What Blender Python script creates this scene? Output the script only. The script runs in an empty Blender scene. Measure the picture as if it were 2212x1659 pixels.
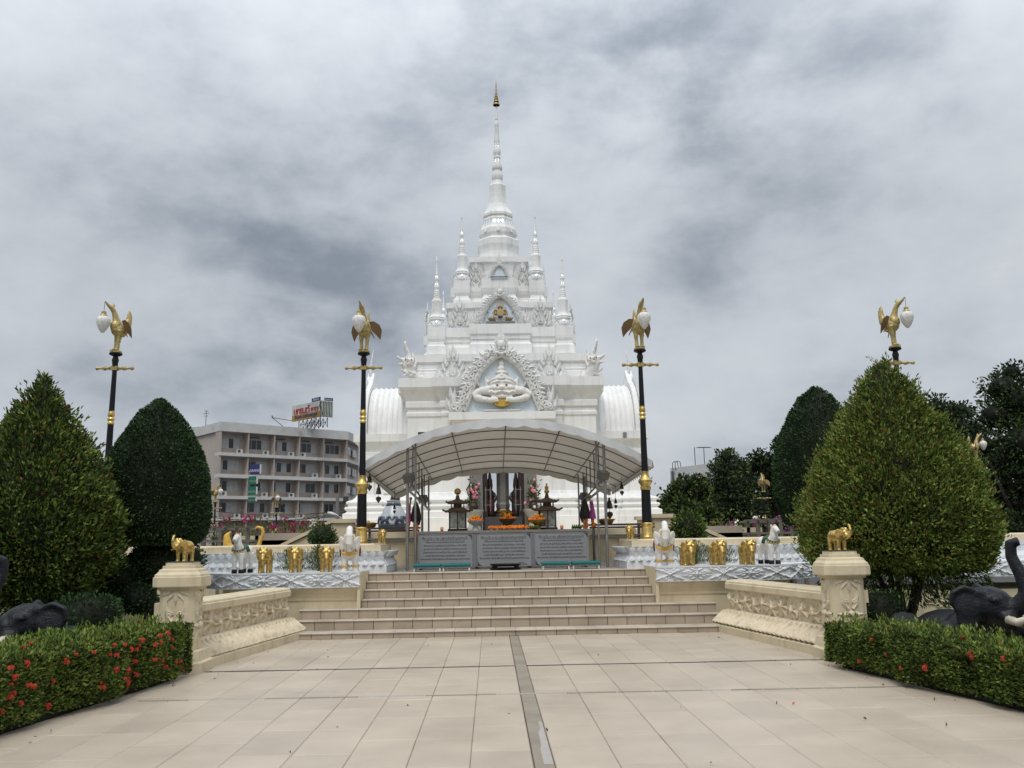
import bpy, math, random
import numpy as np
from mathutils import Vector, Matrix, noise
from math import sin, cos, pi, radians, atan2, sqrt, hypot
random.seed(7)
rng = np.random.default_rng(7)
SC = bpy.context.scene
COL = SC.collection

# ------------------------------------------------------------------ camera
PITCH, YAW, ROLL = radians(10), radians(1.5), radians(0.95)
cam_d = bpy.data.cameras.new('camera')
cam_d.sensor_width = 36.0
cam_d.lens = 36.0 * 1912 / 2212
cam_d.clip_start = 0.1
cam_d.clip_end = 3000
camo = bpy.data.objects.new('camera', cam_d)
COL.objects.link(camo)
_f = Vector((sin(YAW) * cos(PITCH), cos(YAW) * cos(PITCH), sin(PITCH)))
_r0 = Vector((cos(YAW), -sin(YAW), 0))
_u0 = _r0.cross(_f)
_r = _r0 * cos(ROLL) - _u0 * sin(ROLL)
_u = _u0 * cos(ROLL) + _r0 * sin(ROLL)
camo.matrix_world = Matrix(((_r.x, _u.x, -_f.x, -0.3), (_r.y, _u.y, -_f.y, 0.0), (_r.z, _u.z, -_f.z, 1.55), (0, 0, 0, 1)))
SC.camera = camo

# ------------------------------------------------------------------ light: overcast sky with a soft high sun
SUN_EL, SUN_AZ = radians(58), radians(190)      # azimuth measured from +Y clockwise
world = bpy.data.worlds.new('World')
SC.world = world
world.use_nodes = True
nt = world.node_tree
for n in list(nt.nodes):
    nt.nodes.remove(n)
def N(tree, t, **k):
    n = tree.nodes.new(t)
    for a, b in k.items():
        if a in n.inputs.keys() if hasattr(n.inputs, 'keys') else False:
            n.inputs[a].default_value = b
        else:
            setattr(n, a, b)
    return n
def L(tree, a, b):
    tree.links.new(a, b)
def sky_world():
    t = nt
    out = N(t, 'ShaderNodeOutputWorld'); bg = N(t, 'ShaderNodeBackground')
    bg.inputs['Strength'].default_value = 0.1
    L(t, bg.outputs[0], out.inputs[0])
    sky = N(t, 'ShaderNodeTexSky'); sky.sky_type = 'NISHITA'; sky.sun_disc = False
    sky.sun_elevation = SUN_EL; sky.sun_rotation = SUN_AZ
    tc = N(t, 'ShaderNodeTexCoord'); sep = N(t, 'ShaderNodeSeparateXYZ')
    L(t, tc.outputs['Generated'], sep.inputs[0])
    # cloud deck: direction projected on a plane overhead (kept finite at the horizon)
    z = N(t, 'ShaderNodeMath', operation='MAXIMUM'); L(t, sep.outputs[2], z.inputs[0]); z.inputs[1].default_value = 0.0
    zo = N(t, 'ShaderNodeMath', operation='ADD'); L(t, z.outputs[0], zo.inputs[0]); zo.inputs[1].default_value = 0.42
    px = N(t, 'ShaderNodeMath', operation='DIVIDE'); L(t, sep.outputs[0], px.inputs[0]); L(t, zo.outputs[0], px.inputs[1])
    py = N(t, 'ShaderNodeMath', operation='DIVIDE'); L(t, sep.outputs[1], py.inputs[0]); L(t, zo.outputs[0], py.inputs[1])
    cb = N(t, 'ShaderNodeCombineXYZ'); L(t, px.outputs[0], cb.inputs[0]); L(t, py.outputs[0], cb.inputs[1])
    def nz(scale, detail, rough, dist, off):
        mp = N(t, 'ShaderNodeMapping'); mp.inputs['Location'].default_value = off
        L(t, cb.outputs[0], mp.inputs[0])
        n = N(t, 'ShaderNodeTexNoise'); n.noise_dimensions = '3D'
        n.inputs['Scale'].default_value = scale; n.inputs['Detail'].default_value = detail
        n.inputs['Roughness'].default_value = rough; n.inputs['Distortion'].default_value = dist
        L(t, mp.outputs[0], n.inputs['Vector'])
        return n.outputs[0]
    big = nz(1.25, 3, 0.5, 0.4, (3.1, 0.4, 0))
    mid = nz(2.9, 8, 0.5, 0.3, (7.7, 2.2, 0))
    def mr(sock, a, b, c, d):
        m = N(t, 'ShaderNodeMapRange'); m.interpolation_type = 'SMOOTHSTEP'
        m.inputs[1].default_value = a; m.inputs[2].default_value = b; m.inputs[3].default_value = c; m.inputs[4].default_value = d
        L(t, sock, m.inputs[0]); return m.outputs[0]
    def mth(op, a, b):
        m = N(t, 'ShaderNodeMath', operation=op)
        for i, s in enumerate((a, b)):
            if isinstance(s, (int, float)): m.inputs[i].default_value = s
            else: L(t, s, m.inputs[i])
        return m.outputs[0]
    dm = N(t, 'ShaderNodeMapping'); dm.inputs['Scale'].default_value = (1.0, 1.0, 1.7); dm.inputs['Location'].default_value = (0.37, 1.9, 0.6); L(t, tc.outputs['Generated'], dm.inputs[0])
    def nd(scale, detail, rough, dist):
        n = N(t, 'ShaderNodeTexNoise'); n.inputs['Scale'].default_value = scale; n.inputs['Detail'].default_value = detail; n.inputs['Roughness'].default_value = rough; n.inputs['Distortion'].default_value = dist
        L(t, dm.outputs[0], n.inputs['Vector']); return n.outputs[0]
    puff = nd(7.0, 9, 0.56, 0.15); wisp = nd(17.0, 9, 0.6, 0.2)
    dens = mth('ADD', mth('MULTIPLY', mr(big, 0.33, 0.67, 0, 1), 0.3), mth('MULTIPLY', mr(mid, 0.3, 0.7, 0, 1), 0.4))
    tex = mth('ADD', mth('MULTIPLY', mth('SUBTRACT', puff, 0.5), 1.0), mth('MULTIPLY', mth('SUBTRACT', wisp, 0.5), 0.45))
    dens = mth('ADD', mth('ADD', dens, tex), 0.1)
    # heavy dark banks and bright breaks where the photograph has them (directions in the sky), torn by the same noise
    nrm = N(t, 'ShaderNodeVectorMath', operation='NORMALIZE'); L(t, tc.outputs['Generated'], nrm.inputs[0])
    torn = mr(mth('ADD', mid, mth('MULTIPLY', mth('SUBTRACT', puff, 0.5), 0.6)), 0.3, 0.65, 0.35, 1.5)
    for (d, lo, hi, amt) in SKY_BANKS:
        dp = N(t, 'ShaderNodeVectorMath', operation='DOT_PRODUCT'); L(t, nrm.outputs[0], dp.inputs[0])
        v = Vector(d).normalized(); dp.inputs[1].default_value = v
        dens = mth('ADD', dens, mth('MULTIPLY', mth('MULTIPLY', mr(dp.outputs['Value'], lo, hi, 0, 1), amt), torn))
    ramp = N(t, 'ShaderNodeValToRGB'); L(t, dens, ramp.inputs[0])
    cr = ramp.color_ramp; cr.interpolation = 'B_SPLINE'
    cr.elements[0].position = 0.05; cr.elements[0].color = (0.66, 0.695, 0.735, 1)
    cr.elements[1].position = 1.0; cr.elements[1].color = (0.235, 0.272, 0.325, 1)
    e = cr.elements.new(0.42); e.color = (0.55, 0.582, 0.63, 1)
    e = cr.elements.new(0.72); e.color = (0.385, 0.424, 0.478, 1)
    # an overcast sky brightens evenly towards the zenith
    up = mr(sep.outputs[2], 0.25, 1.0, 1.0, ZENITH)
    sc = N(t, 'ShaderNodeVectorMath', operation='SCALE'); L(t, ramp.outputs[0], sc.inputs[0])
    L(t, mth('MULTIPLY', up, 10.0 * CLOUD), sc.inputs['Scale'])
    mix = N(t, 'ShaderNodeMix'); mix.data_type = 'RGBA'; mix.inputs[0].default_value = 0.94
    L(t, sky.outputs[0], mix.inputs[6]); L(t, sc.outputs[0], mix.inputs[7])
    L(t, mix.outputs[2], bg.inputs[0])
def pdir(x, y):      # direction seen at a point of the 2212 x 1659 view
    return tuple(_f + _r * ((x - 1106) / 1912) - _u * ((y - 829.5) / 1912))
ZENITH, CLOUD = 2.45, 0.95
SKY_BANKS = [(pdir(1720, 430), 0.955, 1.0, 0.2), (pdir(330, 620), 0.93, 1.0, 0.1), (pdir(720, 640), 0.95, 1.0, 0.06), (pdir(1270, 180), 0.98, 1.0, 0.12), (pdir(60, 640), 0.96, 1.0, 0.12),
             (pdir(80, 400), 0.975, 1.0, -0.1), (pdir(2080, 250), 0.95, 1.0, -0.2), (pdir(90, 880), 0.97, 1.0, -0.36), (pdir(250, 60), 0.94, 1.0, -0.14), (pdir(1450, 700), 0.98, 1.0, -0.16), (pdir(2000, 760), 0.97, 1.0, -0.16), (pdir(1500, 950), 0.985, 1.0, -0.1)]
sky_world()
sun_d = bpy.data.lights.new('sun', 'SUN'); sun_d.energy = 1.5; sun_d.angle = radians(24); sun_d.color = (1.0, 0.955, 0.89)
sun = bpy.data.objects.new('sun', sun_d); COL.objects.link(sun)
_sd = Vector((sin(SUN_AZ) * cos(SUN_EL), cos(SUN_AZ) * cos(SUN_EL), sin(SUN_EL)))
sun.rotation_euler = _sd.to_track_quat('Z', 'Y').to_euler()
SC.view_settings.view_transform = 'Standard'; SC.view_settings.look = 'None'
SC.view_settings.exposure = 0.0; SC.view_settings.gamma = 1.0
SC.view_settings.use_curve_mapping = False

# ------------------------------------------------------------------ materials
M = {}
def mat(name, col, rough=0.6, metal=0.0, var=0.12, scale=6.0, bump=0.0, bscale=40.0, objvar=0.0, col2=None, c2lo=0.55, c2hi=0.7, c2scale=2.0, spec=0.5, coord='Object', trans=0.0, streak=0.0):
    m = bpy.data.materials.new(name); m.use_nodes = True
    t = m.node_tree; b = t.nodes['Principled BSDF']
    b.inputs['Roughness'].default_value = rough; b.inputs['Metallic'].default_value = metal
    b.inputs['Specular IOR Level'].default_value = spec
    if coord == 'World':
        tc = N(t, 'ShaderNodeNewGeometry'); coord = 'Position'
    else: tc = N(t, 'ShaderNodeTexCoord')
    n = N(t, 'ShaderNodeTexNoise'); n.inputs['Scale'].default_value = scale; n.inputs['Detail'].default_value = 5
    L(t, tc.outputs[coord], n.inputs['Vector'])
    mr = N(t, 'ShaderNodeMapRange'); mr.inputs[1].default_value = 0.3; mr.inputs[2].default_value = 0.7
    mr.inputs[3].default_value = 1 - var; mr.inputs[4].default_value = 1 + var
    L(t, n.outputs[0], mr.inputs[0])
    val = mr.outputs[0]
    if objvar:
        oi = N(t, 'ShaderNodeObjectInfo'); r2 = N(t, 'ShaderNodeMapRange')
        r2.inputs[3].default_value = 1 - objvar; r2.inputs[4].default_value = 1 + objvar
        L(t, oi.outputs['Random'], r2.inputs[0])
        mm = N(t, 'ShaderNodeMath', operation='MULTIPLY'); L(t, val, mm.inputs[0]); L(t, r2.outputs[0], mm.inputs[1]); val = mm.outputs[0]
    if streak:      # rain streaks running down the wall
        mp = N(t, 'ShaderNodeMapping'); mp.inputs['Scale'].default_value = (5.0, 5.0, 0.35); L(t, tc.outputs[coord], mp.inputs[0])
        ns = N(t, 'ShaderNodeTexNoise'); ns.inputs['Scale'].default_value = 1.0; ns.inputs['Detail'].default_value = 8; ns.inputs['Roughness'].default_value = 0.65
        L(t, mp.outputs[0], ns.inputs['Vector'])
        rs = N(t, 'ShaderNodeMapRange'); rs.inputs[1].default_value = 0.5; rs.inputs[2].default_value = 0.8; rs.inputs[3].default_value = 1.0; rs.inputs[4].default_value = 1 - streak
        L(t, ns.outputs[0], rs.inputs[0]); mm = N(t, 'ShaderNodeMath', operation='MULTIPLY'); L(t, val, mm.inputs[0]); L(t, rs.outputs[0], mm.inputs[1]); val = mm.outputs[0]
    sc = N(t, 'ShaderNodeVectorMath', operation='SCALE'); L(t, val, sc.inputs['Scale'])
    if col2 is not None:
        n2 = N(t, 'ShaderNodeTexNoise'); n2.inputs['Scale'].default_value = c2scale; n2.inputs['Detail'].default_value = 7; n2.inputs['Roughness'].default_value = 0.6
        L(t, tc.outputs[coord], n2.inputs['Vector'])
        r3 = N(t, 'ShaderNodeMapRange'); r3.inputs[1].default_value = c2lo; r3.inputs[2].default_value = c2hi
        L(t, n2.outputs[0], r3.inputs[0])
        mx = N(t, 'ShaderNodeMix'); mx.data_type = 'RGBA'
        mx.inputs[6].default_value = (*col, 1); mx.inputs[7].default_value = (*col2, 1)
        L(t, r3.outputs[0], mx.inputs[0]); L(t, mx.outputs[2], sc.inputs[0])
    else:
        sc.inputs[0].default_value = col
    L(t, sc.outputs[0], b.inputs['Base Color'])
    if bump:
        nb = N(t, 'ShaderNodeTexNoise'); nb.inputs['Scale'].default_value = bscale; nb.inputs['Detail'].default_value = 6
        L(t, tc.outputs[coord], nb.inputs['Vector'])
        bp = N(t, 'ShaderNodeBump'); bp.inputs['Strength'].default_value = bump; bp.inputs['Distance'].default_value = 0.02
        L(t, nb.outputs[0], bp.inputs['Height']); L(t, bp.outputs[0], b.inputs['Normal'])
    if trans:
        b.inputs['Transmission Weight'].default_value = trans
    M[name] = m
    return m
mat('tile', (0.485, 0.415, 0.325), 0.42, var=0.09, scale=1.3, objvar=0.06, bump=0.06, bscale=60, col2=(0.385, 0.325, 0.25), c2lo=0.48, c2hi=0.8, c2scale=0.9, coord='World')
mat('tile_field', (0.485, 0.415, 0.325), 0.42, var=0.09, scale=1.3, bump=0.05, bscale=60, col2=(0.385, 0.325, 0.25), c2lo=0.48, c2hi=0.8, c2scale=0.9, coord='World')
mat('grout', (0.07, 0.055, 0.045), 0.9, var=0.2)
mat('strip', (0.275, 0.24, 0.19), 0.7, var=0.16, scale=2.0, col2=(0.33, 0.295, 0.24), c2scale=3.0, coord='World', spec=0.2)
mat('plaza_grout', (0.17, 0.14, 0.11), 0.9, var=0.3, scale=2)
mat('wet', (0.5, 0.48, 0.45), 0.12, var=0.06)
mat('drain', (0.012, 0.012, 0.012), 0.8)
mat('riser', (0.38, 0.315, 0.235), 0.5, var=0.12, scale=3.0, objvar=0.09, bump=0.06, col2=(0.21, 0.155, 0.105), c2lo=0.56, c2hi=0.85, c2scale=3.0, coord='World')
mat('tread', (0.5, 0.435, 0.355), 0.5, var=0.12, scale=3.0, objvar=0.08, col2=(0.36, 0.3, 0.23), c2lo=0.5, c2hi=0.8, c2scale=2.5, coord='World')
mat('cream', (0.64, 0.55, 0.38), 0.7, var=0.07, scale=3.0, bump=0.14, bscale=30, col2=(0.47, 0.395, 0.275), c2lo=0.54, c2hi=0.82, c2scale=1.7, coord='World', streak=0.3, spec=0.25)
mat('cream_relief', (0.65, 0.565, 0.415), 0.75, var=0.1, scale=10.0, bump=0.3, bscale=40, col2=(0.38, 0.31, 0.2), c2lo=0.52, c2hi=0.75, c2scale=9, coord='World', spec=0.2)
mat('white', (0.83, 0.83, 0.815), 0.75, var=0.04, scale=1.2, bump=0.08, bscale=14, col2=(0.66, 0.66, 0.63), c2lo=0.56, c2hi=0.85, c2scale=1.3, coord='World', streak=0.22, spec=0.2)
mat('white_relief', (0.78, 0.78, 0.765), 0.75, var=0.08, scale=14.0, bump=0.3, bscale=50, col2=(0.5, 0.49, 0.46), c2lo=0.52, c2hi=0.72, c2scale=10, coord='World', streak=0.2, spec=0.2)
mat('white_planter', (0.7, 0.72, 0.735), 0.65, var=0.07, scale=8.0, bump=0.2, bscale=50, col2=(0.46, 0.48, 0.5), c2lo=0.52, c2hi=0.8, c2scale=3, coord='World', streak=0.3, spec=0.3)
mat('mirror_mosaic', (0.72, 0.78, 0.82), 0.12, metal=0.85, var=0.12, scale=30, bump=0.5, bscale=60)
mat('mosaic', (0.68, 0.76, 0.8), 0.3, metal=0.15, var=0.14, scale=35.0, bump=0.3, bscale=70, col2=(0.38, 0.45, 0.48), c2lo=0.6, c2hi=0.72, c2scale=30)
mat('gold', (0.64, 0.46, 0.16), 0.34, metal=0.88, var=0.2, scale=8.0, bump=0.3, bscale=30, col2=(0.3, 0.18, 0.04), c2lo=0.5, c2hi=0.72, c2scale=7)
mat('gold_paint', (0.45, 0.355, 0.15), 0.45, metal=0.55, var=0.18, scale=12.0, bump=0.35, bscale=40, col2=(0.3, 0.2, 0.06), c2lo=0.52, c2hi=0.7, c2scale=9)
mat('gold_dark', (0.2, 0.13, 0.06), 0.5, metal=0.4, var=0.15)
mat('gold_flat', (0.55, 0.36, 0.06), 0.55, metal=0.2, var=0.2, scale=15, bump=0.4, bscale=25)
mat('black_paint', (0.008, 0.008, 0.01), 0.45, var=0.1, spec=0.25)
mat('globe', (0.72, 0.71, 0.68), 0.35, var=0.08, scale=14, bump=0.5, bscale=22)
mat('steel', (0.3, 0.3, 0.285), 0.38, metal=0.8, var=0.12)
mat('steel_dark', (0.13, 0.13, 0.125), 0.5, metal=0.5, var=0.1)
mat('rail', (0.1, 0.07, 0.06), 0.5, var=0.15)
mat('banner', (0.25, 0.255, 0.26), 0.5, var=0.05, scale=3)
mat('banner_mid', (0.17, 0.18, 0.205), 0.5, var=0.05)
mat('ink', (0.035, 0.04, 0.065), 0.6, var=0.05)
mat('cushion', (0.0, 0.13, 0.13), 0.6, var=0.12, bump=0.1)
mat('bronze', (0.06, 0.045, 0.03), 0.45, metal=0.5, var=0.25, scale=12, bump=0.2)
mat('brown_roof', (0.09, 0.055, 0.03), 0.5, var=0.25, scale=14, bump=0.3, bscale=50)
mat('brass', (0.42, 0.27, 0.07), 0.35, metal=0.7, var=0.15)
mat('orange', (0.8, 0.22, 0.015), 0.75, var=0.25, scale=30, bump=0.5, bscale=60)
mat('peach', (0.75, 0.28, 0.12), 0.75, var=0.2, scale=20)
mat('yellow', (0.6, 0.36, 0.02), 0.7, var=0.2, scale=20)
mat('magenta', (0.5, 0.02, 0.15), 0.5, var=0.15)
mat('violet', (0.42, 0.06, 0.3), 0.5, var=0.15)
mat('dark_cloth', (0.03, 0.022, 0.022), 0.8, var=0.2)
mat('granite', (0.055, 0.055, 0.058), 0.18, var=0.25, scale=30)
mat('stone_grey', (0.2, 0.19, 0.18), 0.5, var=0.15, scale=5, bump=0.1)
mat('marble', (0.34, 0.33, 0.31), 0.3, var=0.12, scale=5)
mat('emblem_beige', (0.5, 0.43, 0.36), 0.6, var=0.1)
mat('robe_red', (0.08, 0.012, 0.02), 0.7, var=0.2)
mat('lantern_glass', (0.3, 0.31, 0.27), 0.25, var=0.35, scale=6, col2=(0.12, 0.12, 0.1), c2lo=0.45, c2hi=0.65, c2scale=9)
mat('door_dark', (0.03, 0.016, 0.013), 0.35, var=0.2)
mat('window_dark', (0.02, 0.024, 0.028), 0.12, var=0.2, scale=1.0)
mat('porcelain', (0.42, 0.45, 0.47), 0.25, var=0.08)
mat('blue_glaze', (0.035, 0.05, 0.085), 0.3, var=0.3, scale=9)
mat('canvas_top', (0.55, 0.56, 0.565), 0.55, var=0.07, scale=2.0, bump=0.25, bscale=5, col2=(0.4, 0.41, 0.41), c2lo=0.5, c2hi=0.85, c2scale=1.5)
mat('black_elephant', (0.008, 0.009, 0.0125), 0.42, var=0.25, scale=5, bump=0.5, bscale=30, spec=0.3)
mat('ivory', (0.62, 0.56, 0.44), 0.4, var=0.1, col2=(0.45, 0.38, 0.26), c2scale=5)
mat('mouth_red', (0.09, 0.03, 0.035), 0.5, var=0.2)
mat('statue_white', (0.79, 0.775, 0.745), 0.6, var=0.06, scale=6, bump=0.2, bscale=20, col2=(0.5, 0.47, 0.42), c2lo=0.52, c2hi=0.78, c2scale=7, spec=0.3)
mat('statue_yellow', (0.65, 0.4, 0.06), 0.5, var=0.15, scale=10)
mat('green_paint', (0.03, 0.09, 0.035), 0.5, var=0.15)
mat('eye_red', (0.16, 0.02, 0.015), 0.3)
mat('bark', (0.05, 0.04, 0.032), 0.9, var=0.3, scale=8, bump=0.5, bscale=20)
mat('wood_grey', (0.16, 0.14, 0.12), 0.8, var=0.2, scale=10)
mat('soil', (0.06, 0.05, 0.035), 0.95, var=0.3, scale=3, bump=0.4, bscale=10)
mat('asphalt', (0.06, 0.06, 0.06), 0.9, var=0.2, scale=0.5)
mat('grassy', (0.05, 0.07, 0.025), 0.95, var=0.35, scale=1.2, bump=0.5, bscale=8)
mat('terrace_floor', (0.3, 0.265, 0.225), 0.5, var=0.1, scale=2)
mat('hotel_wall', (0.43, 0.37, 0.325), 0.8, var=0.07, scale=0.6, col2=(0.34, 0.29, 0.255), c2lo=0.5, c2hi=0.75, c2scale=0.35)
mat('hotel_side', (0.45, 0.39, 0.345), 0.8, var=0.05, scale=0.4)
mat('hotel_white', (0.56, 0.55, 0.53), 0.75, var=0.08, scale=0.8, col2=(0.3, 0.29, 0.27), c2lo=0.58, c2hi=0.8, c2scale=0.7)
mat('glass', (0.035, 0.042, 0.048), 0.08, var=0.3, scale=0.7)
mat('curtain', (0.4, 0.41, 0.4), 0.3, var=0.15, scale=2.5)
mat('frame_white', (0.5, 0.5, 0.5), 0.5)
mat('ac_white', (0.5, 0.49, 0.46), 0.6, var=0.1)
mat('ac_dark', (0.05, 0.05, 0.05), 0.6)
mat('mint', (0.25, 0.5, 0.4), 0.7, var=0.1)
mat('sign_green', (0.012, 0.13, 0.085), 0.5, var=0.1)
mat('sign_navy', (0.03, 0.03, 0.14), 0.5, var=0.1)
mat('sign_light', (0.42, 0.44, 0.4), 0.6, var=0.12, scale=1.2, col2=(0.45, 0.5, 0.42), c2scale=0.6)
mat('sign_ochre', (0.28, 0.16, 0.025), 0.6, var=0.12)
mat('sign_red', (0.36, 0.012, 0.035), 0.5, var=0.06)
mat('letter_white', (0.7, 0.7, 0.66), 0.6)
mat('letter_gold', (0.35, 0.42, 0.3), 0.5)
mat('box_white', (0.6, 0.6, 0.59), 0.8, var=0.05, scale=0.3, col2=(0.48, 0.47, 0.45), c2scale=0.25)
mat('wire', (0.02, 0.02, 0.02), 0.6)
# leaf colours, plus a near-black for the cores that stand in for inner shade
def leafmat(name, c, rough=0.5):
    m = mat(name, c, 0.6, var=0.25, scale=3.0, spec=0.18)
    return m
for n_, c_ in dict(lf_shade=(0.008, 0.011, 0.005), lf_dark=(0.036, 0.06, 0.016), lf_mid=(0.095, 0.145, 0.028), lf_olive=(0.155, 0.19, 0.038), lf_lite=(0.22, 0.28, 0.06), lf_red=(0.28, 0.06, 0.03),
                   lf_copper=(0.22, 0.11, 0.035), lf_box=(0.027, 0.058, 0.021), lf_box2=(0.045, 0.088, 0.03), lf_yel=(0.24, 0.2, 0.04), lf_grey=(0.085, 0.1, 0.07),
                   lf_tree=(0.018, 0.031, 0.013), lf_tree2=(0.034, 0.055, 0.02), lf_bright=(0.09, 0.16, 0.03), fl_red=(0.62, 0.09, 0.055), fl_pink=(0.33, 0.02, 0.11), fl_mauve=(0.28, 0.08, 0.23), fl_white=(0.7, 0.68, 0.6), fl_rose=(0.6, 0.22, 0.3)).items():
    leafmat(n_, c_)
# translucent awning cloth: daylight glows through it
def canvas_mat():
    m = bpy.data.materials.new('canvas'); m.use_nodes = True
    t = m.node_tree; b = t.nodes['Principled BSDF']; out = t.nodes['Material Output']
    b.inputs['Roughness'].default_value = 0.6
    tc = N(t, 'ShaderNodeTexCoord'); n = N(t, 'ShaderNodeTexNoise'); n.inputs['Scale'].default_value = 1.6; n.inputs['Detail'].default_value = 6
    L(t, tc.outputs['Object'], n.inputs['Vector'])
    r = N(t, 'ShaderNodeValToRGB'); L(t, n.outputs[0], r.inputs[0])
    r.color_ramp.elements[0].position = 0.35; r.color_ramp.elements[0].color = (0.52, 0.5, 0.47, 1)
    r.color_ramp.elements[1].position = 0.7; r.color_ramp.elements[1].color = (0.68, 0.68, 0.66, 1)
    L(t, r.outputs[0], b.inputs['Base Color'])
    tr = N(t, 'ShaderNodeBsdfTranslucent'); tr.inputs[0].default_value = (0.72, 0.68, 0.62, 1)
    ms = N(t, 'ShaderNodeMixShader'); ms.inputs[0].default_value = 0.5
    L(t, b.outputs[0], ms.inputs[1]); L(t, tr.outputs[0], ms.inputs[2]); L(t, ms.outputs[0], out.inputs[0])
    M['canvas'] = m
canvas_mat()

# ------------------------------------------------------------------ mesh helpers
WL = {}      # world location of things' empties (unrotated frames)
def wloc(o):
    return Vector(WL.get(o.name, (0, 0, 0))) if o is not None else Vector((0, 0, 0))
def frame(O, U, V):
    U = Vector(U).normalized(); V = Vector(V).normalized()
    return (Vector(O), U, V, U.cross(V).normalized())
FRONT = lambda x, y, z: frame((x, y, z), (1, 0, 0), (0, 0, 1))      # u right, v up, normal towards -Y
class MB:
    def __init__(s):
        s.v = []; s.f = []; s.mi = []; s.cur = 0
    def add(s, vs, fs):
        b = len(s.v)
        s.v += [tuple(p) for p in vs]
        s.f += [tuple(b + i for i in q) for q in fs]
        s.mi += [s.cur] * len(fs)
        return b
    def box(s, c, d, rz=0.0, rx=0.0):
        R = Matrix.Rotation(rz, 3, 'Z') @ Matrix.Rotation(rx, 3, 'X')
        c = Vector(c); h = Vector(d) / 2
        P = [c + R @ Vector((h.x * a, h.y * b, h.z * e)) for a in (-1, 1) for b in (-1, 1) for e in (-1, 1)]
        s.add(P, [(0, 1, 3, 2), (4, 6, 7, 5), (0, 4, 5, 1), (2, 3, 7, 6), (0, 2, 6, 4), (1, 5, 7, 3)])
        return s
    def bb(s, x0, x1, y0, y1, z0, z1):
        return s.box(((x0 + x1) / 2, (y0 + y1) / 2, (z0 + z1) / 2), (x1 - x0, y1 - y0, z1 - z0))
    def loft(s, rings, cap=True, close=True):
        n = len(rings[0]); b = len(s.v)
        for r in rings: s.v += [tuple(p) for p in r]
        k = 0
        for i in range(len(rings) - 1):
            for j in range(n if close else n - 1):
                j2 = (j + 1) % n
                s.f.append((b + i * n + j, b + i * n + j2, b + (i + 1) * n + j2, b + (i + 1) * n + j)); k += 1
        if cap:
            s.f.append(tuple(b + j for j in reversed(range(n)))); s.f.append(tuple(b + (len(rings) - 1) * n + j for j in range(n))); k += 2
        s.mi += [s.cur] * k
        return s
    def lathe(s, prof, c=(0, 0, 0), n=24, rot=0.0, sx=1.0, sy=1.0):
        rings = [[(c[0] + sx * r * cos(rot + 2 * pi * j / n), c[1] + sy * r * sin(rot + 2 * pi * j / n), c[2] + z) for j in range(n)] for r, z in prof]
        return s.loft(rings)
    def tube(s, pts, rad, n=8, flat=1.0, cap=True):
        pts = [Vector(p) for p in pts]
        if isinstance(rad, (int, float)): rad = [rad] * len(pts)
        rings = []; prev = None
        for i, p in enumerate(pts):
            a = pts[max(i - 1, 0)]; b = pts[min(i + 1, len(pts) - 1)]
            t = (b - a)
            t = t.normalized() if t.length > 1e-9 else Vector((0, 0, 1))
            if prev is None:
                ref = Vector((0, 0, 1)) if abs(t.z) < 0.9 else Vector((0, 1, 0))
                nrm = (ref - t * ref.dot(t)).normalized()
            else:
                nrm = prev - t * prev.dot(t)
                nrm = nrm.normalized() if nrm.length > 1e-6 else prev
            prev = nrm; bn = t.cross(nrm)
            rings.append([p + (nrm * cos(2 * pi * j / n) + bn * sin(2 * pi * j / n) * flat) * rad[i] for j in range(n)])
        return s.loft(rings, cap)
    def ell(s, c, r, nu=14, nv=9, R=None):
        c = Vector(c)
        if isinstance(r, (int, float)): r = (r, r, r)
        rings = []
        for i in range(nv + 1):
            a = -pi / 2 + pi * i / nv
            k = max(cos(a), 0.02)
            ring = []
            for j in range(nu):
                p = Vector((r[0] * k * cos(2 * pi * j / nu), r[1] * k * sin(2 * pi * j / nu), r[2] * sin(a)))
                ring.append(c + (R @ p if R else p))
            rings.append(ring)
        return s.loft(rings)
    def plate(s, fr, pts, h, d0=0.0):      # closed outline in frame (u,v), from depth d0 to d0+h along the normal
        O, U, V, Nn = fr
        lo = [O + U * a + V * b + Nn * d0 for a, b in pts]; hi = [p + Nn * h for p in lo]
        return s.loft([lo, hi])
    def flame(s, fr, u, v, ang, ln, w, bend=0.0, h=0.03, seg=6, d0=0.0):      # a curling flame leaf with a raised ridge
        O, U, V, Nn = fr
        P = Vector((u, v)); a = ang; L_, C_, R_ = [], [], []
        for i in range(seg + 1):
            t = i / seg
            ww = w * (sin(pi * min(t * 0.72 + 0.22, 1.0)) ** 1.2) * (1 - t ** 3)
            nx, ny = -sin(a), cos(a)
            L_.append((P.x + nx * ww / 2, P.y + ny * ww / 2)); R_.append((P.x - nx * ww / 2, P.y - ny * ww / 2)); C_.append((P.x, P.y, h * (1 - 0.6 * t)))
            P = P + Vector((cos(a), sin(a))) * ln / seg; a += bend / seg * (0.5 + t)
        vs = []
        for i in range(seg + 1):
            vs += [O + U * L_[i][0] + V * L_[i][1] + Nn * d0, O + U * C_[i][0] + V * C_[i][1] + Nn * (d0 + C_[i][2]), O + U * R_[i][0] + V * R_[i][1] + Nn * d0]
        fs = []
        for i in range(seg):
            b = 3 * i
            fs += [(b, b + 1, b + 4, b + 3), (b + 1, b + 2, b + 5, b + 4)]
        s.add(vs, fs)
        return s
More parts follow.
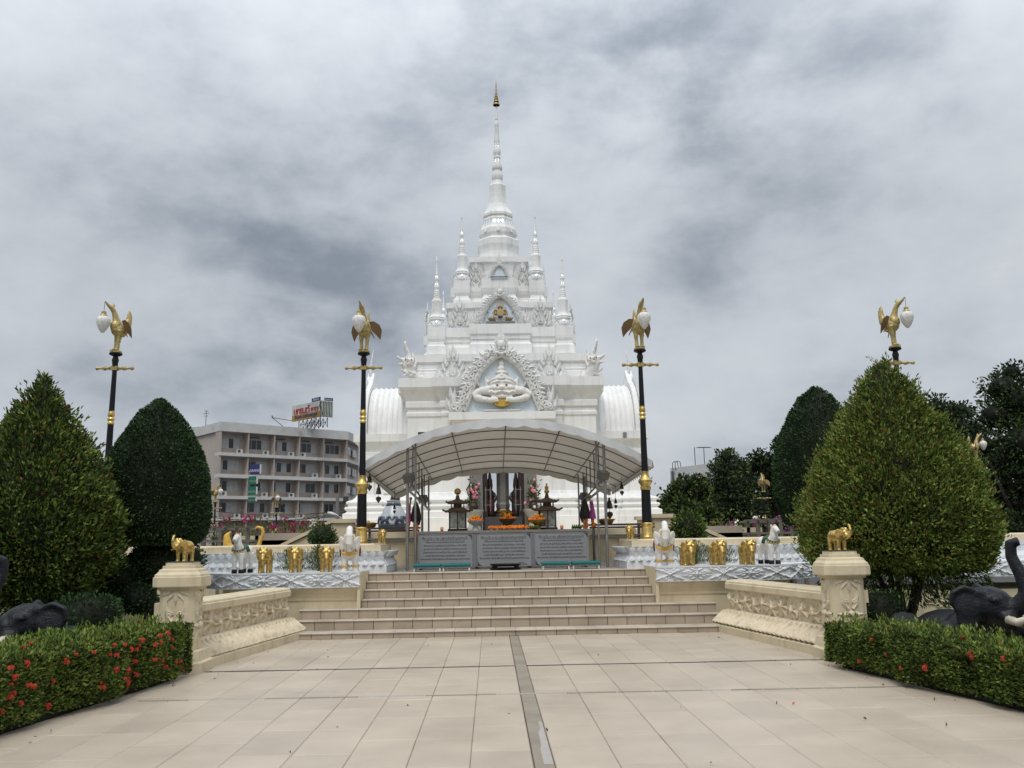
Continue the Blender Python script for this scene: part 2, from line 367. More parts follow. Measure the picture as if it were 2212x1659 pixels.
    def curl(s, fr, u, v, r, turns=1.3, start=0.0, dirn=1, th=0.02, d0=0.0, n=5, seg=12):      # spiral scroll in relief
        O, U, V, Nn = fr
        pts, rad = [], []
        for i in range(seg + 1):
            t = i / seg
            a = start + dirn * 2 * pi * turns * t; rr = r * (1 - 0.85 * t)
            pts.append(O + U * (u + rr * cos(a)) + V * (v + rr * sin(a)) + Nn * (d0 + th * 0.3)); rad.append(th * (0.55 + 0.6 * t))
        return s.tube(pts, rad, n)
    def build(s, name, mats, parent=None, smooth=False, local=False, angle=None):
        me = bpy.data.meshes.new(name)
        off = Vector((0, 0, 0)) if (local or parent is None) else wloc(parent)
        v = np.array(s.v, dtype=np.float64) - np.array(off)
        me.from_pydata(v.tolist(), [], s.f)
        ms = mats if isinstance(mats, (list, tuple)) else [mats]
        for m in ms: me.materials.append(M[m] if isinstance(m, str) else m)
        if len(ms) > 1: me.polygons.foreach_set('material_index', s.mi)
        if smooth: me.polygons.foreach_set('use_smooth', [True] * len(me.polygons))
        me.update()
        if smooth and angle is not None:
            try: me.set_sharp_from_angle(angle=radians(angle))
            except Exception: pass
        return link(name, me, parent)
def link(name, me, parent=None, loc=None):
    o = bpy.data.objects.new(name, me); COL.objects.link(o)
    if parent is not None: o.parent = parent
    WL[o.name] = wloc(parent)
    if loc is not None: o.location = loc
    return o
def tag(o, label=None, cat=None, group=None, kind=None):
    if label: o['label'] = label
    if cat: o['category'] = cat
    if group: o['group'] = group
    if kind: o['kind'] = kind
    return o
def thing(name, label, cat, loc=(0, 0, 0), group=None, rz=0.0):
    o = bpy.data.objects.new(name, None); COL.objects.link(o)
    o.location = loc; o.rotation_euler = (0, 0, rz); o.empty_display_size = 0.1
    WL[o.name] = Vector(loc)
    return tag(o, label, cat, group)
def copy_tree(o, loc=None, rz=None, label=None, scale=None, parent=None, mats=None):
    c = o.copy(); COL.objects.link(c); WL[c.name] = WL.get(o.name, Vector())
    if parent is not None: c.parent = parent
    if loc is not None: c.location = loc; WL[c.name] = Vector(loc)
    if rz is not None: c.rotation_euler = (0, 0, rz)
    if scale is not None: c.scale = (scale,) * 3 if isinstance(scale, (int, float)) else scale
    if label: c['label'] = label
    for ch in list(o.children): copy_tree(ch, parent=c)
    return c
def sculpt(mb, voxel, it=3, fac=0.5):      # fuse overlapping volumes into one continuous skin
    me = bpy.data.meshes.new('tmp'); me.from_pydata([tuple(p) for p in mb.v], [], mb.f)
    o = bpy.data.objects.new('tmp', me); COL.objects.link(o)
    r = o.modifiers.new('r', 'REMESH'); r.mode = 'VOXEL'; r.voxel_size = voxel
    sm = o.modifiers.new('s', 'SMOOTH'); sm.iterations = it; sm.factor = fac
    dg = bpy.context.evaluated_depsgraph_get()
    out = bpy.data.meshes.new_from_object(o.evaluated_get(dg))
    bpy.data.objects.remove(o); bpy.data.meshes.remove(me)
    out.polygons.foreach_set('use_smooth', [True] * len(out.polygons))
    return out
def skin(name, me, m, parent=None, loc=None):
    me.materials.clear(); me.materials.append(M[m]); me.name = name
    return link(name, me, parent, loc)
def leaves(name, pos, nrm, size, mats, probs, parent=None, wid=0.42, jit=0.8, up=0.25, kind=None, local=False):
    n = len(pos)
    pos = np.asarray(pos, float); nrm = np.asarray(nrm, float)
    if parent is not None and not local: pos = pos - np.array(wloc(parent))
    size = np.broadcast_to(np.asarray(size, float), (n,)) * rng.uniform(0.65, 1.25, n)
    d = nrm + jit * rng.normal(size=(n, 3)) * 0.6; d[:, 2] += up
    d /= np.linalg.norm(d, axis=1, keepdims=True) + 1e-9
    ref = rng.normal(size=(n, 3)); sd = np.cross(d, ref); sd /= np.linalg.norm(sd, axis=1, keepdims=True) + 1e-9
    nn = np.cross(sd, d)
    S = size[:, None]
    v = np.empty((n, 4, 3))
    v[:, 0] = pos; v[:, 1] = pos + d * S * 0.5 + sd * S * wid / 2 + nn * S * 0.1
    v[:, 2] = pos + d * S + nn * S * -0.06; v[:, 3] = pos + d * S * 0.5 - sd * S * wid / 2 + nn * S * 0.1
    me = bpy.data.meshes.new(name)
    me.vertices.add(4 * n); me.vertices.foreach_set('co', v.reshape(-1))
    me.loops.add(6 * n); me.polygons.add(2 * n)
    base = (np.arange(n) * 4)[:, None]
    me.loops.foreach_set('vertex_index', (base + np.array([0, 1, 2, 0, 2, 3])[None]).reshape(-1).astype(np.int32))
    me.polygons.foreach_set('loop_start', (np.arange(2 * n) * 3).astype(np.int32))
    me.polygons.foreach_set('loop_total', np.full(2 * n, 3, np.int32))
    for m in mats: me.materials.append(M[m])
    p = np.asarray(probs, float); p = p / p.sum()
    ph = rng.uniform(0, 6, 6); sc_ = 2.6 / max(float(np.mean(size)) * 9, 0.35)
    w_ = (np.sin(pos[:, 0] * sc_ * 2.1 + ph[0]) * np.sin(pos[:, 2] * sc_ * 2.6 + ph[1]) + np.sin(pos[:, 1] * sc_ * 2.4 + pos[:, 2] * sc_ + ph[2]) * np.sin(pos[:, 0] * sc_ * 3.9 + ph[3]) + np.sin((pos[:, 0] + pos[:, 2]) * sc_ * 6 + ph[4]) * 0.6) * 0.13
    big_ = np.where(p >= 0.055, p, 0); idx = np.searchsorted(np.cumsum(big_ / big_.sum()), np.clip(rng.random(n) + w_, 0, 0.9999)) if big_.sum() > 0 else np.zeros(n, int)
    idx = np.clip(idx, 0, int(np.max(np.nonzero(big_)[0])) if big_.sum() > 0 else 0)
    for j in np.nonzero(p < 0.055)[0]: idx = np.where(rng.random(n) < p[j], j, idx)
    me.polygons.foreach_set('material_index', np.repeat(idx, 2).astype(np.int32))
    me.update(calc_edges=True); me.validate()
    o = link(name, me, parent)
    if kind: o['kind'] = kind
    return o
def text(body, size, fr, m, parent, name='lettering', align='CENTER', depth=0.002, sx=1.0, d0=0.0):
    cu = bpy.data.curves.new('t', 'FONT'); cu.body = body; cu.size = size; cu.align_x = align; cu.extrude = depth; cu.resolution_u = 2
    o = bpy.data.objects.new('t', cu); COL.objects.link(o)
    dg = bpy.context.evaluated_depsgraph_get()
    me = bpy.data.meshes.new_from_object(o.evaluated_get(dg))
    bpy.data.objects.remove(o); bpy.data.curves.remove(cu)
    O, U, V, Nn = fr; off = wloc(parent)
    for v in me.vertices:
        p = O + U * (v.co.x * sx) + V * v.co.y + Nn * (v.co.z + d0) - off
        v.co = p
    me.materials.clear(); me.materials.append(M[m]); me.update()
    return link(name, me, parent)
# ------------------------------------------------------------------ ground, plaza, steps
g = MB()
g.add([(-1500, -1500, -0.08), (1500, -1500, -0.08), (1500, 1500, -0.08), (-1500, 1500, -0.08)], [(0, 1, 2, 3)])
tag(g.build('ground', 'asphalt'), kind='structure')
g = MB(); g.bb(-30, 30, -6, 26, -0.5, -0.045)
tag(g.build('garden_soil', 'grassy'), kind='structure')
plaza = MB().bb(-5.1, 5.1, -6, 15.3, -0.4, -0.02).build('plaza', 'plaza_grout'); tag(plaza, kind='structure')
def tile_mesh(w, l, h, m, name, bev=0.006):
    mb = MB()
    a, b = w / 2, l / 2
    r0 = [(-a, -b, -h), (a, -b, -h), (a, b, -h), (-a, b, -h)]
    r1 = [(-a, -b, -bev), (a, -b, -bev), (a, b, -bev), (-a, b, -bev)]
    r2 = [(-a + bev, -b + bev, 0), (a - bev, -b + bev, 0), (a - bev, b - bev, 0), (-a + bev, b - bev, 0)]
    mb.loft([r0, r1, r2])
    me = bpy.data.meshes.new(name); me.from_pydata([tuple(p) for p in mb.v], [], mb.f); me.materials.append(M[m]); me.update()
    return me
tm = tile_mesh(0.444, 0.89, 0.03, 'tile', 'tile')
cols = [(-0.02 - 0.447 * k - 0.2235, k) for k in range(11)] + [(0.13 + 0.447 * k + 0.2235, k + 100) for k in range(11)]
cand = []
for cx, k in cols:
    for sec, (ya, yb) in enumerate(((-5.0, 11.49), (11.6, 15.2))):
        y1 = yb; first = True
        while y1 > ya + 0.05:
            ln = 0.897 if not (first and (k * 7 + k // 2) % 2) else 0.4485
            if sec == 1 and first: ln = 0.6 if k % 2 else 0.9
            y0 = max(y1 - ln, ya)
            cand.append((cx, (y0 + y1) / 2, y1 - y0)); y1 = y0; first = False
vis = [c for c in cand if c[1] > 5.6]
vis.sort(key=lambda c: -(1.0 / (c[1] ** 1.5 + abs(c[0]))))
for i, (cx, cy, ln) in enumerate(vis):
    if i >= 298: cand.append(None)
keep = set(vis[:298])
for (cx, cy, ln) in vis[:298]:
    o = link('tile', tm, plaza, (cx, cy, random.uniform(-0.0012, 0.0012)))
    o.scale.y = (ln - 0.006) / 0.89
    o.rotation_euler = (random.gauss(0, 0.0008), random.gauss(0, 0.0012), random.gauss(0, 0.0012))
mb = MB()
for c in cand:
    if c is None or c in keep: continue
    mb.bb(c[0] - 0.222, c[0] + 0.222, c[1] - c[2] / 2 + 0.003, c[1] + c[2] / 2 - 0.003, -0.03, 0)
tag(mb.build('tile_field', 'tile_field', plaza), kind='stuff')
mb = MB()
for k in range(9): mb.bb(-0.013, 0.123, 15.0 - 1.5 * (k + 1) + 0.004, 15.0 - 1.5 * k, -0.03, 0.003)
mb.build('cable_channel', 'strip', plaza)
# paler, still wet end of the channel
mb = MB(); mb.plate(frame((0, 0, 0.003), (1, 0, 0), (0, 1, 0)), [(0.052, 6.55), (0.118, 6.55), (0.119, 8.0), (0.088, 8.05), (0.09, 7.7), (0.066, 7.6), (0.063, 7.1), (0.05, 7.0)], 0.002)
mb.build('puddle', 'wet', plaza)
mb = MB(); mb.bb(-4.6, 4.6, 11.493, 11.597, -0.02, -0.006)
mb.build('drain_slot', 'drain', plaza)
mb = MB()
x = -3.9
while x < 4.2:
    w_ = random.uniform(0.25, 0.8); mb.cur = 1 if random.random() < 0.22 else 0
    mb.bb(x, x + w_ - 0.015, 9.43 - x * 0.012, 9.475 - x * 0.012, -0.002, 0.004); x += w_
mb.build('floor_conduit', ['strip', 'wet'], plaza)

SY = [15.05, 15.5, 15.8, 16.1, 16.4, 16.7, 17.0]
SZ = [0.1, 0.26, 0.42, 0.557, 0.71, 0.845, 0.98]
mb = MB()
for k in range(7):
    w = 3.6 if k < 3 else 2.595
    z0 = -0.1 if k == 0 else SZ[k - 1] - 0.1
    mb.bb(-w, w, SY[k] + 0.02 + 0.001 * k, 17.3 + 0.003 * k, z0, SZ[k] - 0.022)
steps = mb.build('steps', 'grout'); tag(steps, kind='structure')
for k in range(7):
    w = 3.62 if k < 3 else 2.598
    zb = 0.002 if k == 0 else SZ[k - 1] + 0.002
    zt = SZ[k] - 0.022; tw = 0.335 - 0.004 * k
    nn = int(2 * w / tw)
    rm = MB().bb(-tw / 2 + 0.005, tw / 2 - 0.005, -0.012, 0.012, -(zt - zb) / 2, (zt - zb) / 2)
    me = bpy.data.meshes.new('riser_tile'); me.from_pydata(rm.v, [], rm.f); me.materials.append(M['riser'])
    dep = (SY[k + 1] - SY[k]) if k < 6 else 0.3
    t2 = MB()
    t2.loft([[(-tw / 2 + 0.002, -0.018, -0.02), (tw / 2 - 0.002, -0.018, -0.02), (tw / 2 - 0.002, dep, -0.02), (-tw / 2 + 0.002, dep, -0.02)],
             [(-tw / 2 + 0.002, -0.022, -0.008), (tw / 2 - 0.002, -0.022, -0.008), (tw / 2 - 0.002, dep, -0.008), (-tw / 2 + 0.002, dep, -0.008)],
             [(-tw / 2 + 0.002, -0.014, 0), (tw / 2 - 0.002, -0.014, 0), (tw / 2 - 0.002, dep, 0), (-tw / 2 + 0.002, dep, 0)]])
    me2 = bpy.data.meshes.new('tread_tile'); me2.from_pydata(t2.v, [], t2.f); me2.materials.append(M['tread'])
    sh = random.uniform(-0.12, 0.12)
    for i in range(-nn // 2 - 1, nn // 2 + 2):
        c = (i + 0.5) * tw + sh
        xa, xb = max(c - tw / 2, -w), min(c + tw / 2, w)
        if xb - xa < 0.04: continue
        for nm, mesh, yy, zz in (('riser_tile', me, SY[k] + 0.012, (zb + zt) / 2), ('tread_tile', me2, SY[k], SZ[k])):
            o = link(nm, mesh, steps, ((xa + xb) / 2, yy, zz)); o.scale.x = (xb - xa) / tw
mb = MB().bb(-4.0, 4.0, 17.34, 23.05, 0, 0.975)
tag(mb.build('platform', 'terrace_floor'), kind='structure')

# ------------------------------------------------------------------ planters with the white carved frieze on either side of the steps
def motif_x(mb, fr, u, v, s):
    O, U, V, Nn = fr
    for sx in (-1, 1):
        for sy in (-1, 1):
            for (du, dv, a, l_, w_, bd) in ((0.04, 0.02, 0.38, 0.2, 0.085, 0.7), (0.1, 0.055, 0.2, 0.15, 0.07, 0.9), (0.15, 0.05, 0.55, 0.11, 0.055, -0.8), (0.2, 0.085, 0.1, 0.09, 0.05, 0.8), (0.06, 0.07, 0.9, 0.08, 0.05, -0.9)):
                aa = sy * a if sx > 0 else pi - sy * a
                mb.flame(fr, u + sx * du * s, v + sy * dv * s, aa, l_ * s, w_ * s, sx * sy * bd, 0.042, 5)
            mb.curl(fr, u + sx * 0.1 * s, v + sy * 0.035 * s, 0.03 * s, 1.2, random.random() * 6, sx * sy, 0.013)
    for a in (0, pi / 2, pi, -pi / 2): mb.flame(fr, u, v, a, 0.085 * s, 0.05 * s, 0, 0.045)
    mb.ell(O + U * u + V * v + Nn * 0.03, 0.022 * s, 8, 5)
def motif_lens(mb, fr, u, v, s):
    O, U, V, Nn = fr
    for sg in (1, -1):
        for (du, dv, a, l_, w_, bd) in ((0.03, 0.0, 0.0, 0.27, 0.08, 0.3), (0.09, 0.03, 0.35, 0.14, 0.06, -0.9), (0.09, -0.03, -0.35, 0.14, 0.06, 0.9), (0.16, 0.02, 0.25, 0.12, 0.05, -0.7), (0.16, -0.02, -0.25, 0.12, 0.05, 0.7), (0.03, 0.06, 0.55, 0.12, 0.055, -1.0), (0.03, -0.07, -0.45, 0.12, 0.055, 1.0)):
            aa = a if sg > 0 else pi - a
            mb.flame(fr, u + sg * du * s, v + dv * s, aa, l_ * s, w_ * s, sg * bd, 0.042, 5)
        mb.curl(fr, u + sg * 0.085 * s, v + 0.075 * s, 0.036 * s, 1.3, pi / 2, -sg, 0.014); mb.curl(fr, u + sg * 0.085 * s, v - 0.08 * s, 0.03 * s, 1.3, -pi / 2, sg, 0.013)
    for (a, l_) in ((pi / 2, 0.115), (-pi / 2, 0.12), (pi / 2 - 0.7, 0.08), (pi / 2 + 0.7, 0.08), (-pi / 2 - 0.7, 0.08), (-pi / 2 + 0.7, 0.08)): mb.flame(fr, u, v, a, l_ * s, 0.06 * s, 0, 0.045)
    mb.ell(O + U * u + V * v + Nn * 0.03, 0.028 * s, 8, 5)
def wall_run(side, A, B):
    """planar frame on the vertical face from A to B (plan points), u from A to B as seen from outside"""
    d = Vector((B[0] - A[0], B[1] - A[1], 0)); ln = d.length; d.normalize()
    return frame((A[0], A[1], 0), d, (0, 0, 1)), ln
for s in (-1, 1):
    side = 'left' if s < 0 else 'right'
    pl = thing('planter', f'long planter with a white carved frieze along its edge, {side} of the tiled steps', 'planter', (s * 5, 16, 0), 'planters beside the steps')
    X = lambda x: s * x
    body = MB()
    def bx(mb, xa, xb, ya, yb, za, zb):
        mb.bb(min(s * xa, s * xb), max(s * xa, s * xb), ya, yb, za, zb)
    bx(body, 2.662, 5.0, 16.1, 17.1, 0, 0.55)
    path = [(2.62, 15.95), (5.0, 15.95), (5.7, 16.65), (6.6, 16.65), (7.3, 15.7), (13.0, 15.7)]
    body2 = [(s * a, b + 0.15) for a, b in path[1:]] + [(s * 13.0, 18.0), (s * 5.0, 18.0)]
    if s > 0: body2 = body2[::-1]
    body.loft([[(a, b, 0) for a, b in body2], [(a, b, 0.555) for a, b in body2]])
    body.build('wall', 'cream', pl)
    cav = MB()
    prof = [(0.15, 0.53), (0.13, 0.56), (0.125, 0.6), (0.1, 0.66), (0.055, 0.72), (0.03, 0.745), (0.03, 0.782)]
    cav.loft([[(s * 2.66, 15.95 + o_, z_) for o_, z_ in prof] + [(s * 2.66, 17.1, 0.782), (s * 2.66, 17.1, 0.53)],
              [(s * 5.0, 15.95 + o_, z_) for o_, z_ in prof] + [(s * 5.0, 17.1, 0.782), (s * 5.0, 17.1, 0.53)]])
    cav.build('cornice', 'cream', pl)
    ck = MB(); bx(ck, 2.603, 2.657, 15.97, 17.3, 0.4, 1.035)
    ck.build('cheek_wall', 'cream', pl)
    top = [(s * a, b) for a, b in path] + [(s * 13.0, 18.0), (s * 2.62, 17.12)]
    if s > 0: top = top[::-1]
    fb = MB(); fb.loft([[(a, b, 0.785) for a, b in top], [(a, b, 1.045) for a, b in top]])
    ins = lambda d: [(s * (a), b - d) for a, b in path]
    fb.build('frieze_band', 'white_planter', pl)
    lip = MB()
    for (A, B) in zip(path[:-1], path[1:]):
        if s < 0: A_, B_ = (-B[0], B[1]), (-A[0], A[1])
        else: A_, B_ = A, B
        fr, ln = wall_run(s, A_, B_)
        lip.plate(fr, [(0, 1.022), (ln, 1.022), (ln, 1.052), (0, 1.052)], 0.014, 0.0)
        lip.plate(fr, [(0, 0.782), (ln, 0.782), (ln, 0.802), (0, 0.802)], 0.012, 0.0)
        nmo = max(1, round(ln / 0.52)); k0 = 0
        for k in range(nmo):
            u = (k + 0.5) * ln / nmo
            m_ = MB()
            idx = k if s > 0 else nmo - 1 - k
            (motif_x if idx % 2 == 0 else motif_lens)(m_, fr, u, 0.912, 0.98 * min(1.0, ln / nmo / 0.5))
            m_.build('frieze_ornament', 'white_planter', pl)
        # carving on the cream wall beneath, where the wall runs on behind the trees
        if A[0] > 4.9:
            c_ = MB()
            frb = (fr[0] - fr[3] * 0.15, fr[1], fr[2], fr[3])
            for k in range(max(1, round(ln / 0.7))):
                u = (k + 0.5) * ln / max(1, round(ln / 0.7)); motif_lens(c_, frb, u, 0.36, 1.0)
            c_.build('wall_carving', 'cream_relief', pl, smooth=True)
    lip.build('frieze_edge', 'white_planter', pl)
    # ---- lotus plinth behind
    lp = thing('lotus_plinth', f'white lotus petal plinth with a cream top band behind the {side} row of gold elephants', 'plinth', (s * 4, 17.5, 1), 'lotus plinths')
    a, b = 2.31, 13.0
    def ring(mb, o0, z0, o1, z1, m=0):
        A = [(s * (a - o0), 17.15 - o0, z0), (s * b, 17.15 - o0, z0), (s * b, 19.0, z0), (s * (a - o0), 19.0, z0)]
        B = [(s * (a - o1), 17.15 - o1, z1), (s * b, 17.15 - o1, z1), (s * b, 19.0, z1), (s * (a - o1), 19.0, z1)]
        if s < 0: A = A[::-1]; B = B[::-1]
        mb.loft([A, B])
    q = MB()
    for o0, z0, o1, z1 in ((0.03, 0.9, 0.03, 1.1), (0.03, 1.102, -0.02, 1.2), (-0.03, 1.202, -0.03, 1.3), (-0.03, 1.302, 0.05, 1.385)): ring(q, o0, z0, o1, z1)
    q.build('base', 'white_planter', lp)
    pe = MB()
    n_ = 30
    for k in range(n_):
        u0 = a + 0.08 + k * 0.15
        fr = frame((s * u0, 17.15 + 0.02, 0), (1, 0, 0), (0, 0, 1))
        pe.flame(frame((s * u0, 17.11, 1.11), (1, 0, 0), (0, 0.45, 1)), 0, 0, pi / 2, 0.15, 0.15, 0, 0.06, 4)
        pe.flame(frame((s * u0, 17.13, 1.3), (1, 0, 0), (0, -0.7, 1)), 0, 0, pi / 2, 0.125, 0.14, 0, 0.05, 4)
    for k in range(12):
        pe.flame(frame((s * (a - 0.03), 17.2 + k * 0.15, 1.11), (0, 1, 0), (s * 0.45, 0, 1)), 0, 0, pi / 2, 0.13, 0.17, 0, -s * 0.035, 4)
        pe.flame(frame((s * (a - 0.01), 17.2 + k * 0.15, 1.3), (0, 1, 0), (-s * 0.7, 0, 1)), 0, 0, pi / 2, 0.12, 0.17, 0, -s * 0.03, 4)
    tag(pe.build('petal_band', 'white_planter', lp), kind='stuff')
    q = MB(); ring(q, -0.1, 1.387, -0.1, 1.5); ring(q, -0.22, 1.501, -0.26, 1.53)
    q.build('top_band', 'cream', lp)
    # ---- splayed balustrade with carved frieze, and its corner pedestal
    A_in, B_in = (s * 4.3, 11.75), (s * 3.74, 15.4)
    d = Vector((B_in[0] - A_in[0], B_in[1] - A_in[1], 0)); ln = d.length; d.normalize()
    nrm = Vector((-s * abs(d.y), -s * d.x * (1 if s > 0 else 1), 0))
    nrm = Vector((d.y, -d.x, 0)); nrm = nrm if nrm.x * s < 0 else -nrm
    ba = thing('balustrade', f'low cream wall with carved flowers and lotus moulding, {side} of the tiled path', 'wall', (s * 4.1, 13.5, 0), 'carved walls beside the path')
    def sweep(mb, prof, back=0.32):
        P0 = Vector((A_in[0], A_in[1], 0)); P1 = Vector((B_in[0], B_in[1], 0))
        loop = prof + [(-back, prof[-1][1]), (-back, prof[0][1])]
        r0 = [P0 + nrm * o_ + Vector((0, 0, z_)) for o_, z_ in loop]; r1 = [P1 + nrm * o_ + Vector((0, 0, z_)) for o_, z_ in loop]
        mb.loft([r0, r1])
    sweep_p = MB(); sweep(sweep_p, [(0.34, -0.02), (0.34, 0.105), (0.31, 0.12)]); sweep_p.build('footing', 'cream', ba)
    lt = MB()
    sweep(lt, [(0.28, 0.122), (0.285, 0.14), (0.26, 0.2), (0.2, 0.27), (0.1, 0.325), (0.03, 0.345)]); lt.build('lotus_moulding', 'cream_relief', ba, smooth=True, angle=50)
    U = d if s < 0 else -d
    O0 = Vector((A_in[0], A_in[1], 0)) if s < 0 else Vector((B_in[0], B_in[1], 0))
    npet = 26
    for k in range(npet):
        c0 = O0 + U * ((k + 0.5) * ln / npet)
        p_ = MB()
        V = Vector((0, 0, 1)) * 0.205 - nrm * 0.2
        fr = frame(c0 + nrm * 0.315 + Vector((0, 0, 0.13)), U, V)
        if fr[3].dot(nrm) < 0: fr = (fr[0], fr[1], fr[2], -fr[3])
        p_.flame(fr, 0.02, 0, pi / 2 + 0.25, 0.28, 0.13, -0.5, 0.06, 5)
        p_.flame(fr, -0.045, 0.0, pi / 2 + 0.2, 0.2, 0.07, -0.5, 0.03, 4)
        p_.build('lotus_petal', 'cream_relief', ba)
    wl_ = MB(); sweep(wl_, [(0.0, 0.33), (0.0, 0.665)], 0.3); wl_.build('wall', 'cream_relief', ba)
    fr = frame(O0, U, (0, 0, 1))
    if fr[3].dot(nrm) < 0: fr = (fr[0], fr[1], fr[2], -fr[3])
    nr = 12
    for k in range(nr):
        u = (k + 0.5) * ln / nr; r_ = MB()
        v0 = 0.5 + 0.02 * (-1) ** k
        for a_ in range(6):
            an = a_ * pi / 3 + random.uniform(-0.3, 0.3)
            r_.flame(fr, u + 0.02 * cos(an), v0 + 0.02 * sin(an), an, random.uniform(0.12, 0.17), random.uniform(0.06, 0.085), random.uniform(-1.4, 1.4), 0.065, 5)
        r_.curl(fr, u + 0.075, v0 - 0.08, 0.04, 1.3, 0, 1, 0.02); r_.curl(fr, u - 0.075, v0 + 0.08, 0.04, 1.3, pi, -1, 0.02)
        r_.ell(fr[0] + fr[1] * u + fr[2] * v0 + fr[3] * 0.05, 0.035, 8, 5)
        r_.build('flower_relief', 'cream_relief', ba)
    cp = MB(); sweep(cp, [(0.03, 0.667), (0.06, 0.685), (0.06, 0.765), (0.045, 0.775), (0.04, 0.8), (0.01, 0.815), (-0.06, 0.825)], 0.34); cp.build('coping', 'cream', ba)
    # pedestal (chamfered square)
    cx, cy = s * 4.24, 11.65
    pd = thing('pedestal', f'cream carved pedestal with stepped cap under a gold elephant, {side} of the path', 'pedestal', (cx, cy, 0), 'pedestals')
    def octa(h, z, ch=0.3):
        c_ = h * (1 - ch)
        return [(cx + x_, cy + y_, z) for x_, y_ in ((c_, -h), (h, -c_), (h, c_), (c_, h), (-c_, h), (-h, c_), (-h, -c_), (-c_, -h))]
    p_ = MB(); p_.loft([octa(0.36, -0.02), octa(0.36, 0.12), octa(0.33, 0.14), octa(0.31, 0.26)]); p_.build('footing', 'cream', pd)
    p_ = MB(); p_.loft([octa(0.22, 0.25), octa(0.22, 1.0)]); p_.build('shaft', 'cream', pd)
    p_ = MB(); p_.loft([octa(0.232, 1.0), octa(0.249, 1.01), octa(0.249, 1.03), octa(0.290, 1.035), octa(0.299, 1.05), octa(0.299, 1.16), octa(0.286, 1.165), octa(0.282, 1.19), octa(0.249, 1.225), octa(0.241, 1.25), octa(0.207, 1.265), octa(0.207, 1.3), octa(0.178, 1.302), octa(0.178, 1.335)])
    p_.build('cap', 'cream', pd)
    p_ = MB(); p_.bb(cx - 0.17, cx + 0.17, cy - 0.15, cy + 0.15, 1.336, 1.346); p_.build('plate', 'steel_dark', pd)
    for fc in range(2):
        if fc == 0: fr = frame((cx, cy - 0.22, 0), (1, 0, 0), (0, 0, 1))
        else: fr = frame((cx - s * 0.22, cy, 0), (0, -1 if s > 0 else 1, 0), (0, 0, 1)); fr = fr if fr[3].x * s < 0 else (fr[0], fr[1], fr[2], -fr[3])
        r_ = MB(); w_ = 0.9
        for sg in (1, -1):
            r_.flame(fr, 0, 0.97, -pi / 2 + sg * 0.9, 0.15, 0.06, -sg * 0.4, 0.03); r_.flame(fr, sg * 0.05, 0.98, -pi / 2 + sg * 1.25, 0.14, 0.05, -sg * 0.3, 0.025)
            r_.flame(fr, sg * 0.03, 0.62, pi / 2 - sg * 0.7, 0.2, 0.07, sg * 1.2, 0.035); r_.flame(fr, sg * 0.08, 0.7, pi / 2 - sg * 0.25, 0.18, 0.06, sg * 0.6, 0.03)
            r_.curl(fr, sg * 0.07, 0.7, 0.045, 1.4, pi if sg > 0 else 0, -sg, 0.02)
            r_.flame(fr, sg * 0.01, 0.55, 0 if sg > 0 else pi, 0.16, 0.09, sg * 0.3, 0.03); r_.flame(fr, sg * 0.02, 0.5, -pi / 2 + sg * 0.8, 0.14, 0.06, -sg * 0.5, 0.03)
        r_.flame(fr, 0, 0.97, -pi / 2, 0.16, 0.08, 0, 0.035); r_.flame(fr, 0, 0.53, -pi / 2, 0.2, 0.08, 0, 0.035)
        r_.ell(fr[0] + fr[2] * 0.56 + fr[3] * 0.02, 0.045, 10, 6)
        r_.build('carving', 'cream_relief', pd)

# ------------------------------------------------------------------ upper terrace with side stairs
mb = MB(); mb.bb(-3.3, 3.3, 23.1, 26.4, 0, 1.6); mb.bb(-7.5, 7.5, 26, 42, 0, 1.6)
mb.bb(-3.42, 3.42, 22.98, 26.2, 1.62, 1.8); mb.bb(-7.6, 7.6, 25.95, 42.1, 1.618, 1.797); mb.bb(-3.36, 3.36, 23.04, 26.2, 1.57, 1.619)
mb.bb(-3.4, 3.4, 23.0, 23.12, 0.9, 1.12)
terr = mb.build('terrace', 'cream'); tag(terr, kind='structure')
for x in (-3.15, -2.0, -0.9, 0.9, 2.0, 3.15):
    MB().bb(x - 0.16, x + 0.16, 23.03, 23.11, 1.121, 1.569).build('pilaster', 'cream', terr)
for s in (-1, 1):
    st = thing('stair_wing', f'cream sloping stair parapet climbing to the terrace on the {"left" if s < 0 else "right"}', 'stair', (s * 4.2, 21, 0), 'side stairs of the terrace')
    pts = [(3.45, 2.0), (3.9, 2.0), (5.6, 1.2), (5.6, 0.0), (3.45, 0.0)]
    for yy, nm in ((20.6, 'parapet'), (22.6, 'parapet')):
        w_ = MB()
        P = [(s * a, z_) for a, z_ in pts]
        if s < 0: P = P[::-1]
        w_.loft([[(a, yy, z_) for a, z_ in P], [(a, yy + 0.3, z_) for a, z_ in P]]); w_.build(nm, 'cream', st)
        c_ = MB(); Q = [(3.38, 2.002), (3.94, 2.002), (5.66, 1.195), (5.66, 1.28), (3.92, 2.09), (3.38, 2.09)]
        Q = [(s * a, z_) for a, z_ in Q]
        c_.loft([[(a, yy - 0.06, z_) for a, z_ in Q], [(a, yy + 0.36, z_) for a, z_ in Q]]); c_.build('coping', 'cream', st)
    sp = MB()
    for k in range(7): sp.bb(min(s * (3.55 + 0.28 * k), s * 5.6), max(s * (3.55 + 0.28 * k), s * 5.6), 20.92, 22.58, 0, 1.8 - 0.16 * k - 0.003)
    sp.build('stair_flight', 'terrace_floor', st)

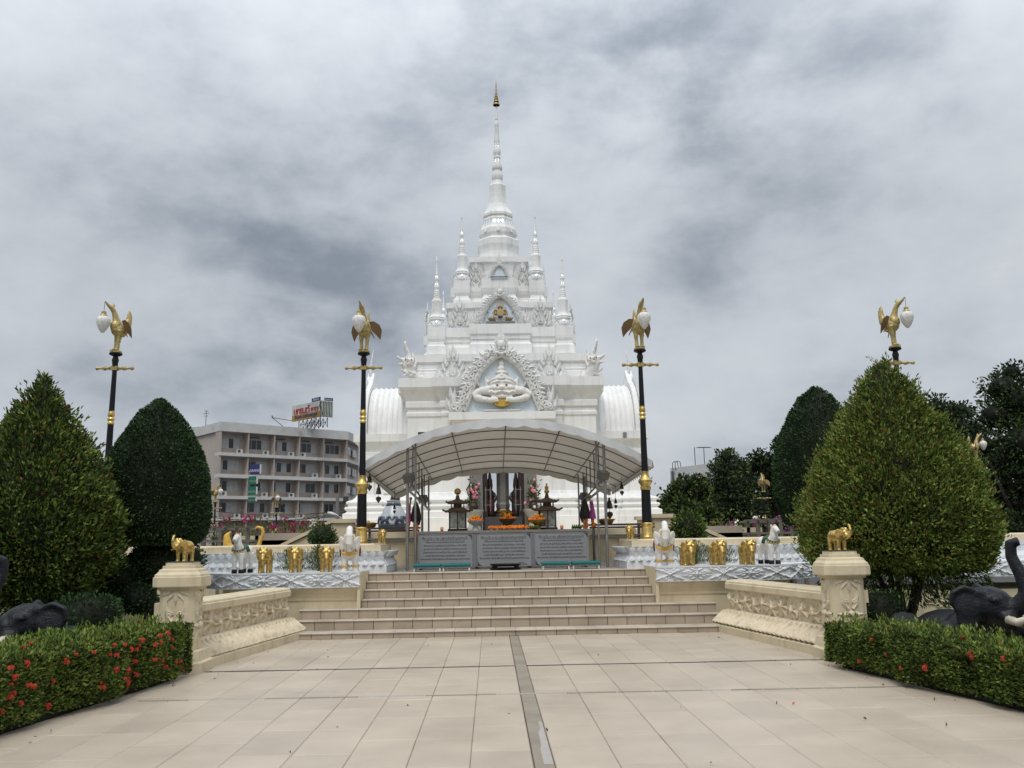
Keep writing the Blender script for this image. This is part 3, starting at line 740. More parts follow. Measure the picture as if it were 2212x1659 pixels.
# ------------------------------------------------------------------ awning
aw = thing('awning', 'arched white canvas awning on steel posts over the offering table', 'awning', (0.03, 18.2, 0.98))
YF, YB = 17.9, 22.5
NX, NY = 48, 14
def arc(u, t):      # u -1..1 across, t 0 front .. 1 back
    hw = 2.95 + (2.72 - 2.95) * t; za = 3.97 + (3.40 - 3.97) * t; zs = 3.08 + (2.77 - 3.08) * t
    sag = 0.0
    return Vector((0.03 + u * hw, YF + (YB - YF) * t, zs + (za - zs) * (1 - abs(u) ** 2.1) - 0.025 * (sin(t * 6 * pi) ** 2) * (1 - u * u)))
mb = MB()
rings = []
for j in range(NY * 2 + 1):
    t = j / (NY * 2)
    rings.append([arc(-1 + 2 * i / NX, t) + Vector((0, 0, 0.012 * noise.noise(Vector((i * 0.35, j * 0.3, 0))))) for i in range(NX + 1)])
mb.loft(rings, cap=False, close=False)
canv = mb.build('canvas', 'canvas', aw, smooth=True)
sol = canv.modifiers.new('thick', 'SOLIDIFY'); sol.thickness = 0.006
def valance(t, n, dep, amp, name, m='canvas'):
    mb = MB(); top, bot = [], []
    for i in range(n * 8 + 1):
        u = -1 + 2 * i / (n * 8); p = arc(u, t)
        ph = (i % 8) / 8
        wob = 0.012 * sin(i * 0.8) + 0.02 * noise.noise(Vector((i * 0.21, t * 9, 3)))
        y = -0.02 if t < 0.5 else 0.02
        top.append(p + Vector((0, y, 0.02))); bot.append(p + Vector((0, y * 1.5 + wob * 0.6, -dep - amp * abs(sin(pi * ph)) + 0.02 * noise.noise(Vector((i * 0.13, 5, t))))))
    mb.loft([top, bot], cap=False, close=False)
    o = mb.build(name, m, aw); q = o.modifiers.new('thick', 'SOLIDIFY'); q.thickness = 0.004
valance(0.0, 16, 0.13, 0.035, 'front_valance', 'canvas_top'); valance(1.0, 14, 0.14, 0.04, 'back_valance')
for s in (-1, 1):
    mb = MB(); top, bot = [], []
    n = 22
    for i in range(n * 6 + 1):
        t = i / (n * 6); p = arc(s, t); ph = (i % 6) / 6
        top.append(p + Vector((s * 0.015, 0, 0.015))); bot.append(p + Vector((s * (0.03 + 0.012 * sin(i)), 0, -0.09 - 0.045 * abs(sin(pi * ph)))))
    mb.loft([top, bot], cap=False, close=False)
    o = mb.build('side_valance', 'canvas', aw, smooth=True); q = o.modifiers.new('thick', 'SOLIDIFY'); q.thickness = 0.005
for j in range(7):      # hoops under the canvas
    t = j / 6
    MB().tube([arc(-1 + 2 * i / 24, t) - Vector((0, 0, 0.03)) for i in range(25)], 0.011, 6).build('hoop', 'steel_dark', aw, smooth=True)
for u in (-0.99, -0.66, -0.38, 0.0, 0.38, 0.66, 0.99):
    MB().tube([arc(u, t / 6) - Vector((0, 0, 0.055)) for t in range(7)], 0.014, 6).build('purlin', 'steel_dark', aw, smooth=True)
for s in (-1, 1):
    for (px, py, r) in ((2.02, 18.2, 0.03), (1.86, 18.2, 0.021), (2.02, 22.1, 0.03), (1.86, 22.1, 0.021), (2.02, 20.2, 0.03)):
        if py == 20.2: continue
        zt = arc(px / 2.9, (py - YF) / (YB - YF)).z - 0.04
        MB().lathe([(r, 0.975), (r, zt)], (0.03 + s * px, py, 0), 10).build('post', 'steel', aw, smooth=True, angle=40)
    x = 0.03 + s * 1.94
    b1 = MB()
    z0, z1 = 2.72, 2.45
    b1.tube([(x, 18.1, z0), (x, 22.3, z1)], 0.02, 6); b1.build('tie_beam', 'steel_dark', aw)
    b1 = MB(); b1.tube([(x + s * 0.14, 18.2, 2.66), (x - s * 0.1, 22.1, 2.32)], 0.035, 4); b1.build('brace', 'canvas_top', aw)
    for k in range(5):
        y = 18.5 + k * 0.8; t = (y - YF) / (YB - YF)
        zt = arc(1.94 / 2.9, t).z - 0.05; zb = z0 + (z1 - z0) * (y - 18.1) / 4.2
        MB().tube([(x, y, zb), (x, y, zt)], 0.014, 6).build('strut', 'steel_dark', aw)
    for (y, zz) in ((18.15, 2.75), (22.0, 2.5)):      # floodlights on the truss
        fl = MB(); fl.box((x + s * 0.05, y, zz + 0.08), (0.2, 0.14, 0.16), s * 0.5, 0.5); fl.box((x, y, zz), (0.05, 0.05, 0.2)); fl.build('floodlight', 'steel_dark', aw)
    MB().tube([(0.03 + s * 2.02, 18.2, 1.28), (0.03 + s * 1.86, 18.2, 1.28)], 0.008, 5).build('rung', 'steel', aw)

# ------------------------------------------------------------------ offering table with its prayer boards
tb = thing('offering_table', 'long grey offering table behind the prayer boards under the awning', 'table', (-0.05, 18.9, 0.98))
MB().bb(-1.86, 1.76, 18.5, 19.5, 1.705, 1.755).build('table_top', 'stone_grey', tb)
for x in (-1.75, -0.6, 0.5, 1.65):
    for y in (18.62, 19.4): MB().bb(x - 0.025, x + 0.025, y - 0.025, y + 0.025, 0.975, 1.704).build('leg', 'steel_dark', tb)
BODY = ['ศรีโรเมเทพารานัง พระหลักเมืองเทวานัง ทีปธูปะบุปผัง', 'สักการะวันทนัง สูปพยัญชนะ สัมปันนังโภชนะ นานัง สาลีนัง', 'อุททะกังวารัง เตปริภุณเต อนุรักขันตุ อาโรคะเยนะ สุขานะยะ', 'ข้าพเจ้าขอน้อมถวาย ดอกไม้ ธูป เทียน บายศรี เครื่องสังเวย', 'ตามพิธี เพื่อเป็นสักการะบูชา พระหลักเมือง และเทพยดา', 'ทั้งหลายทรงรับ เพื่อเป็นสิริมงคลแก่ข้าพเจ้าและครอบครัวด้วยเทอญ']
for k, x0 in enumerate((-1.79, -0.585, 0.6)):
    bd = tag(thing('prayer_board', ('pale prayer board lettered in Thai, leftmost of the three on the table front', 'pale prayer board lettered in Thai, middle of the three on the table front', 'pale prayer board lettered in Thai, rightmost of the three on the table front')[k], 'sign', (x0 + 0.55, 18.46, 1.03), 'prayer boards'))
    w = 1.1; h = 0.645
    fr = frame((x0, 18.475, 1.035), (1, 0, 0), (0, 0, 1))
    MB().plate(fr, [(0, 0), (w, 0), (w, h), (0, h)], 0.012).build('board', 'banner', bd)
    e = MB()
    for (a, b, c, d_) in ((-0.012, 0, -0.012, h + 0.012), (w, w + 0.012, -0.012, h + 0.012)): e.plate(fr, [(a, c), (b, c), (b, d_), (a, d_)], 0.02)
    e.plate(fr, [(0, -0.012), (w, -0.012), (w, 0), (0, 0)], 0.019); e.plate(fr, [(0, h), (w, h), (w, h + 0.012), (0, h + 0.012)], 0.019)
    e.build('frame', 'steel', bd)
    cx = w / 2
    FT = lambda u, v: (fr[0] + fr[1] * u + fr[2] * v, fr[1], fr[2], fr[3])
    tag(text('ตั้ง นะโม ๓ จบ แล้วกล่าวคำบูชาตามนี้', 0.066, FT(cx - 0.01, h - 0.095), 'ink', bd, 'text_line', sx=0.98, d0=0.0135), kind='stuff')
    MB().plate(fr, [(0.12, h - 0.112), (w - 0.15, h - 0.112), (w - 0.15, h - 0.108), (0.12, h - 0.108)], 0.002, 0.0125).build('rule', 'ink', bd)
    for i, ln in enumerate(BODY):
        tag(text(ln, 0.045, FT(cx, h - 0.165 - i * 0.068), 'ink', bd, 'text_line', sx=0.86, d0=0.0135), kind='stuff')
    tag(text('เทศบาลเมือง', 0.026, FT(w - 0.2, 0.055), 'ink', bd, 'text_line', d0=0.0135), kind='stuff')
    tag(text('ขอเชิญสักการะศาลหลักเมือง', 0.026, FT(w - 0.22, 0.022), 'ink', bd, 'text_line', d0=0.0135), kind='stuff')
    for (u, v, a0) in ((0.0, 0.0, 0), (w, h, pi)):
        c_ = MB(); du = 1 if a0 == 0 else -1
        c_.plate(fr, [(u + du * 0.006, v + du * 0.006), (u + du * 0.1, v + du * 0.006), (u + du * 0.055, v + du * 0.03), (u + du * 0.04, v + du * 0.05), (u + du * 0.025, v + du * 0.07), (u + du * 0.006, v + du * 0.125)][::du], 0.002, 0.0125)
        c_.build('corner_mark', 'ink', bd)
for x in (-0.637, 0.557):
    tag(MB().bb(x - 0.035, x + 0.035, 18.47, 18.495, 1.04, 1.68).build('divider', 'banner_mid', tb))
for k, x in enumerate((-1.55, -0.98, 0.96, 1.55)):
    sf = thing('kneeling_stool', ('low stool with a teal cushion, far left of four below the prayer boards', 'low stool with a teal cushion, second from the left below the prayer boards', 'low stool with a teal cushion, third from the left below the prayer boards', 'low stool with a teal cushion, far right of four below the prayer boards')[k], 'stool', (x, 17.75, 0.98), 'kneeling stools')
    c_ = MB(); rr = []
    for (o_, z_) in ((0.0, 1.06), (0.012, 1.075), (0.012, 1.1), (0.0, 1.115), (-0.03, 1.122)):
        rr.append([(x + a * (0.262 + o_), 17.75 + b * (0.17 + o_), z_) for a, b in ((-1, -1), (1, -1), (1, 1), (-1, 1))])
    c_.loft(rr); c_.build('cushion', 'cushion', sf)
    MB().bb(x - 0.262, x + 0.262, 17.595, 17.905, 1.035, 1.059).build('seat_frame', 'steel', sf)
    for a in (-1, 1):
        for b in (-1, 1): MB().bb(x + a * 0.25 - 0.014, x + a * 0.25 + 0.014, 17.75 + b * 0.14 - 0.014, 17.75 + b * 0.14 + 0.014, 0.978, 1.034).build('leg', 'letter_white', sf)
bz = thing('incense_basin', 'black low basin on the floor in the gap between the teal stools', 'basin', (-0.02, 17.95, 0.98))
MB().lathe([(0.3, 0.978), (0.32, 1.0), (0.27, 1.02), (0.28, 1.06), (0.31, 1.07), (0.31, 1.09), (0.25, 1.09)], (-0.02, 17.95, 0), 24).build('bowl', 'black_paint', bz, smooth=True, angle=40)
MB().bb(-0.18, 0.14, 17.63, 17.66, 1.03, 1.045).build('handle', 'steel', bz)
# ------------------------------------------------------------------ the white shrine
TX, TY = 0.12, 33.0
tp = thing('temple', 'white tiered Thai shrine with a tall spire and carved gables', 'temple', (TX, TY, 1.8))
def plus(c, b, p):
    q = [(b, -(c + p)), (b, -c), (c, -c), (c, -b), (c + p, -b), (c + p, b), (c, b), (c, c), (b, c), (b, c + p)]
    return q + [(-x, -y) for x, y in q]
def sg(v): return (v > 1e-6) - (v < -1e-6)
def stack(name, poly, prof, m='white', parent=None, fixed=(), cx=TX, cy=TY, rings_only=False):
    mb = MB(); rings = []
    for dlt, z in prof:
        rings.append([(cx + x + (0 if i in fixed else sg(x) * dlt), cy + y + sg(y) * dlt, z) for i, (x, y) in enumerate(poly)])
    mb.loft(rings)
    return mb.build(name, m, parent or tp)
BASE = [(0.55, 1.8), (0.55, 2.3), (0.5, 2.31), (0.5, 2.5), (0.4, 2.54), (0.36, 2.6), (0.42, 2.63), (0.45, 2.68), (0.42, 2.73), (0.33, 2.75), (0.33, 2.82), (0.38, 2.84), (0.4, 2.89), (0.36, 2.93), (0.2, 2.98), (0.1, 3.06), (0.06, 3.14), (0.0, 3.16)]
C0, B0, P0 = 3.2, 2.05, 0.12
# lower storey, cut by the passage through the middle
for s in (-1, 1):
    poly = [(s * 1.12, -(C0 + P0)), (s * B0, -(C0 + P0)), (s * B0, -C0), (s * C0, -C0), (s * C0, C0), (s * B0, C0), (s * B0, C0 + P0), (s * 1.12, C0 + P0)]
    fixed = (0, 7)
    if s < 0: poly = poly[::-1]
    stack('lower_wall', poly, BASE + [(0, 4.25)], fixed=fixed)
stack('upper_wall', plus(C0, B0, P0), [(0, 4.252), (0, 5.7), (0.04, 5.73), (0.045, 5.83), (0.0, 5.87), (0.0, 6.0), (0.06, 6.03), (0.065, 6.2), (0.03, 6.24), (0.06, 6.3), (0.15, 6.46), (0.24, 6.6), (0.29, 6.69), (0.29, 7.0)])
MB().bb(TX - 1.77, TX + 1.77, TY - 3.95, TY - 3.3, 5.5, 5.755).build('gable_ledge', 'white', tp)
mb = MB(); mb.loft([[(TX - 1.5, TY - 3.36, 4.9), (TX + 1.5, TY - 3.36, 4.9), (TX + 1.5, TY - 3.3, 4.9), (TX - 1.5, TY - 3.3, 4.9)],
                    [(TX - 1.72, TY - 3.85, 5.498), (TX + 1.72, TY - 3.85, 5.498), (TX + 1.72, TY - 3.3, 5.498), (TX - 1.72, TY - 3.3, 5.498)]])
mb.build('ledge_bracket', 'white', tp)
stack('second_tier', plus(2.98, 1.9, 0.1), [(0.04, 7.002), (0.04, 7.28), (0.0, 7.32), (0.03, 7.36), (0.0, 7.4), (0.0, 7.58), (0.07, 7.635), (0.07, 7.89)])
stack('second_tier_body', plus(2.3, 1.09, 0.52), [(0.0, 7.892), (0.0, 8.3), (-0.07, 8.38), (-0.09, 8.45), (-0.05, 8.5), (-0.05, 8.62), (0.0, 8.68), (0.0, 9.03)])
stack('third_tier', plus(1.87, 0.9, 0.06), [(0.0, 8.9), (0.0, 9.74), (0.02, 9.78), (0.07, 9.835), (0.07, 10.04)])
stack('third_tier_body', plus(1.38, 0.66, 0.45), [(0.0, 10.042), (0.0, 10.22), (-0.06, 10.3), (-0.09, 10.38), (-0.04, 10.48), (0.0, 10.62), (0.0, 10.98)])
stack('fourth_tier', plus(0.95, 0.5, 0.05), [(0, 10.9), (0, 11.3), (0.02, 11.36), (0.03, 11.5), (0.09, 11.77), (0.15, 11.83), (0.15, 12.03)])
sqr = lambda h: [(h, -h), (h, h), (-h, h), (-h, -h)]
for (d, h, zz) in ((2.26, 0.31, [(0.03, 8.0), (0.03, 8.3), (-0.03, 8.36), (-0.05, 8.46), (-0.01, 8.56), (0, 8.66), (0.0, 9.01)]), (1.37, 0.29, [(0.03, 10.1), (0.03, 10.22), (-0.03, 10.28), (-0.06, 10.38), (-0.01, 10.5), (0, 10.62), (0, 10.965)])):
    for sx in (-1, 1):
        for sy in (-1, 1):
            stack('pinnacle_base', sqr(h), zz, cx=TX + sx * d, cy=TY + sy * d)
PIN = [(0.285, 0), (0.3, 0.04), (0.31, 0.1), (0.29, 0.14), (0.262, 0.2), (0.25, 0.24), (0.27, 0.26), (0.285, 0.3), (0.275, 0.34), (0.29, 0.37), (0.27, 0.4), (0.235, 0.44), (0.2, 0.5), (0.185, 0.58), (0.18, 0.75), (0.19, 0.9), (0.2, 0.98), (0.18, 1.03), (0.14, 1.06)]
PIN += [(0.128, 1.08), (0.13, 1.13), (0.105, 1.15), (0.118, 1.18), (0.118, 1.21), (0.1, 1.23), (0.11, 1.26), (0.108, 1.29), (0.09, 1.31), (0.1, 1.34), (0.09, 1.38), (0.08, 1.42), (0.098, 1.5), (0.09, 1.56), (0.055, 1.68), (0.062, 1.7), (0.06, 1.74), (0.08, 1.8), (0.07, 1.86), (0.045, 1.96), (0.052, 1.99), (0.045, 2.04), (0.02, 2.44), (0.036, 2.5), (0.034, 2.55), (0.004, 2.72)]
def pinnacle_mesh():
    mb = MB()
    n0 = 8
    rings = [[(r * cos(pi / 8 + 2 * pi * j / n0), r * sin(pi / 8 + 2 * pi * j / n0), z) for j in range(n0)] for r, z in PIN[:19]]
    mb.loft(rings)
    mb.lathe(PIN[18:], (0, 0, 0), 14)
    mb.cur = 1
    for (z0, z1, r0, r1) in ((1.57, 1.68, 0.092, 0.06), (1.87, 1.96, 0.074, 0.05)):
        mb.lathe([(r0, z0), (r1, z1)], (0, 0, 0), 6)
    for j in range(8):
        a = 2 * pi * j / 8
        mb.flame(frame((0.3 * cos(a), 0.3 * sin(a), 0.14), (-sin(a), cos(a), 0), (-0.2 * cos(a), -0.2 * sin(a), 1)), 0, 0, pi / 2, 0.1, 0.12, 0, 0.01, 3)
    mb.cur = 0
    for j in range(16):
        a = 2 * pi * j / 16
        mb.flame(frame((0.3 * cos(a), 0.3 * sin(a), 0.02), (-sin(a), cos(a), 0), (0.15 * cos(a), 0.15 * sin(a), 1)), 0, 0, pi / 2, 0.13, 0.1, 0, 0.03, 3)
    me = bpy.data.meshes.new('pinnacle'); me.from_pydata([tuple(p) for p in mb.v], [], mb.f)
    me.materials.append(M['white']); me.materials.append(M['mirror_mosaic']); me.polygons.foreach_set('material_index', mb.mi); me.update()
    return me
pm = pinnacle_mesh()
for d, z in ((2.26, 9.012), (1.37, 10.967)):
    for sx in (-1, 1):
        for sy in (-1, 1): link('pinnacle', pm, tp, (sx * d, sy * d, z - 1.8))
# main spire
SP = [(0.756, 12.0), (0.756, 12.41), (0.782, 12.54), (0.824, 12.7), (0.825, 12.93), (0.774, 12.97), (0.66, 13.04), (0.718, 13.19), (0.718, 13.38), (0.646, 13.51), (0.58, 13.73), (0.585, 13.81), (0.544, 13.89), (0.586, 13.95), (0.586, 14.05), (0.545, 14.12), (0.519, 14.16), (0.44, 14.3), (0.38, 14.48), (0.345, 14.75), (0.333, 15.0), (0.335, 15.26), (0.29, 15.33)]
mb = MB(); mb.lathe([(r * 1.04, z) for r, z in SP], (TX, TY, 0), 8, pi / 8)
for j in range(24):
    a = 2 * pi * j / 24; r = 0.72 * (cos(pi / 8) / cos(((a + 0.0) % (pi / 4)) - pi / 8))
    mb.flame(frame((TX + r * cos(a), TY + r * sin(a), 13.2), (-sin(a), cos(a), 0), (-0.1 * cos(a), -0.1 * sin(a), 1)), 0, 0, pi / 2, 0.26, 0.16, 0, 0.04, 4)
mb.build('spire_bell', 'white', tp)
mb = MB()
for j in range(8):
    a = 2 * pi * j / 8 + pi / 8
    for k in (-1, 0, 1):
        c = 0.615 * cos(pi / 8)
        an = 2 * pi * j / 8
        P = (TX + c * cos(an) - sin(an) * k * 0.15, TY + c * sin(an) + cos(an) * k * 0.15, 13.74)
        mb.flame(frame(P, (-sin(an), cos(an), 0), (0.22 * cos(an), 0.22 * sin(an), -1)), 0, 0, pi / 2, 0.2, 0.15, 0, 0.012, 3)
mb.build('mirror_band', 'mirror_mosaic', tp)
UP = [(0.29, 15.28), (0.24, 15.46), (0.183, 15.5), (0.209, 15.56), (0.22, 15.73), (0.199, 15.79), (0.18, 15.86), (0.173, 15.93), (0.199, 15.97), (0.204, 16.05), (0.199, 16.12), (0.15, 16.24), (0.13, 16.36), (0.115, 16.42), (0.136, 16.46), (0.13, 16.52), (0.116, 16.57), (0.136, 16.62), (0.147, 16.7), (0.147, 16.79), (0.116, 16.87), (0.1, 16.98), (0.095, 17.09), (0.111, 17.15), (0.1, 17.3), (0.069, 17.76), (0.085, 17.83), (0.09, 17.91), (0.07, 17.99), (0.048, 18.06), (0.063, 18.1), (0.058, 18.18), (0.027, 18.48), (0.016, 18.7)]
mb = MB(); mb.lathe(UP, (TX, TY, 0), 16); mb.build('spire_shaft', 'white', tp, smooth=True, angle=35)
mb = MB(); mb.lathe([(0.155, 16.25), (0.135, 16.36), (0.12, 16.42)], (TX, TY, 0), 6); mb.lathe([(0.12, 16.88), (0.104, 16.98), (0.1, 17.08)], (TX, TY, 0), 6)
mb.build('mirror_band', 'mirror_mosaic', tp)
um = MB(); um.lathe([(0.016, 18.65), (0.016, 19.3), (0.03, 19.34), (0.02, 19.42), (0.027, 19.54), (0.004, 19.78)], (TX, TY, 0), 8)
um.build('finial_rod', 'gold_paint', tp, smooth=True, angle=40)
for (r, z, h) in ((0.135, 18.72, 0.07), (0.105, 18.86, 0.06), (0.088, 18.97, 0.05), (0.07, 19.07, 0.045), (0.052, 19.16, 0.04), (0.036, 19.24, 0.04)):
    q = MB(); q.lathe([(r, z), (r * 1.02, z + h * 0.5), (r * 0.92, z + h), (r * 0.84, z + h), (r * 0.92, z + h * 0.5), (r * 0.9, z), (r, z)], (TX, TY, 0), 20)
    for k in range(4): q.tube([(TX + r * 0.9 * cos(k * pi / 2), TY + r * 0.9 * sin(k * pi / 2), z + h * 0.8), (TX, TY, z + h * 1.6)], 0.006, 4)
    q.build('umbrella_ring', 'gold_paint', tp, smooth=True, angle=40)

# ---- gables and flame antefixes
def arch_curve(hw, h):
    pts = [(1.0, 0.0), (0.93, 0.1), (0.86, 0.22), (0.79, 0.35), (0.73, 0.46), (0.69, 0.52), (0.66, 0.56), (0.58, 0.66), (0.46, 0.765), (0.32, 0.865), (0.16, 0.95), (0.0, 1.0)]
    return [(a * hw, b * h) for a, b in pts]
def gable(fr, hw, h, ht, parent, thin=False):
    """hw/h: opening half width and height, ht: height of the crest tip"""
    cv = arch_curve(hw, h); w = hw * 0.2; dep = 0.16 * hw
    O, U, V, Nn = fr
    full = [(-a, b) for a, b in cv] + [(a, b) for a, b in reversed(cv[:-1])]
    MB().plate(fr, full[::-1], 0.03, -0.05).build('tympanum', 'mosaic', parent)
    def nrm_at(i):
        a = cv[max(i - 1, 0)]; b = cv[min(i + 1, len(cv) - 1)]
        d = Vector((b[0] - a[0], b[1] - a[1])).normalized(); return Vector((d.y, -d.x))
    for sgn in (-1, 1):
        mb = MB(); rings = []
        for i, (a, b) in enumerate(cv):
            n = nrm_at(i)
            if i == len(cv) - 1: n = Vector((0, 1.25))
            P = lambda t, dd: O + U * (sgn * (a + n.x * t)) + V * (b + n.y * t) + Nn * dd
            rings.append([P(0, -0.05), P(0, dep * 0.7), P(w * 0.28, dep), P(w * 0.3, dep * 0.6), P(w * 0.7, dep * 0.75), P(w, dep * 0.4), P(w, -0.05)])
        mb.loft(rings)
        # hook where the two curves of the frame meet
        mb.flame(fr, sgn * cv[5][0], cv[5][1] + 0.04 * h, (-pi / 2 - sgn * 0.35), 0.13 * h, 0.08 * h, -sgn * 0.5, dep)
        mb.build('gable_frame', 'white_relief', parent)
        fl = MB()
        # flames and scrolls along the outer edge
        ln = [0]
        for i in range(1, len(cv)): ln.append(ln[-1] + hypot(cv[i][0] - cv[i - 1][0], cv[i][1] - cv[i - 1][1]))
        nfl = 13
        for k in range(nfl):
            L0 = ln[-1] * (k + 0.15) / nfl
            i = max(j for j in range(len(ln)) if ln[j] <= L0); i = min(i, len(cv) - 2)
            t = (L0 - ln[i]) / (ln[i + 1] - ln[i])
            a = cv[i][0] + (cv[i + 1][0] - cv[i][0]) * t; b = cv[i][1] + (cv[i + 1][1] - cv[i][1]) * t
            n = nrm_at(i); pa = sgn * (a + n.x * w * 0.55); pb = b + n.y * w * 0.55
            ang = atan2(n.y * 0.3 + 1.0, sgn * n.x * 0.75) + random.uniform(-0.2, 0.2); q_ = random.uniform(0.85, 1.15)
            fl.flame(fr, pa, pb, ang, 0.36 * hw * q_, 0.19 * hw, -sgn * 0.9, 0.09 * hw, 6, dep * 0.1)
            fl.flame(fr, pa + sgn * n.x * 0.06 * hw, pb + n.y * 0.06 * hw, ang - sgn * 0.55, 0.26 * hw * q_, 0.14 * hw, -sgn * 1.2, 0.1 * hw, 5, dep * 0.2)
            fl.flame(fr, pa - sgn * n.x * 0.05 * hw, pb - n.y * 0.05 * hw, ang + sgn * 0.5, 0.19 * hw, 0.1 * hw, sgn * 1.5, 0.09 * hw, 5, dep * 0.5)
            fl.curl(fr, sgn * (a + n.x * w * random.uniform(0.9, 1.3)), b + n.y * w * random.uniform(0.9, 1.3), 0.1 * hw, 1.4, random.random() * 6, sgn, 0.04 * hw, dep * 0.7)
        # rearing naga head at the foot
        bx = sgn * (hw + w * 1.4)
        for (du, dv, aa, l_, w_, bd) in ((0.0, 0.02, pi / 2 - sgn * 0.1, 0.75, 0.2, 0.35), (0.14, 0.05, pi / 2 - sgn * 0.45, 0.45, 0.16, 0.7), (-0.12, 0.06, pi / 2 + sgn * 0.3, 0.5, 0.15, -0.4), (0.05, 0.0, -sgn * 0.2 + (0 if sgn > 0 else pi), 0.2, 0.14, 0.6), (0.08, 0.25, pi / 2 - sgn * 0.2, 0.62, 0.12, 0.3)):
            fl.flame(fr, bx + sgn * du * hw, dv * hw, aa, l_ * hw, w_ * hw, sgn * bd, 0.1 * hw, 6, 0.0)
        fl.curl(fr, bx + sgn * 0.02 * hw, 0.16 * hw, 0.12 * hw, 1.4, 0, -sgn, 0.045 * hw, 0.06)
        fl.build('flame_border', 'white_relief', parent)
    # crest at the apex
    cr = MB(); c0 = h + w
    cr.ell(O + V * (c0 + 0.1 * h) + Nn * dep * 0.4, (0.13 * hw, 0.1 * hw, 0.13 * hw)) if abs(Nn.y) > 0.5 else cr.ell(O + V * (c0 + 0.1 * h) + Nn * dep * 0.4, (0.1 * hw, 0.13 * hw, 0.13 * hw))
    top = ht - c0
    cr.flame(fr, 0, c0 + 0.02 * h, pi / 2, top, 0.32 * hw, 0, 0.13 * hw, 8)
    for sgn in (-1, 1):
        cr.flame(fr, sgn * 0.1 * hw, c0 - 0.02 * h, pi / 2 - sgn * 0.6, 0.4 * top, 0.14 * hw, sgn * 0.9, 0.1 * hw)
        cr.flame(fr, sgn * 0.05 * hw, c0 + 0.12 * h, pi / 2 - sgn * 0.35, 0.45 * top, 0.12 * hw, sgn * 0.5, 0.1 * hw)
        cr.flame(fr, sgn * 0.02 * hw, c0 - 0.03 * h, (0 if sgn > 0 else pi) - sgn * 0.3, 0.22 * hw, 0.1 * hw, sgn * 0.5, 0.12 * hw, 5, dep * 0.4)
        cr.curl(fr, sgn * 0.13 * hw, c0 + 0.16 * h, 0.06 * hw, 1.4, pi / 2, -sgn, 0.03 * hw, 0.06 * hw)
        cr.ell(O + U * (sgn * 0.06 * hw) + V * (c0 + 0.02 * h) + Nn * (dep * 0.9), 0.04 * hw, 8, 5)
    cr.tube([O + U * (-0.13 * hw) + V * (c0 - 0.05 * h) + Nn * dep, O + V * (c0 - 0.085 * h) + Nn * (dep * 1.2), O + U * (0.13 * hw) + V * (c0 - 0.05 * h) + Nn * dep], [0.02 * hw, 0.045 * hw, 0.02 * hw], 6)
    cr.build('gable_crest', 'white_relief', parent)
def antefix(fr, hw, h, parent, name='antefix'):
    mb = MB(); O, U, V, Nn = fr
    mb.plate(fr, [(-hw * 0.72, 0), (hw * 0.72, 0), (hw * 0.5, h * 0.28), (hw * 0.28, h * 0.55), (0, h * 0.8), (-hw * 0.28, h * 0.55), (-hw * 0.5, h * 0.28)], 0.05, -0.03)
    mb.flame(fr, 0, h * 0.5, pi / 2, h * 0.52, hw * 0.36, 0, 0.06, 7)
    for sgn in (-1, 1):
        for (u, v, a, l_, w_, bd) in ((0.78, 0.0, 0.25, 0.5, 0.3, 0.6), (0.6, 0.02, 0.6, 0.42, 0.26, 0.7), (0.48, 0.2, 0.45, 0.36, 0.24, 0.7), (0.36, 0.34, 0.45, 0.33, 0.22, 0.6), (0.22, 0.48, 0.4, 0.3, 0.2, 0.5), (0.1, 0.6, 0.3, 0.27, 0.16, 0.4), (0.3, 0.0, 0.35, 0.38, 0.24, -0.6), (0.12, 0.1, 0.15, 0.4, 0.22, 0.5), (0.95, 0.0, 0.1, 0.36, 0.2, 0.3)):
            mb.flame(fr, sgn * u * hw, v * h, pi / 2 - sgn * a, l_ * h * 0.88, w_ * hw * 1.15, sgn * bd, 0.1, 5, 0.015)
        for (u, v, r) in ((0.66, 0.1, 0.17), (0.34, 0.13, 0.16), (0.42, 0.32, 0.13), (0.2, 0.38, 0.12), (0.15, 0.55, 0.09), (0.82, 0.12, 0.1)):
            mb.curl(fr, sgn * u * hw, v * h, r * hw, 1.4, random.random() * 6, sgn, 0.03 * max(hw, 0.5), 0.03)
    mb.flame(fr, 0, h * 0.16, pi / 2, h * 0.3, hw * 0.3, 0, 0.09, 6, 0.02); mb.ell(O + V * (h * 0.12) + Nn * 0.05, hw * 0.1, 8, 5)
    mb.build(name, 'white_relief', parent)
    MB().plate(fr, [(-hw * 0.7, -0.002), (hw * 0.7, -0.002), (hw * 0.62, 0.06 * h), (-hw * 0.62, 0.06 * h)], 0.01, 0.02).build('mirror_strip', 'mirror_mosaic', parent)
def face(side, dist, z, off=0.0):      # frame on one of the four faces of the tower
    if side == 0: return frame((TX + off, TY - dist, z), (1, 0, 0), (0, 0, 1))
    if side == 1: return frame((TX + dist, TY + off, z), (0, 1, 0), (0, 0, 1))
    return frame((TX - dist, TY - off, z), (0, -1, 0), (0, 0, 1))
gable(face(0, 3.78, 5.757), 1.21, 1.85, 2.84, tp)
for sd in (0, 1, 2):
    gable(face(sd, 2.72, 9.032), 0.66, 0.95, 1.55, tp)
    gable(face(sd, 1.74, 10.982), 0.3, 0.47, 1.1, tp)
    for off in (-1.66, 1.66): antefix(face(sd, 3.12, 7.003, off), 0.55, 1.28, tp)
    for off in (-1.45, 1.45): antefix(face(sd, 2.2, 9.032, off), 0.4, 1.2, tp)
    for off in (-0.86, 0.86): antefix(face(sd, 1.34, 10.982 - 0.12, off), 0.31, 1.02, tp)
MB().bb(TX - 0.32, TX + 0.3, TY - 1.9, TY - 1.84, 11.0, 11.03).build('gable_shelf', 'steel_dark', tp)
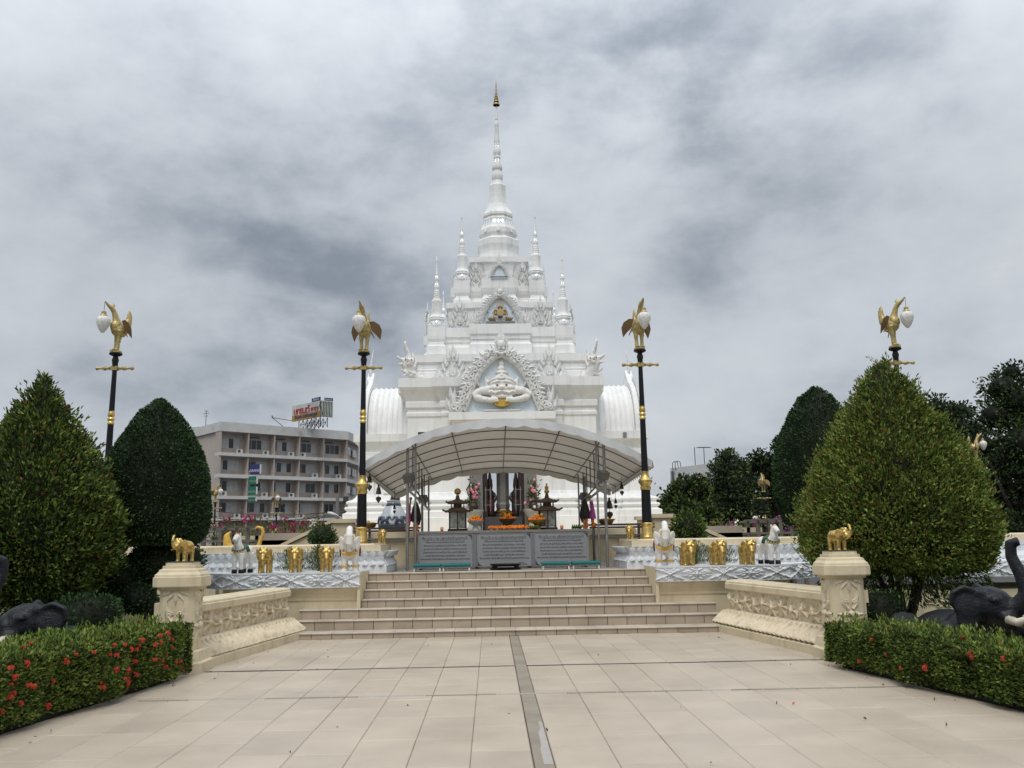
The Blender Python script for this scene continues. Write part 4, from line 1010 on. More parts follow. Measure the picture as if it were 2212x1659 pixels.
# demon figure holding the golden half moon
def rahu():
    mb = MB(); F_ = lambda u, v, n=0.0: Vector((TX + u, TY - 3.78 - n, 5.757 + v))
    mb.ell(F_(0, 0.86, 0.02), (0.46, 0.2, 0.33), 20, 12); mb.ell(F_(0, 0.66, 0.05), (0.5, 0.17, 0.2), 20, 10)
    mb.ell(F_(0, 0.8, 0.22), (0.1, 0.12, 0.075)); mb.ell(F_(0, 0.9, 0.17), (0.06, 0.07, 0.12))
    for s in (-1, 1):
        mb.ell(F_(s * 0.09, 0.765, 0.2), (0.065, 0.07, 0.045)); mb.ell(F_(s * 0.26, 0.8, 0.14), (0.15, 0.11, 0.09))
        mb.tube([F_(0.0, 1.0, 0.2), F_(s * 0.13, 1.01, 0.2), F_(s * 0.28, 0.98, 0.16), F_(s * 0.4, 0.92, 0.1)], [0.035, 0.05, 0.045, 0.025], 8)
        mb.tube([F_(0, 0.68, 0.24), F_(s * 0.12, 0.65, 0.26), F_(s * 0.22, 0.61, 0.24), F_(s * 0.34, 0.68, 0.19), F_(s * 0.47, 0.64, 0.15), F_(s * 0.52, 0.74, 0.1)], [0.035, 0.045, 0.04, 0.045, 0.04, 0.02], 8)
        mb.tube([F_(s * 0.44, 0.72, 0.06), F_(s * 0.68, 0.72, 0.06), F_(s * 0.84, 0.66, 0.06)], [0.15, 0.14, 0.12], 12)
        mb.tube([F_(s * 0.82, 0.68, 0.06), F_(s * 0.92, 0.58, 0.07), F_(s * 0.86, 0.49, 0.09), F_(s * 0.62, 0.42, 0.12), F_(s * 0.38, 0.38, 0.16)], [0.12, 0.125, 0.12, 0.105, 0.09], 12)
        mb.ell(F_(s * 0.3, 0.39, 0.18), (0.15, 0.1, 0.095))
        for k in range(4): mb.tube([F_(s * (0.26 - 0.012 * k), 0.44 - 0.035 * k, 0.23), F_(s * (0.18 - 0.01 * k), 0.43 - 0.035 * k, 0.26), F_(s * (0.13 - 0.005 * k), 0.415 - 0.03 * k, 0.23)], [0.024, 0.022, 0.018], 6)
        mb.ell(F_(s * 0.48, 0.95, 0.0), (0.09, 0.08, 0.17)); mb.tube([F_(s * 0.5, 1.0, 0.0), F_(s * 0.55, 1.15, 0.0), F_(s * 0.5, 1.27, 0.0)], [0.07, 0.05, 0.01], 8)
    for k in range(-5, 6): mb.ell(F_(k * 0.062, 0.52, 0.21 - 0.002 * k * k), (0.029, 0.035, 0.06), 8, 6)
    mb.ell(F_(0, 0.5, 0.12), (0.38, 0.12, 0.08))
    # crown
    mb.tube([F_(-0.46, 0.98, 0.1), F_(-0.32, 1.08, 0.14), F_(-0.13, 1.12, 0.17), F_(0, 1.24, 0.18), F_(0.13, 1.12, 0.17), F_(0.32, 1.08, 0.14), F_(0.46, 0.98, 0.1)], [0.03, 0.055, 0.06, 0.055, 0.06, 0.055, 0.03], 8)
    for r, z in ((0.36, 1.12), (0.24, 1.2), (0.17, 1.28), (0.22, 1.33), (0.13, 1.39), (0.14, 1.46), (0.11, 1.52), (0.085, 1.58), (0.105, 1.64), (0.07, 1.72), (0.025, 1.79)):
        mb.ell(F_(0, z, 0.04), (r, 0.6 * r, 0.06), 14, 6)
    return sculpt(mb, 0.018, 2)
o = skin('demon_figure', rahu(), 'statue_white', tp, -Vector((TX, TY, 1.8)))
q = MB(); fr = face(0, 3.78, 5.757)
arcp = [(0.3 * cos(a), 0.36 + 0.2 * sin(a)) for a in np.linspace(pi, 2 * pi, 13)] + [(0.2, 0.42), (0.0, 0.4), (-0.2, 0.42)]
q.plate(fr, arcp, 0.2); q.build('half_moon', 'gold_flat', o_ := tp)
for s in (-1, 1): MB().ell((TX + s * 0.155, TY - 3.78 - 0.235, 5.757 + 0.885), (0.042, 0.02, 0.024), 10, 6).build('eye', 'eye_red', tp)
MB().bb(TX - 0.62, TX + 0.6, TY - 3.9, TY - 3.8, 5.79, 5.84).build('gable_shelf', 'white_relief', tp)
# emblem in the middle gable
ef = face(0, 2.72, 9.032)
def ringpts(r, n=24, c=(0, 0.42)): return [(c[0] + r * cos(2 * pi * i / n), c[1] + r * sin(2 * pi * i / n)) for i in range(n)]
e = MB(); n = 40; pts = []
for i in range(n):
    a = 2 * pi * i / n; r = 0.285 if i % 4 == 0 else 0.255
    x, y = r * cos(a), 0.42 + r * sin(a)
    if abs(x) < 0.17 and y > 0.6: y += 0.32 * (1 - abs(x) / 0.17) ** 1.3
    pts.append((x, y))
e.plate(ef, pts, 0.05, -0.03); e.build('emblem_disc', 'emblem_beige', tp)
e = MB()
for an in range(4):
    c_, s_ = cos(an * pi / 2), sin(an * pi / 2)
    e.plate(ef, [(c_ * a - s_ * b, 0.42 + s_ * a + c_ * b) for a, b in ((0.06, -0.075), (0.2, -0.085), (0.225, 0.0), (0.2, 0.085), (0.06, 0.075))], 0.012, 0.019 + 0.0007 * an)
e.build('emblem_cross', 'ink', tp)
MB().plate(ef, ringpts(0.125), 0.02, 0.02).build('emblem_ring', 'emblem_beige', tp)
MB().plate(ef, ringpts(0.085), 0.02, 0.028).build('emblem_boss', 'gold_flat', tp)
e = MB()
for s in (-1, 1): e.plate(ef, [(s * 0.17 + a, 0.42 + b) for a, b in ((-0.022, -0.055), (0.022, -0.055), (0.03, -0.02), (0, 0.065), (-0.03, -0.02))], 0.012, 0.028)
e.plate(ef, [(-0.05, 0.53), (0.05, 0.53), (0.0, 0.63)], 0.012, 0.03)
e.build('emblem_mark', 'gold_flat', tp)
e = MB()
for s in (-1, 1):
    for k in range(4): e.flame(ef, s * (0.17 + 0.05 * k), 0.11, pi / 2 - s * (0.5 + 0.1 * k), 0.22, 0.06, s * 0.2, 0.03)
e.build('emblem_wreath', 'gold_dark', tp, smooth=True)
e = MB(); e.plate(ef, [(-0.5, 0.03), (0.5, 0.03), (0.52, 0.1), (-0.52, 0.1)], 0.08, -0.02); e.build('gable_shelf', 'steel', tp)
# ---- naga heads on the corners of the main cornice
def naga_mesh():
    mb = MB()
    mb.tube([(0.55, 0, 0.1), (0.3, 0, 0.12), (0.05, 0, 0.3), (-0.02, 0, 0.52), (-0.08, 0, 0.62)], [0.08, 0.14, 0.2, 0.2, 0.15], 12, 0.8)
    for (y, z, s, dx) in ((0.0, 0.62, 1.0, -0.1), (-0.2, 0.6, 0.8, 0.05), (0.2, 0.6, 0.8, 0.05), (-0.08, 0.2, 0.8, -0.04), (-0.26, 0.17, 0.7, 0.1)):
        mb.ell((dx, y, z), (0.15 * s, 0.11 * s, 0.13 * s))
        mb.tube([(dx - 0.05 * s, y, z + 0.04 * s), (dx - 0.2 * s, y, z + 0.07 * s), (dx - 0.3 * s, y, z + 0.15 * s)], [0.09 * s, 0.06 * s, 0.035 * s], 8)
        mb.tube([(dx - 0.04 * s, y, z - 0.06 * s), (dx - 0.17 * s, y, z - 0.12 * s), (dx - 0.24 * s, y, z - 0.1 * s)], [0.07 * s, 0.05 * s, 0.03 * s], 8)
    # tall swept-back crest
    mb.tube([(0.02, 0, 0.62), (0.02, 0, 0.85), (-0.07, 0, 1.08), (-0.12, 0, 1.28), (-0.05, 0, 1.36)], [0.19, 0.15, 0.1, 0.07, 0.02], 12, 0.5)
    mb.tube([(0.15, 0, 0.6), (0.2, 0, 0.8), (0.16, 0, 0.98)], [0.12, 0.08, 0.015], 10, 0.5)
    mb.tube([(0.22, 0, 0.4), (0.3, 0, 0.62), (0.26, 0, 0.76)], [0.11, 0.07, 0.015], 10, 0.5)
    for (x, h) in ((0.42, 0.38), (0.55, 0.46), (0.68, 0.52)):
        mb.tube([(x - 0.05, 0, 0.02), (x, 0, h * 0.55), (x + 0.1, 0, h)], [0.12, 0.08, 0.012], 8, 0.45)
    mb.ell((0.5, 0, 0.1), (0.32, 0.12, 0.1))
    return sculpt(mb, 0.022, 1)
nm = naga_mesh()
for sx in (-1, 1):
    for sy in (-1, 1):
        o = skin('naga_head', nm, 'statue_white', tp, (sx * 3.2, sy * 3.22, 7.0 - 1.8))
        a = {(-1, -1): radians(30), (1, -1): radians(150), (-1, 1): radians(-30), (1, 1): radians(210)}[(sx, sy)]
        o.rotation_euler = (0, 0, a)
        e = MB()
        for (y, z, s, dx) in ((0.0, 0.62, 1.0, -0.1), (-0.2, 0.6, 0.8, 0.05), (0.2, 0.6, 0.8, 0.05)):
            for t in (-1, 1): e.ell((dx - 0.03, y + t * 0.1 * s, z + 0.04), 0.026, 8, 5)
        ob = e.build('eye', 'eye_red', o, local=True)
# ---- wings with ribbed barrel roofs
for s in (-1, 1):
    sidew = 'left_wing' if s < 0 else 'right_wing'
    xa, xb, yw = 3.0, 4.92, 2.0
    poly = [(s * xa, -yw), (s * xb, -yw), (s * xb, yw), (s * xa, yw)]
    if s < 0: poly = poly[::-1]
    WB = [(d_ * 0.95, z_) for d_, z_ in BASE]
    mb = MB()
    def wring(dlt, z): return [(TX + x + (s * dlt if abs(x) > 4 else 0), TY + y + sg(y) * dlt, z) for x, y in poly]
    mb.loft([wring(d_, z_) for d_, z_ in WB] + [wring(*q_) for q_ in ((0, 4.5), (0.05, 4.53), (0.06, 4.62), (0.02, 4.66), (0.03, 4.75), (0.12, 4.9), (0.24, 5.0), (0.24, 5.27))])
    mb.build('wing_wall', 'white', tp)
    # pier at the outer corner
    for yy in (-1,):
        poly2 = [(s * 4.45, -yw - 0.1), (s * 4.98, -yw - 0.1), (s * 4.98, -yw + 0.5), (s * 4.45, -yw + 0.5)]
        poly2 = poly2 if s > 0 else poly2[::-1]
        mb = MB(); cxp = s * 4.715; cyp = -yw + 0.2
        mb.loft([[(TX + x + sg(x - cxp) * d_, TY + y + sg(y - cyp) * d_, z_) for x, y in poly2] for d_, z_ in [(a_ * 0.93, b_ + 0.012) for a_, b_ in BASE] + [(0, 4.52)]])
        mb.build('corner_pier', 'white', tp)
    mb = MB(); rings = []
    for k in range(90):
        x = 3.05 + (4.72 - 3.05) * k / 89
        rr = 1.93 + 0.045 * max(0.0, cos(2 * pi * x / 0.185)) ** 1.0
        rings.append([(TX + s * x, TY - rr * cos(pi * j / 28), 5.272 + rr * sin(pi * j / 28)) for j in range(29)])
    if s < 0: rings = rings[::-1]
    mb.loft(rings, close=False, cap=False); mb.build('barrel_roof', 'white', tp, smooth=True)
    mb = MB(); rings = []
    for j in range(33):
        a = pi * j / 32; r0, r1 = 1.9, 2.12
        r1 += 0.45 * max(0, 1 - abs(a - pi / 2) / 0.35) ** 1.5
        rings.append([(TX + s * 4.74, TY - r0 * cos(a), 5.272 + r0 * sin(a)), (TX + s * 4.96, TY - r0 * cos(a), 5.272 + r0 * sin(a)), (TX + s * 4.98, TY - r1 * cos(a), 5.272 + r1 * sin(a)), (TX + s * 4.74, TY - r1 * cos(a), 5.272 + r1 * sin(a))])
    mb.loft(rings); mb.build('barge_board', 'white', tp)
    fl = MB()
    fr = frame((TX + s * 4.9, TY, 5.272), (0, s, 0), (0, 0, 1))
    for j in range(1, 32):
        a = pi * j / 32; r = 2.06
        u, v = r * cos(a), r * sin(a)
        fl.flame(fr, u, v, a * 0.55 + pi / 2 * 0.45, 0.26, 0.13, 0.6 if u > 0 else -0.6, 0.06, 5)
    fl.build('barge_flames', 'white_relief', tp)
    fn = MB(); fn.tube([(TX + s * 4.86, TY, 7.5), (TX + s * 4.9, TY, 7.9), (TX + s * 4.86, TY, 8.35), (TX + s * 4.8, TY, 8.75)], [0.3, 0.17, 0.09, 0.015], 10, 0.3)
    fn.build('roof_finial', 'white_relief', tp, smooth=True)
    MB().loft([[(TX + s * 4.73, TY - 1.9 * cos(pi * j / 16), 5.272 + 1.9 * sin(pi * j / 16)) for j in range(17)], [(TX + s * 4.8, TY - 1.9 * cos(pi * j / 16), 5.272 + 1.9 * sin(pi * j / 16)) for j in range(17)]]).build('wing_gable', 'white', tp)
    for wx in (3.72,):
        w_ = MB(); w_.bb(TX + s * wx - 0.36, TX + s * wx + 0.36, TY - yw - 0.03, TY - yw + 0.05, 3.3, 4.15); wf = w_.build('window', 'white', tp)
        MB().bb(TX + s * wx - 0.3, TX + s * wx + 0.3, TY - yw - 0.034, TY - yw - 0.02, 3.36, 4.1).build('pane', 'window_dark', wf)
        MB().bb(TX + s * wx - 0.42, TX + s * wx + 0.42, TY - yw - 0.07, TY - yw - 0.0, 3.22, 3.298).build('sill', 'white', wf)
# small dark windows on the main front
for s in (-1, 1):
    wf = MB().bb(TX + s * 2.6 - 0.3, TX + s * 2.6 + 0.3, TY - C0 - 0.03, TY - C0 + 0.04, 4.6, 5.25).build('window', 'white', tp)
    MB().bb(TX + s * 2.6 - 0.24, TX + s * 2.6 + 0.24, TY - C0 - 0.035, TY - C0 - 0.02, 4.66, 5.19).build('pane', 'window_dark', wf)
    MB().bb(TX + s * 4.3 - 0.06, TX + s * 4.3 + 0.06, TY - 2.35, TY - 2.25, 5.02, 5.2).build('wall_lamp', 'steel', tp) if s > 0 else None
# doorway: grey stone piers, open leaves, and the city pillar in the passage
for s in (-1, 1):
    MB().bb(TX + min(s * 0.7, s * 1.115), TX + max(s * 0.7, s * 1.115), TY - 3.5, TY - 2.9, 1.8, 4.24).build('door_pier', 'stone_grey', tp)
    MB().bb(TX + min(s * 0.52, s * 0.69), TX + max(s * 0.52, s * 0.69), TY - 3.3, TY - 2.4, 1.8, 4.2).build('door_leaf', 'door_dark', tp)
    b_ = MB(); b_.bb(TX + s * 0.58 - 0.012, TX + s * 0.58 + 0.012, TY - 3.36, TY - 3.34, 2.5, 3.3); b_.bb(TX + s * 0.42 - 0.01, TX + s * 0.42 + 0.01, TY - 3.36, TY - 3.34, 2.5, 3.3)
    b_.bb(TX + s * 0.5 - 0.12, TX + s * 0.5 + 0.12, TY - 3.355, TY - 3.345, 3.2, 3.22); b_.bb(TX + s * 0.5 - 0.12, TX + s * 0.5 + 0.12, TY - 3.354, TY - 3.344, 2.7, 2.72); b_.build('door_grille', 'steel', tp)
    MB().bb(TX + min(s * 1.0, s * 1.11), TX + max(s * 1.0, s * 1.11), TY - 2.89, TY + 3.3, 1.8, 4.24).build('passage_lining', 'marble', tp)
cp_ = thing('city_pillar', 'grey city pillar on a gold base in the shrine doorway', 'pillar', (TX, TY - 2.2, 1.8))
MB().bb(TX - 0.62, TX + 0.62, TY - 3.45, TY - 2.0, 1.8, 2.32).build('granite_altar', 'granite', cp_)
MB().lathe([(0.36, 2.321), (0.38, 2.4), (0.33, 2.43), (0.36, 2.5), (0.26, 2.55), (0.22, 2.62)], (TX, TY - 2.5, 0), 8, pi / 8).build('base', 'gold_dark', cp_)
MB().lathe([(0.24, 2.62), (0.26, 2.75), (0.23, 2.82), (0.225, 4.2)], (TX, TY - 2.5, 0), 8, pi / 8).build('shaft', 'stone_grey', cp_)
for s in (-1, 1):
    sp_ = thing('guardian_statue', f'dark pointed statue {"left" if s < 0 else "right"} of the city pillar in the doorway', 'statue', (TX + s * 0.42, TY - 2.4, 2.32), 'doorway statues')
    mb = MB(); x0 = TX + s * 0.44
    mb.lathe([(0.16, 2.322), (0.17, 2.45), (0.14, 2.6), (0.13, 2.8), (0.15, 3.0), (0.14, 3.15), (0.08, 3.24), (0.09, 3.3), (0.1, 3.38), (0.085, 3.5), (0.09, 3.54), (0.05, 3.66), (0.055, 3.7), (0.02, 3.85), (0.004, 3.98)], (x0, TY - 2.9, 0), 12)
    for t in (-1, 1): mb.tube([(x0 + t * 0.12, TY - 2.9, 3.12), (x0 + t * 0.21, TY - 2.93, 2.95), (x0 + t * 0.12, TY - 3.02, 2.8)], [0.06, 0.05, 0.04], 8)
    mb.build('body', 'door_dark', sp_, smooth=True)
    MB().lathe([(0.13, 2.323), (0.16, 2.7), (0.13, 2.9)], (x0, TY - 2.92, 0), 10).build('robe', 'robe_red' if s < 0 else 'dark_cloth', sp_, smooth=True)
    # vases of pink flowers on grey lotus stands
    vs = thing('flower_vase', f'vase of pink and white flowers on a grey stand {"left" if s < 0 else "right"} of the doorway', 'vase', (TX + s * 1.16, 28.6, 1.8), 'doorway vases')
    x1 = TX + s * 0.98; y1 = 29.2
    MB().lathe([(0.26, 1.8), (0.26, 1.95), (0.16, 2.05), (0.15, 2.2), (0.3, 2.42), (0.34, 2.5), (0.34, 2.54)], (x1, y1, 0), 12).build('stand', 'marble', vs, smooth=True, angle=40)
    MB().lathe([(0.1, 2.541), (0.15, 2.6), (0.13, 2.72), (0.08, 2.78), (0.12, 2.84)], (x1, y1, 0), 12).build('vase', 'bronze', vs, smooth=True)
    P = rng.normal(size=(260, 3)) * np.array([0.09, 0.07, 0.2]) + np.array([x1, y1, 3.05]); leaves('foliage', P, P - np.array([x1, y1, 2.9]), 0.12, ['lf_dark', 'lf_mid'], [1, 1], vs)
    for k in range(16):
        p = (x1 + random.gauss(0, 0.09), y1 - 0.08 + random.gauss(0, 0.05), 2.95 + random.gauss(0.1, 0.17)); f = MB(); f.ell(p, random.uniform(0.035, 0.06), 7, 5); f.build('flower', random.choice(['fl_rose', 'fl_rose', 'fl_white']), vs, smooth=True)
# ------------------------------------------------------------------ statues
def xf(mb, T, start=0):
    for i in range(start, len(mb.v)): mb.v[i] = tuple(T @ Vector(mb.v[i]))
def RX(a): return Matrix.Rotation(a, 3, 'X')
def elephant_mesh(trunk, vox=0.016, it=2):
    mb = MB()
    mb.ell((0, 0.12, 0.63), (0.24, 0.42, 0.26)); mb.ell((0, 0.36, 0.6), (0.225, 0.23, 0.27)); mb.ell((0, -0.12, 0.62), (0.235, 0.22, 0.27)); mb.ell((0, 0.12, 0.5), (0.22, 0.34, 0.19))
    mb.tube([(0, -0.1, 0.68), (0, -0.42, 0.74)], [0.22, 0.16], 12)
    hz = 0.0 if trunk != 'over' else 0.06
    mb.ell((0, -0.42, 0.76 + hz), (0.165, 0.17, 0.19)); mb.ell((0.07, -0.43, 0.9 + hz), 0.095); mb.ell((-0.07, -0.43, 0.9 + hz), 0.095); mb.ell((0, -0.5, 0.62 + hz), (0.125, 0.13, 0.14))
    for s in (-1, 1):
        mb.ell((s * 0.11, -0.54, 0.78 + hz), (0.05, 0.05, 0.05))
        R = Matrix.Rotation(s * radians(-35), 3, 'Z') @ Matrix.Rotation(s * radians(12), 3, 'Y')
        mb.ell((s * 0.22, -0.34, 0.76 + hz), (0.035, 0.15, 0.17), 12, 8, R); mb.ell((s * 0.235, -0.31, 0.62 + hz), (0.03, 0.09, 0.13), 10, 6, R)
        for y in (-0.18, 0.4):
            mb.tube([(s * 0.13, y, 0.55), (s * 0.15, y - 0.01, 0.28), (s * 0.15, y, 0.1), (s * 0.15, y - 0.01, 0.0)], [0.125, 0.082, 0.076, 0.092], 12)
    if trunk == 'down': T = [(0, -0.54, 0.68), (0, -0.63, 0.5), (0, -0.635, 0.32), (0, -0.61, 0.19), (0, -0.54, 0.12), (0, -0.47, 0.15)]; r = [0.115, 0.085, 0.064, 0.052, 0.045, 0.035]
    elif trunk == 'up': T = [(0, -0.54, 0.68), (0, -0.7, 0.6), (0, -0.82, 0.68), (0, -0.85, 0.88), (0, -0.8, 1.06), (0, -0.73, 1.1)]; r = [0.12, 0.095, 0.075, 0.062, 0.052, 0.045]
    else: T = [(0, -0.54, 0.72), (0, -0.68, 0.8), (0, -0.68, 0.98), (0, -0.6, 1.12), (0, -0.5, 1.2), (0, -0.42, 1.18)]; r = [0.125, 0.11, 0.1, 0.09, 0.085, 0.07]
    mb.tube(T, r, 12)
    mb.tube([(0, 0.56, 0.72), (0, 0.63, 0.52), (0, 0.62, 0.33)], [0.035, 0.025, 0.035], 8)
    return sculpt(mb, vox, it)
EL_DOWN, EL_UP, EL_OVER = elephant_mesh('down'), elephant_mesh('up'), elephant_mesh('over')
def tusks(parent, m, hz=0.0, up=0.0, ln=1.0):
    for s in (-1, 1):
        MB().tube([(s * 0.085, -0.56, 0.57 + hz), (s * 0.11, -0.56 - 0.14 * ln, 0.49 + up + hz), (s * 0.1, -0.56 - 0.24 * ln, 0.53 + 2 * up + hz)], [0.034, 0.026, 0.008], 8).build('tusk', m, parent, smooth=True, local=True)
def gold_elephant(name_label, loc, rz, sc, group, up=False):
    t = thing('gold_elephant', name_label, 'statue', loc, group, rz); t.scale = (sc,) * 3
    skin('body', EL_UP if up else EL_DOWN, 'gold', t); tusks(t, 'gold')
    bl = MB()      # saddle cloth edge, modelled in low relief
    for s in (-1, 1):
        for k in range(3): bl.tube([(s * 0.235, -0.02 + 0.14 * k, 0.76), (s * 0.262, -0.02 + 0.14 * k, 0.64), (s * 0.25, 0.02 + 0.14 * k, 0.54)], 0.014, 5)
    bl.build('saddle_cloth', 'gold', t, smooth=True, local=True)
    return t
def pos3(k): return ('nearest the horse', 'middle', 'nearest the white elephant')[k]
for s in (-1, 1):
    sd = 'left' if s < 0 else 'right'
    for k, x in enumerate((4.34, 3.8, 3.25)):
        gold_elephant(f'gold elephant statue on the {sd} frieze, {pos3(k)} in its row of three', (s * x, 16.22, 1.046), radians(8 * s * -1) + radians(random.uniform(-3, 3)) + (radians(10) if s > 0 else 0), 0.46, 'gold elephants on the frieze')
    gold_elephant(f'gold elephant with raised trunk on the {sd} path pedestal', (s * 4.24, 11.65, 1.347), radians(-14 if s < 0 else 16), 0.3, 'gold elephants on pedestals', True)
    gold_elephant(f'gold elephant beside the foot of the {sd} inner lamp post', (s * 2.42, 17.5, 1.532), radians(-15 * s), 0.27, 'gold elephants by lamp posts')
    # white elephant
    t = thing('white_elephant', f'white elephant statue with gold bands standing {sd} of the tiled steps', 'statue', (s * 2.84, 16.3, 1.046), 'white elephants', radians(-6 * s)); t.scale = (0.63, 0.63, 0.63)
    skin('body', EL_OVER, 'statue_white', t); tusks(t, 'ivory', 0.06, 0.03)
    for (a, b) in ((-1, -0.19), (1, -0.19), (-1, 0.4), (1, 0.4)): MB().lathe([(0.1, 0.13), (0.11, 0.145), (0.11, 0.165), (0.1, 0.18)], (a * 0.14, b, 0), 16).build('ankle_band', 'statue_yellow', t, smooth=True, local=True)
    q = MB(); q.tube([(-0.25, -0.16, 0.62), (-0.2, -0.34, 0.52), (0, -0.4, 0.47), (0.2, -0.34, 0.52), (0.25, -0.16, 0.62)], [0.02, 0.03, 0.045, 0.03, 0.02], 8); q.ell((0, -0.42, 0.48), (0.14, 0.03, 0.05)); q.build('chest_band', 'statue_yellow', t, smooth=True, local=True)
    for a in (-1, 1):
        MB().tube([(a * 0.1, -0.69, 0.9), (a * 0.125, -0.6, 0.92), (a * 0.1, -0.5, 1.0)], 0.02, 6).build('trunk_band', 'statue_yellow', t, smooth=True, local=True)
        MB().tube([(a * 0.25, -0.02, 0.8), (a * 0.28, 0.05, 0.6), (a * 0.27, 0.06, 0.42)], [0.02, 0.03, 0.025], 6).build('tassel', 'eye_red', t, smooth=True, local=True)
    MB().bb(-0.24, 0.24, -0.32, 0.54, -0.002, 0.02).build('base', 'statue_white', t, local=True)
    # horse
    mb = MB()
    mb.ell((0, 0.12, 0.5), (0.145, 0.3, 0.155)); mb.ell((0, -0.1, 0.52), (0.145, 0.16, 0.19)); mb.ell((0, 0.34, 0.52), (0.145, 0.15, 0.17))
    mb.tube([(0, -0.1, 0.56), (0, -0.19, 0.7), (0, -0.2, 0.84), (0, -0.2, 0.9)], [0.15, 0.105, 0.085, 0.07], 12)
    mb.tube([(0, -0.17, 0.9), (0, -0.27, 0.88), (0, -0.36, 0.82), (0, -0.4, 0.79)], [0.075, 0.075, 0.06, 0.05], 10)
    for a in (-1, 1):
        mb.tube([(a * 0.05, -0.17, 0.93), (a * 0.06, -0.17, 1.0)], [0.03, 0.008], 6)
        for (y, k) in ((-0.15, 0), (0.36, 1)):
            mb.tube([(a * 0.085, y, 0.48), (a * 0.09, y - 0.02 + 0.04 * k, 0.3), (a * 0.09, y + 0.02 * k, 0.14), (a * 0.09, y, 0.02)], [0.09, 0.062, 0.048, 0.058], 10)
    mb.tube([(0, 0.48, 0.58), (0, 0.58, 0.5), (0, 0.6, 0.3)], [0.04, 0.05, 0.02], 8)
    hm = sculpt(mb, 0.015, 2)
    t = thing('horse_statue', f'white horse statue with black hooves and green collar on the {sd} frieze', 'statue', (s * 4.78, 16.25, 1.046), 'white horses', radians(-10 if s < 0 else 14)); t.scale = (0.72,) * 3
    skin('body', hm, 'statue_white', t)
    for a in (-1, 1):
        for y in (-0.15, 0.36): MB().lathe([(0.06, -0.001), (0.07, 0.02), (0.062, 0.1)], (a * 0.09, y, 0), 12).build('hoof', 'black_paint', t, smooth=True, local=True)
    ring = [(0.155 * cos(v), -0.13 + 0.12 * sin(v) , 0.645 - 0.075 * (1 - sin(v)) * 0.9 + 0.03) for v in np.linspace(-pi, pi, 25)]
    MB().tube(ring, 0.026, 8).build('collar', 'green_paint', t, smooth=True, local=True)
    q = MB()
    for v in np.linspace(-pi, 0, 9): q.ell((0.165 * cos(v), -0.135 + 0.135 * sin(v), 0.652 - 0.075 * (1 - sin(v)) * 0.9), 0.02, 7, 5)
    tag(q.build('collar_beads', 'statue_yellow', t, smooth=True, local=True), kind='stuff')
    MB().tube([(-0.07, -0.22, 0.94), (0, -0.26, 0.96), (0.07, -0.22, 0.94)], 0.016, 6).build('brow_band', 'statue_yellow', t, smooth=True, local=True)
    MB().tube([(-0.16, 0.08, 0.52), (-0.12, 0.08, 0.64), (0, 0.08, 0.68), (0.12, 0.08, 0.64), (0.16, 0.08, 0.52)], 0.05, 8).build('saddle', 'green_paint', t, smooth=True, local=True)
    MB().tube([(0, -0.1, 0.86), (0, -0.06, 0.74), (0, 0.0, 0.66)], [0.03, 0.045, 0.03], 8).build('mane', 'statue_yellow', t, smooth=True, local=True)
    # ---- black recumbent elephants behind the hedges
    mb = MB()
    mb.ell((0, 0.75, 0.2), (0.44, 0.8, 0.34)); mb.ell((0, 0.2, 0.26), (0.36, 0.4, 0.34))
    for a in (-1, 1):
        mb.tube([(a * 0.34, 0.3, 0.25), (a * 0.42, -0.15, 0.12), (a * 0.38, -0.5, 0.1)], [0.2, 0.15, 0.13], 10); mb.tube([(a * 0.44, 1.3, 0.25), (a * 0.55, 0.8, 0.13)], [0.25, 0.15], 10)
    st_ = len(mb.v)
    mb.ell((0, -0.16, 0.62), (0.26, 0.29, 0.27)); mb.ell((0.1, -0.1, 0.8), (0.13, 0.16, 0.1)); mb.ell((-0.1, -0.1, 0.8), (0.13, 0.16, 0.1)); mb.ell((0, -0.36, 0.58), (0.17, 0.16, 0.16))
    mb.tube([(0, -0.36, 0.62), (0, -0.5, 0.66), (0, -0.6, 0.82), (0, -0.55, 1.05), (0, -0.46, 1.28), (0, -0.47, 1.45), (0, -0.57, 1.48)], [0.15, 0.12, 0.1, 0.085, 0.075, 0.075, 0.06], 14)
    mb.tube([(0, -0.3, 0.44), (0, -0.5, 0.36), (0, -0.62, 0.36)], [0.15, 0.1, 0.05], 10)
    for a in (-1, 1):
        R = Matrix.Rotation(a * radians(-38), 3, 'Z') @ Matrix.Rotation(a * radians(-10), 3, 'Y')
        mb.ell((a * 0.28, 0.06, 0.68), (0.04, 0.2, 0.21), 18, 10, R); mb.ell((a * 0.29, 0.06, 0.5), (0.035, 0.16, 0.22), 12, 8, R); mb.tube([(a * 0.2, -0.02, 0.84), (a * 0.3, 0.08, 0.89), (a * 0.4, 0.19, 0.82), (a * 0.42, 0.22, 0.66)], [0.04, 0.042, 0.04, 0.028], 8)
        mb.ell((a * 0.2, -0.24, 0.72), (0.05, 0.08, 0.05)); mb.tube([(a * 0.22, -0.32, 0.72), (a * 0.245, -0.25, 0.765), (a * 0.22, -0.16, 0.74)], 0.02, 6)
        mb.tube([(a * 0.15, -0.32, 0.52), (a * 0.18, -0.46, 0.48)], [0.08, 0.06], 8)
    T = Matrix.Rotation(radians(-46 if s < 0 else 46), 3, 'Z')
    xf(mb, T, st_)
    bm_ = sculpt(mb, 0.025, 3)
    ex = 5.0 if s > 0 else -5.12
    t = thing('black_elephant', f'black elephant sculpture behind the {sd} hedge, tusked head turned outward', 'statue', (ex, 9.8, 0.24), 'black elephants', 0.0); t.scale = (0.82,) * 3
    skin('body', bm_, 'black_elephant', t)
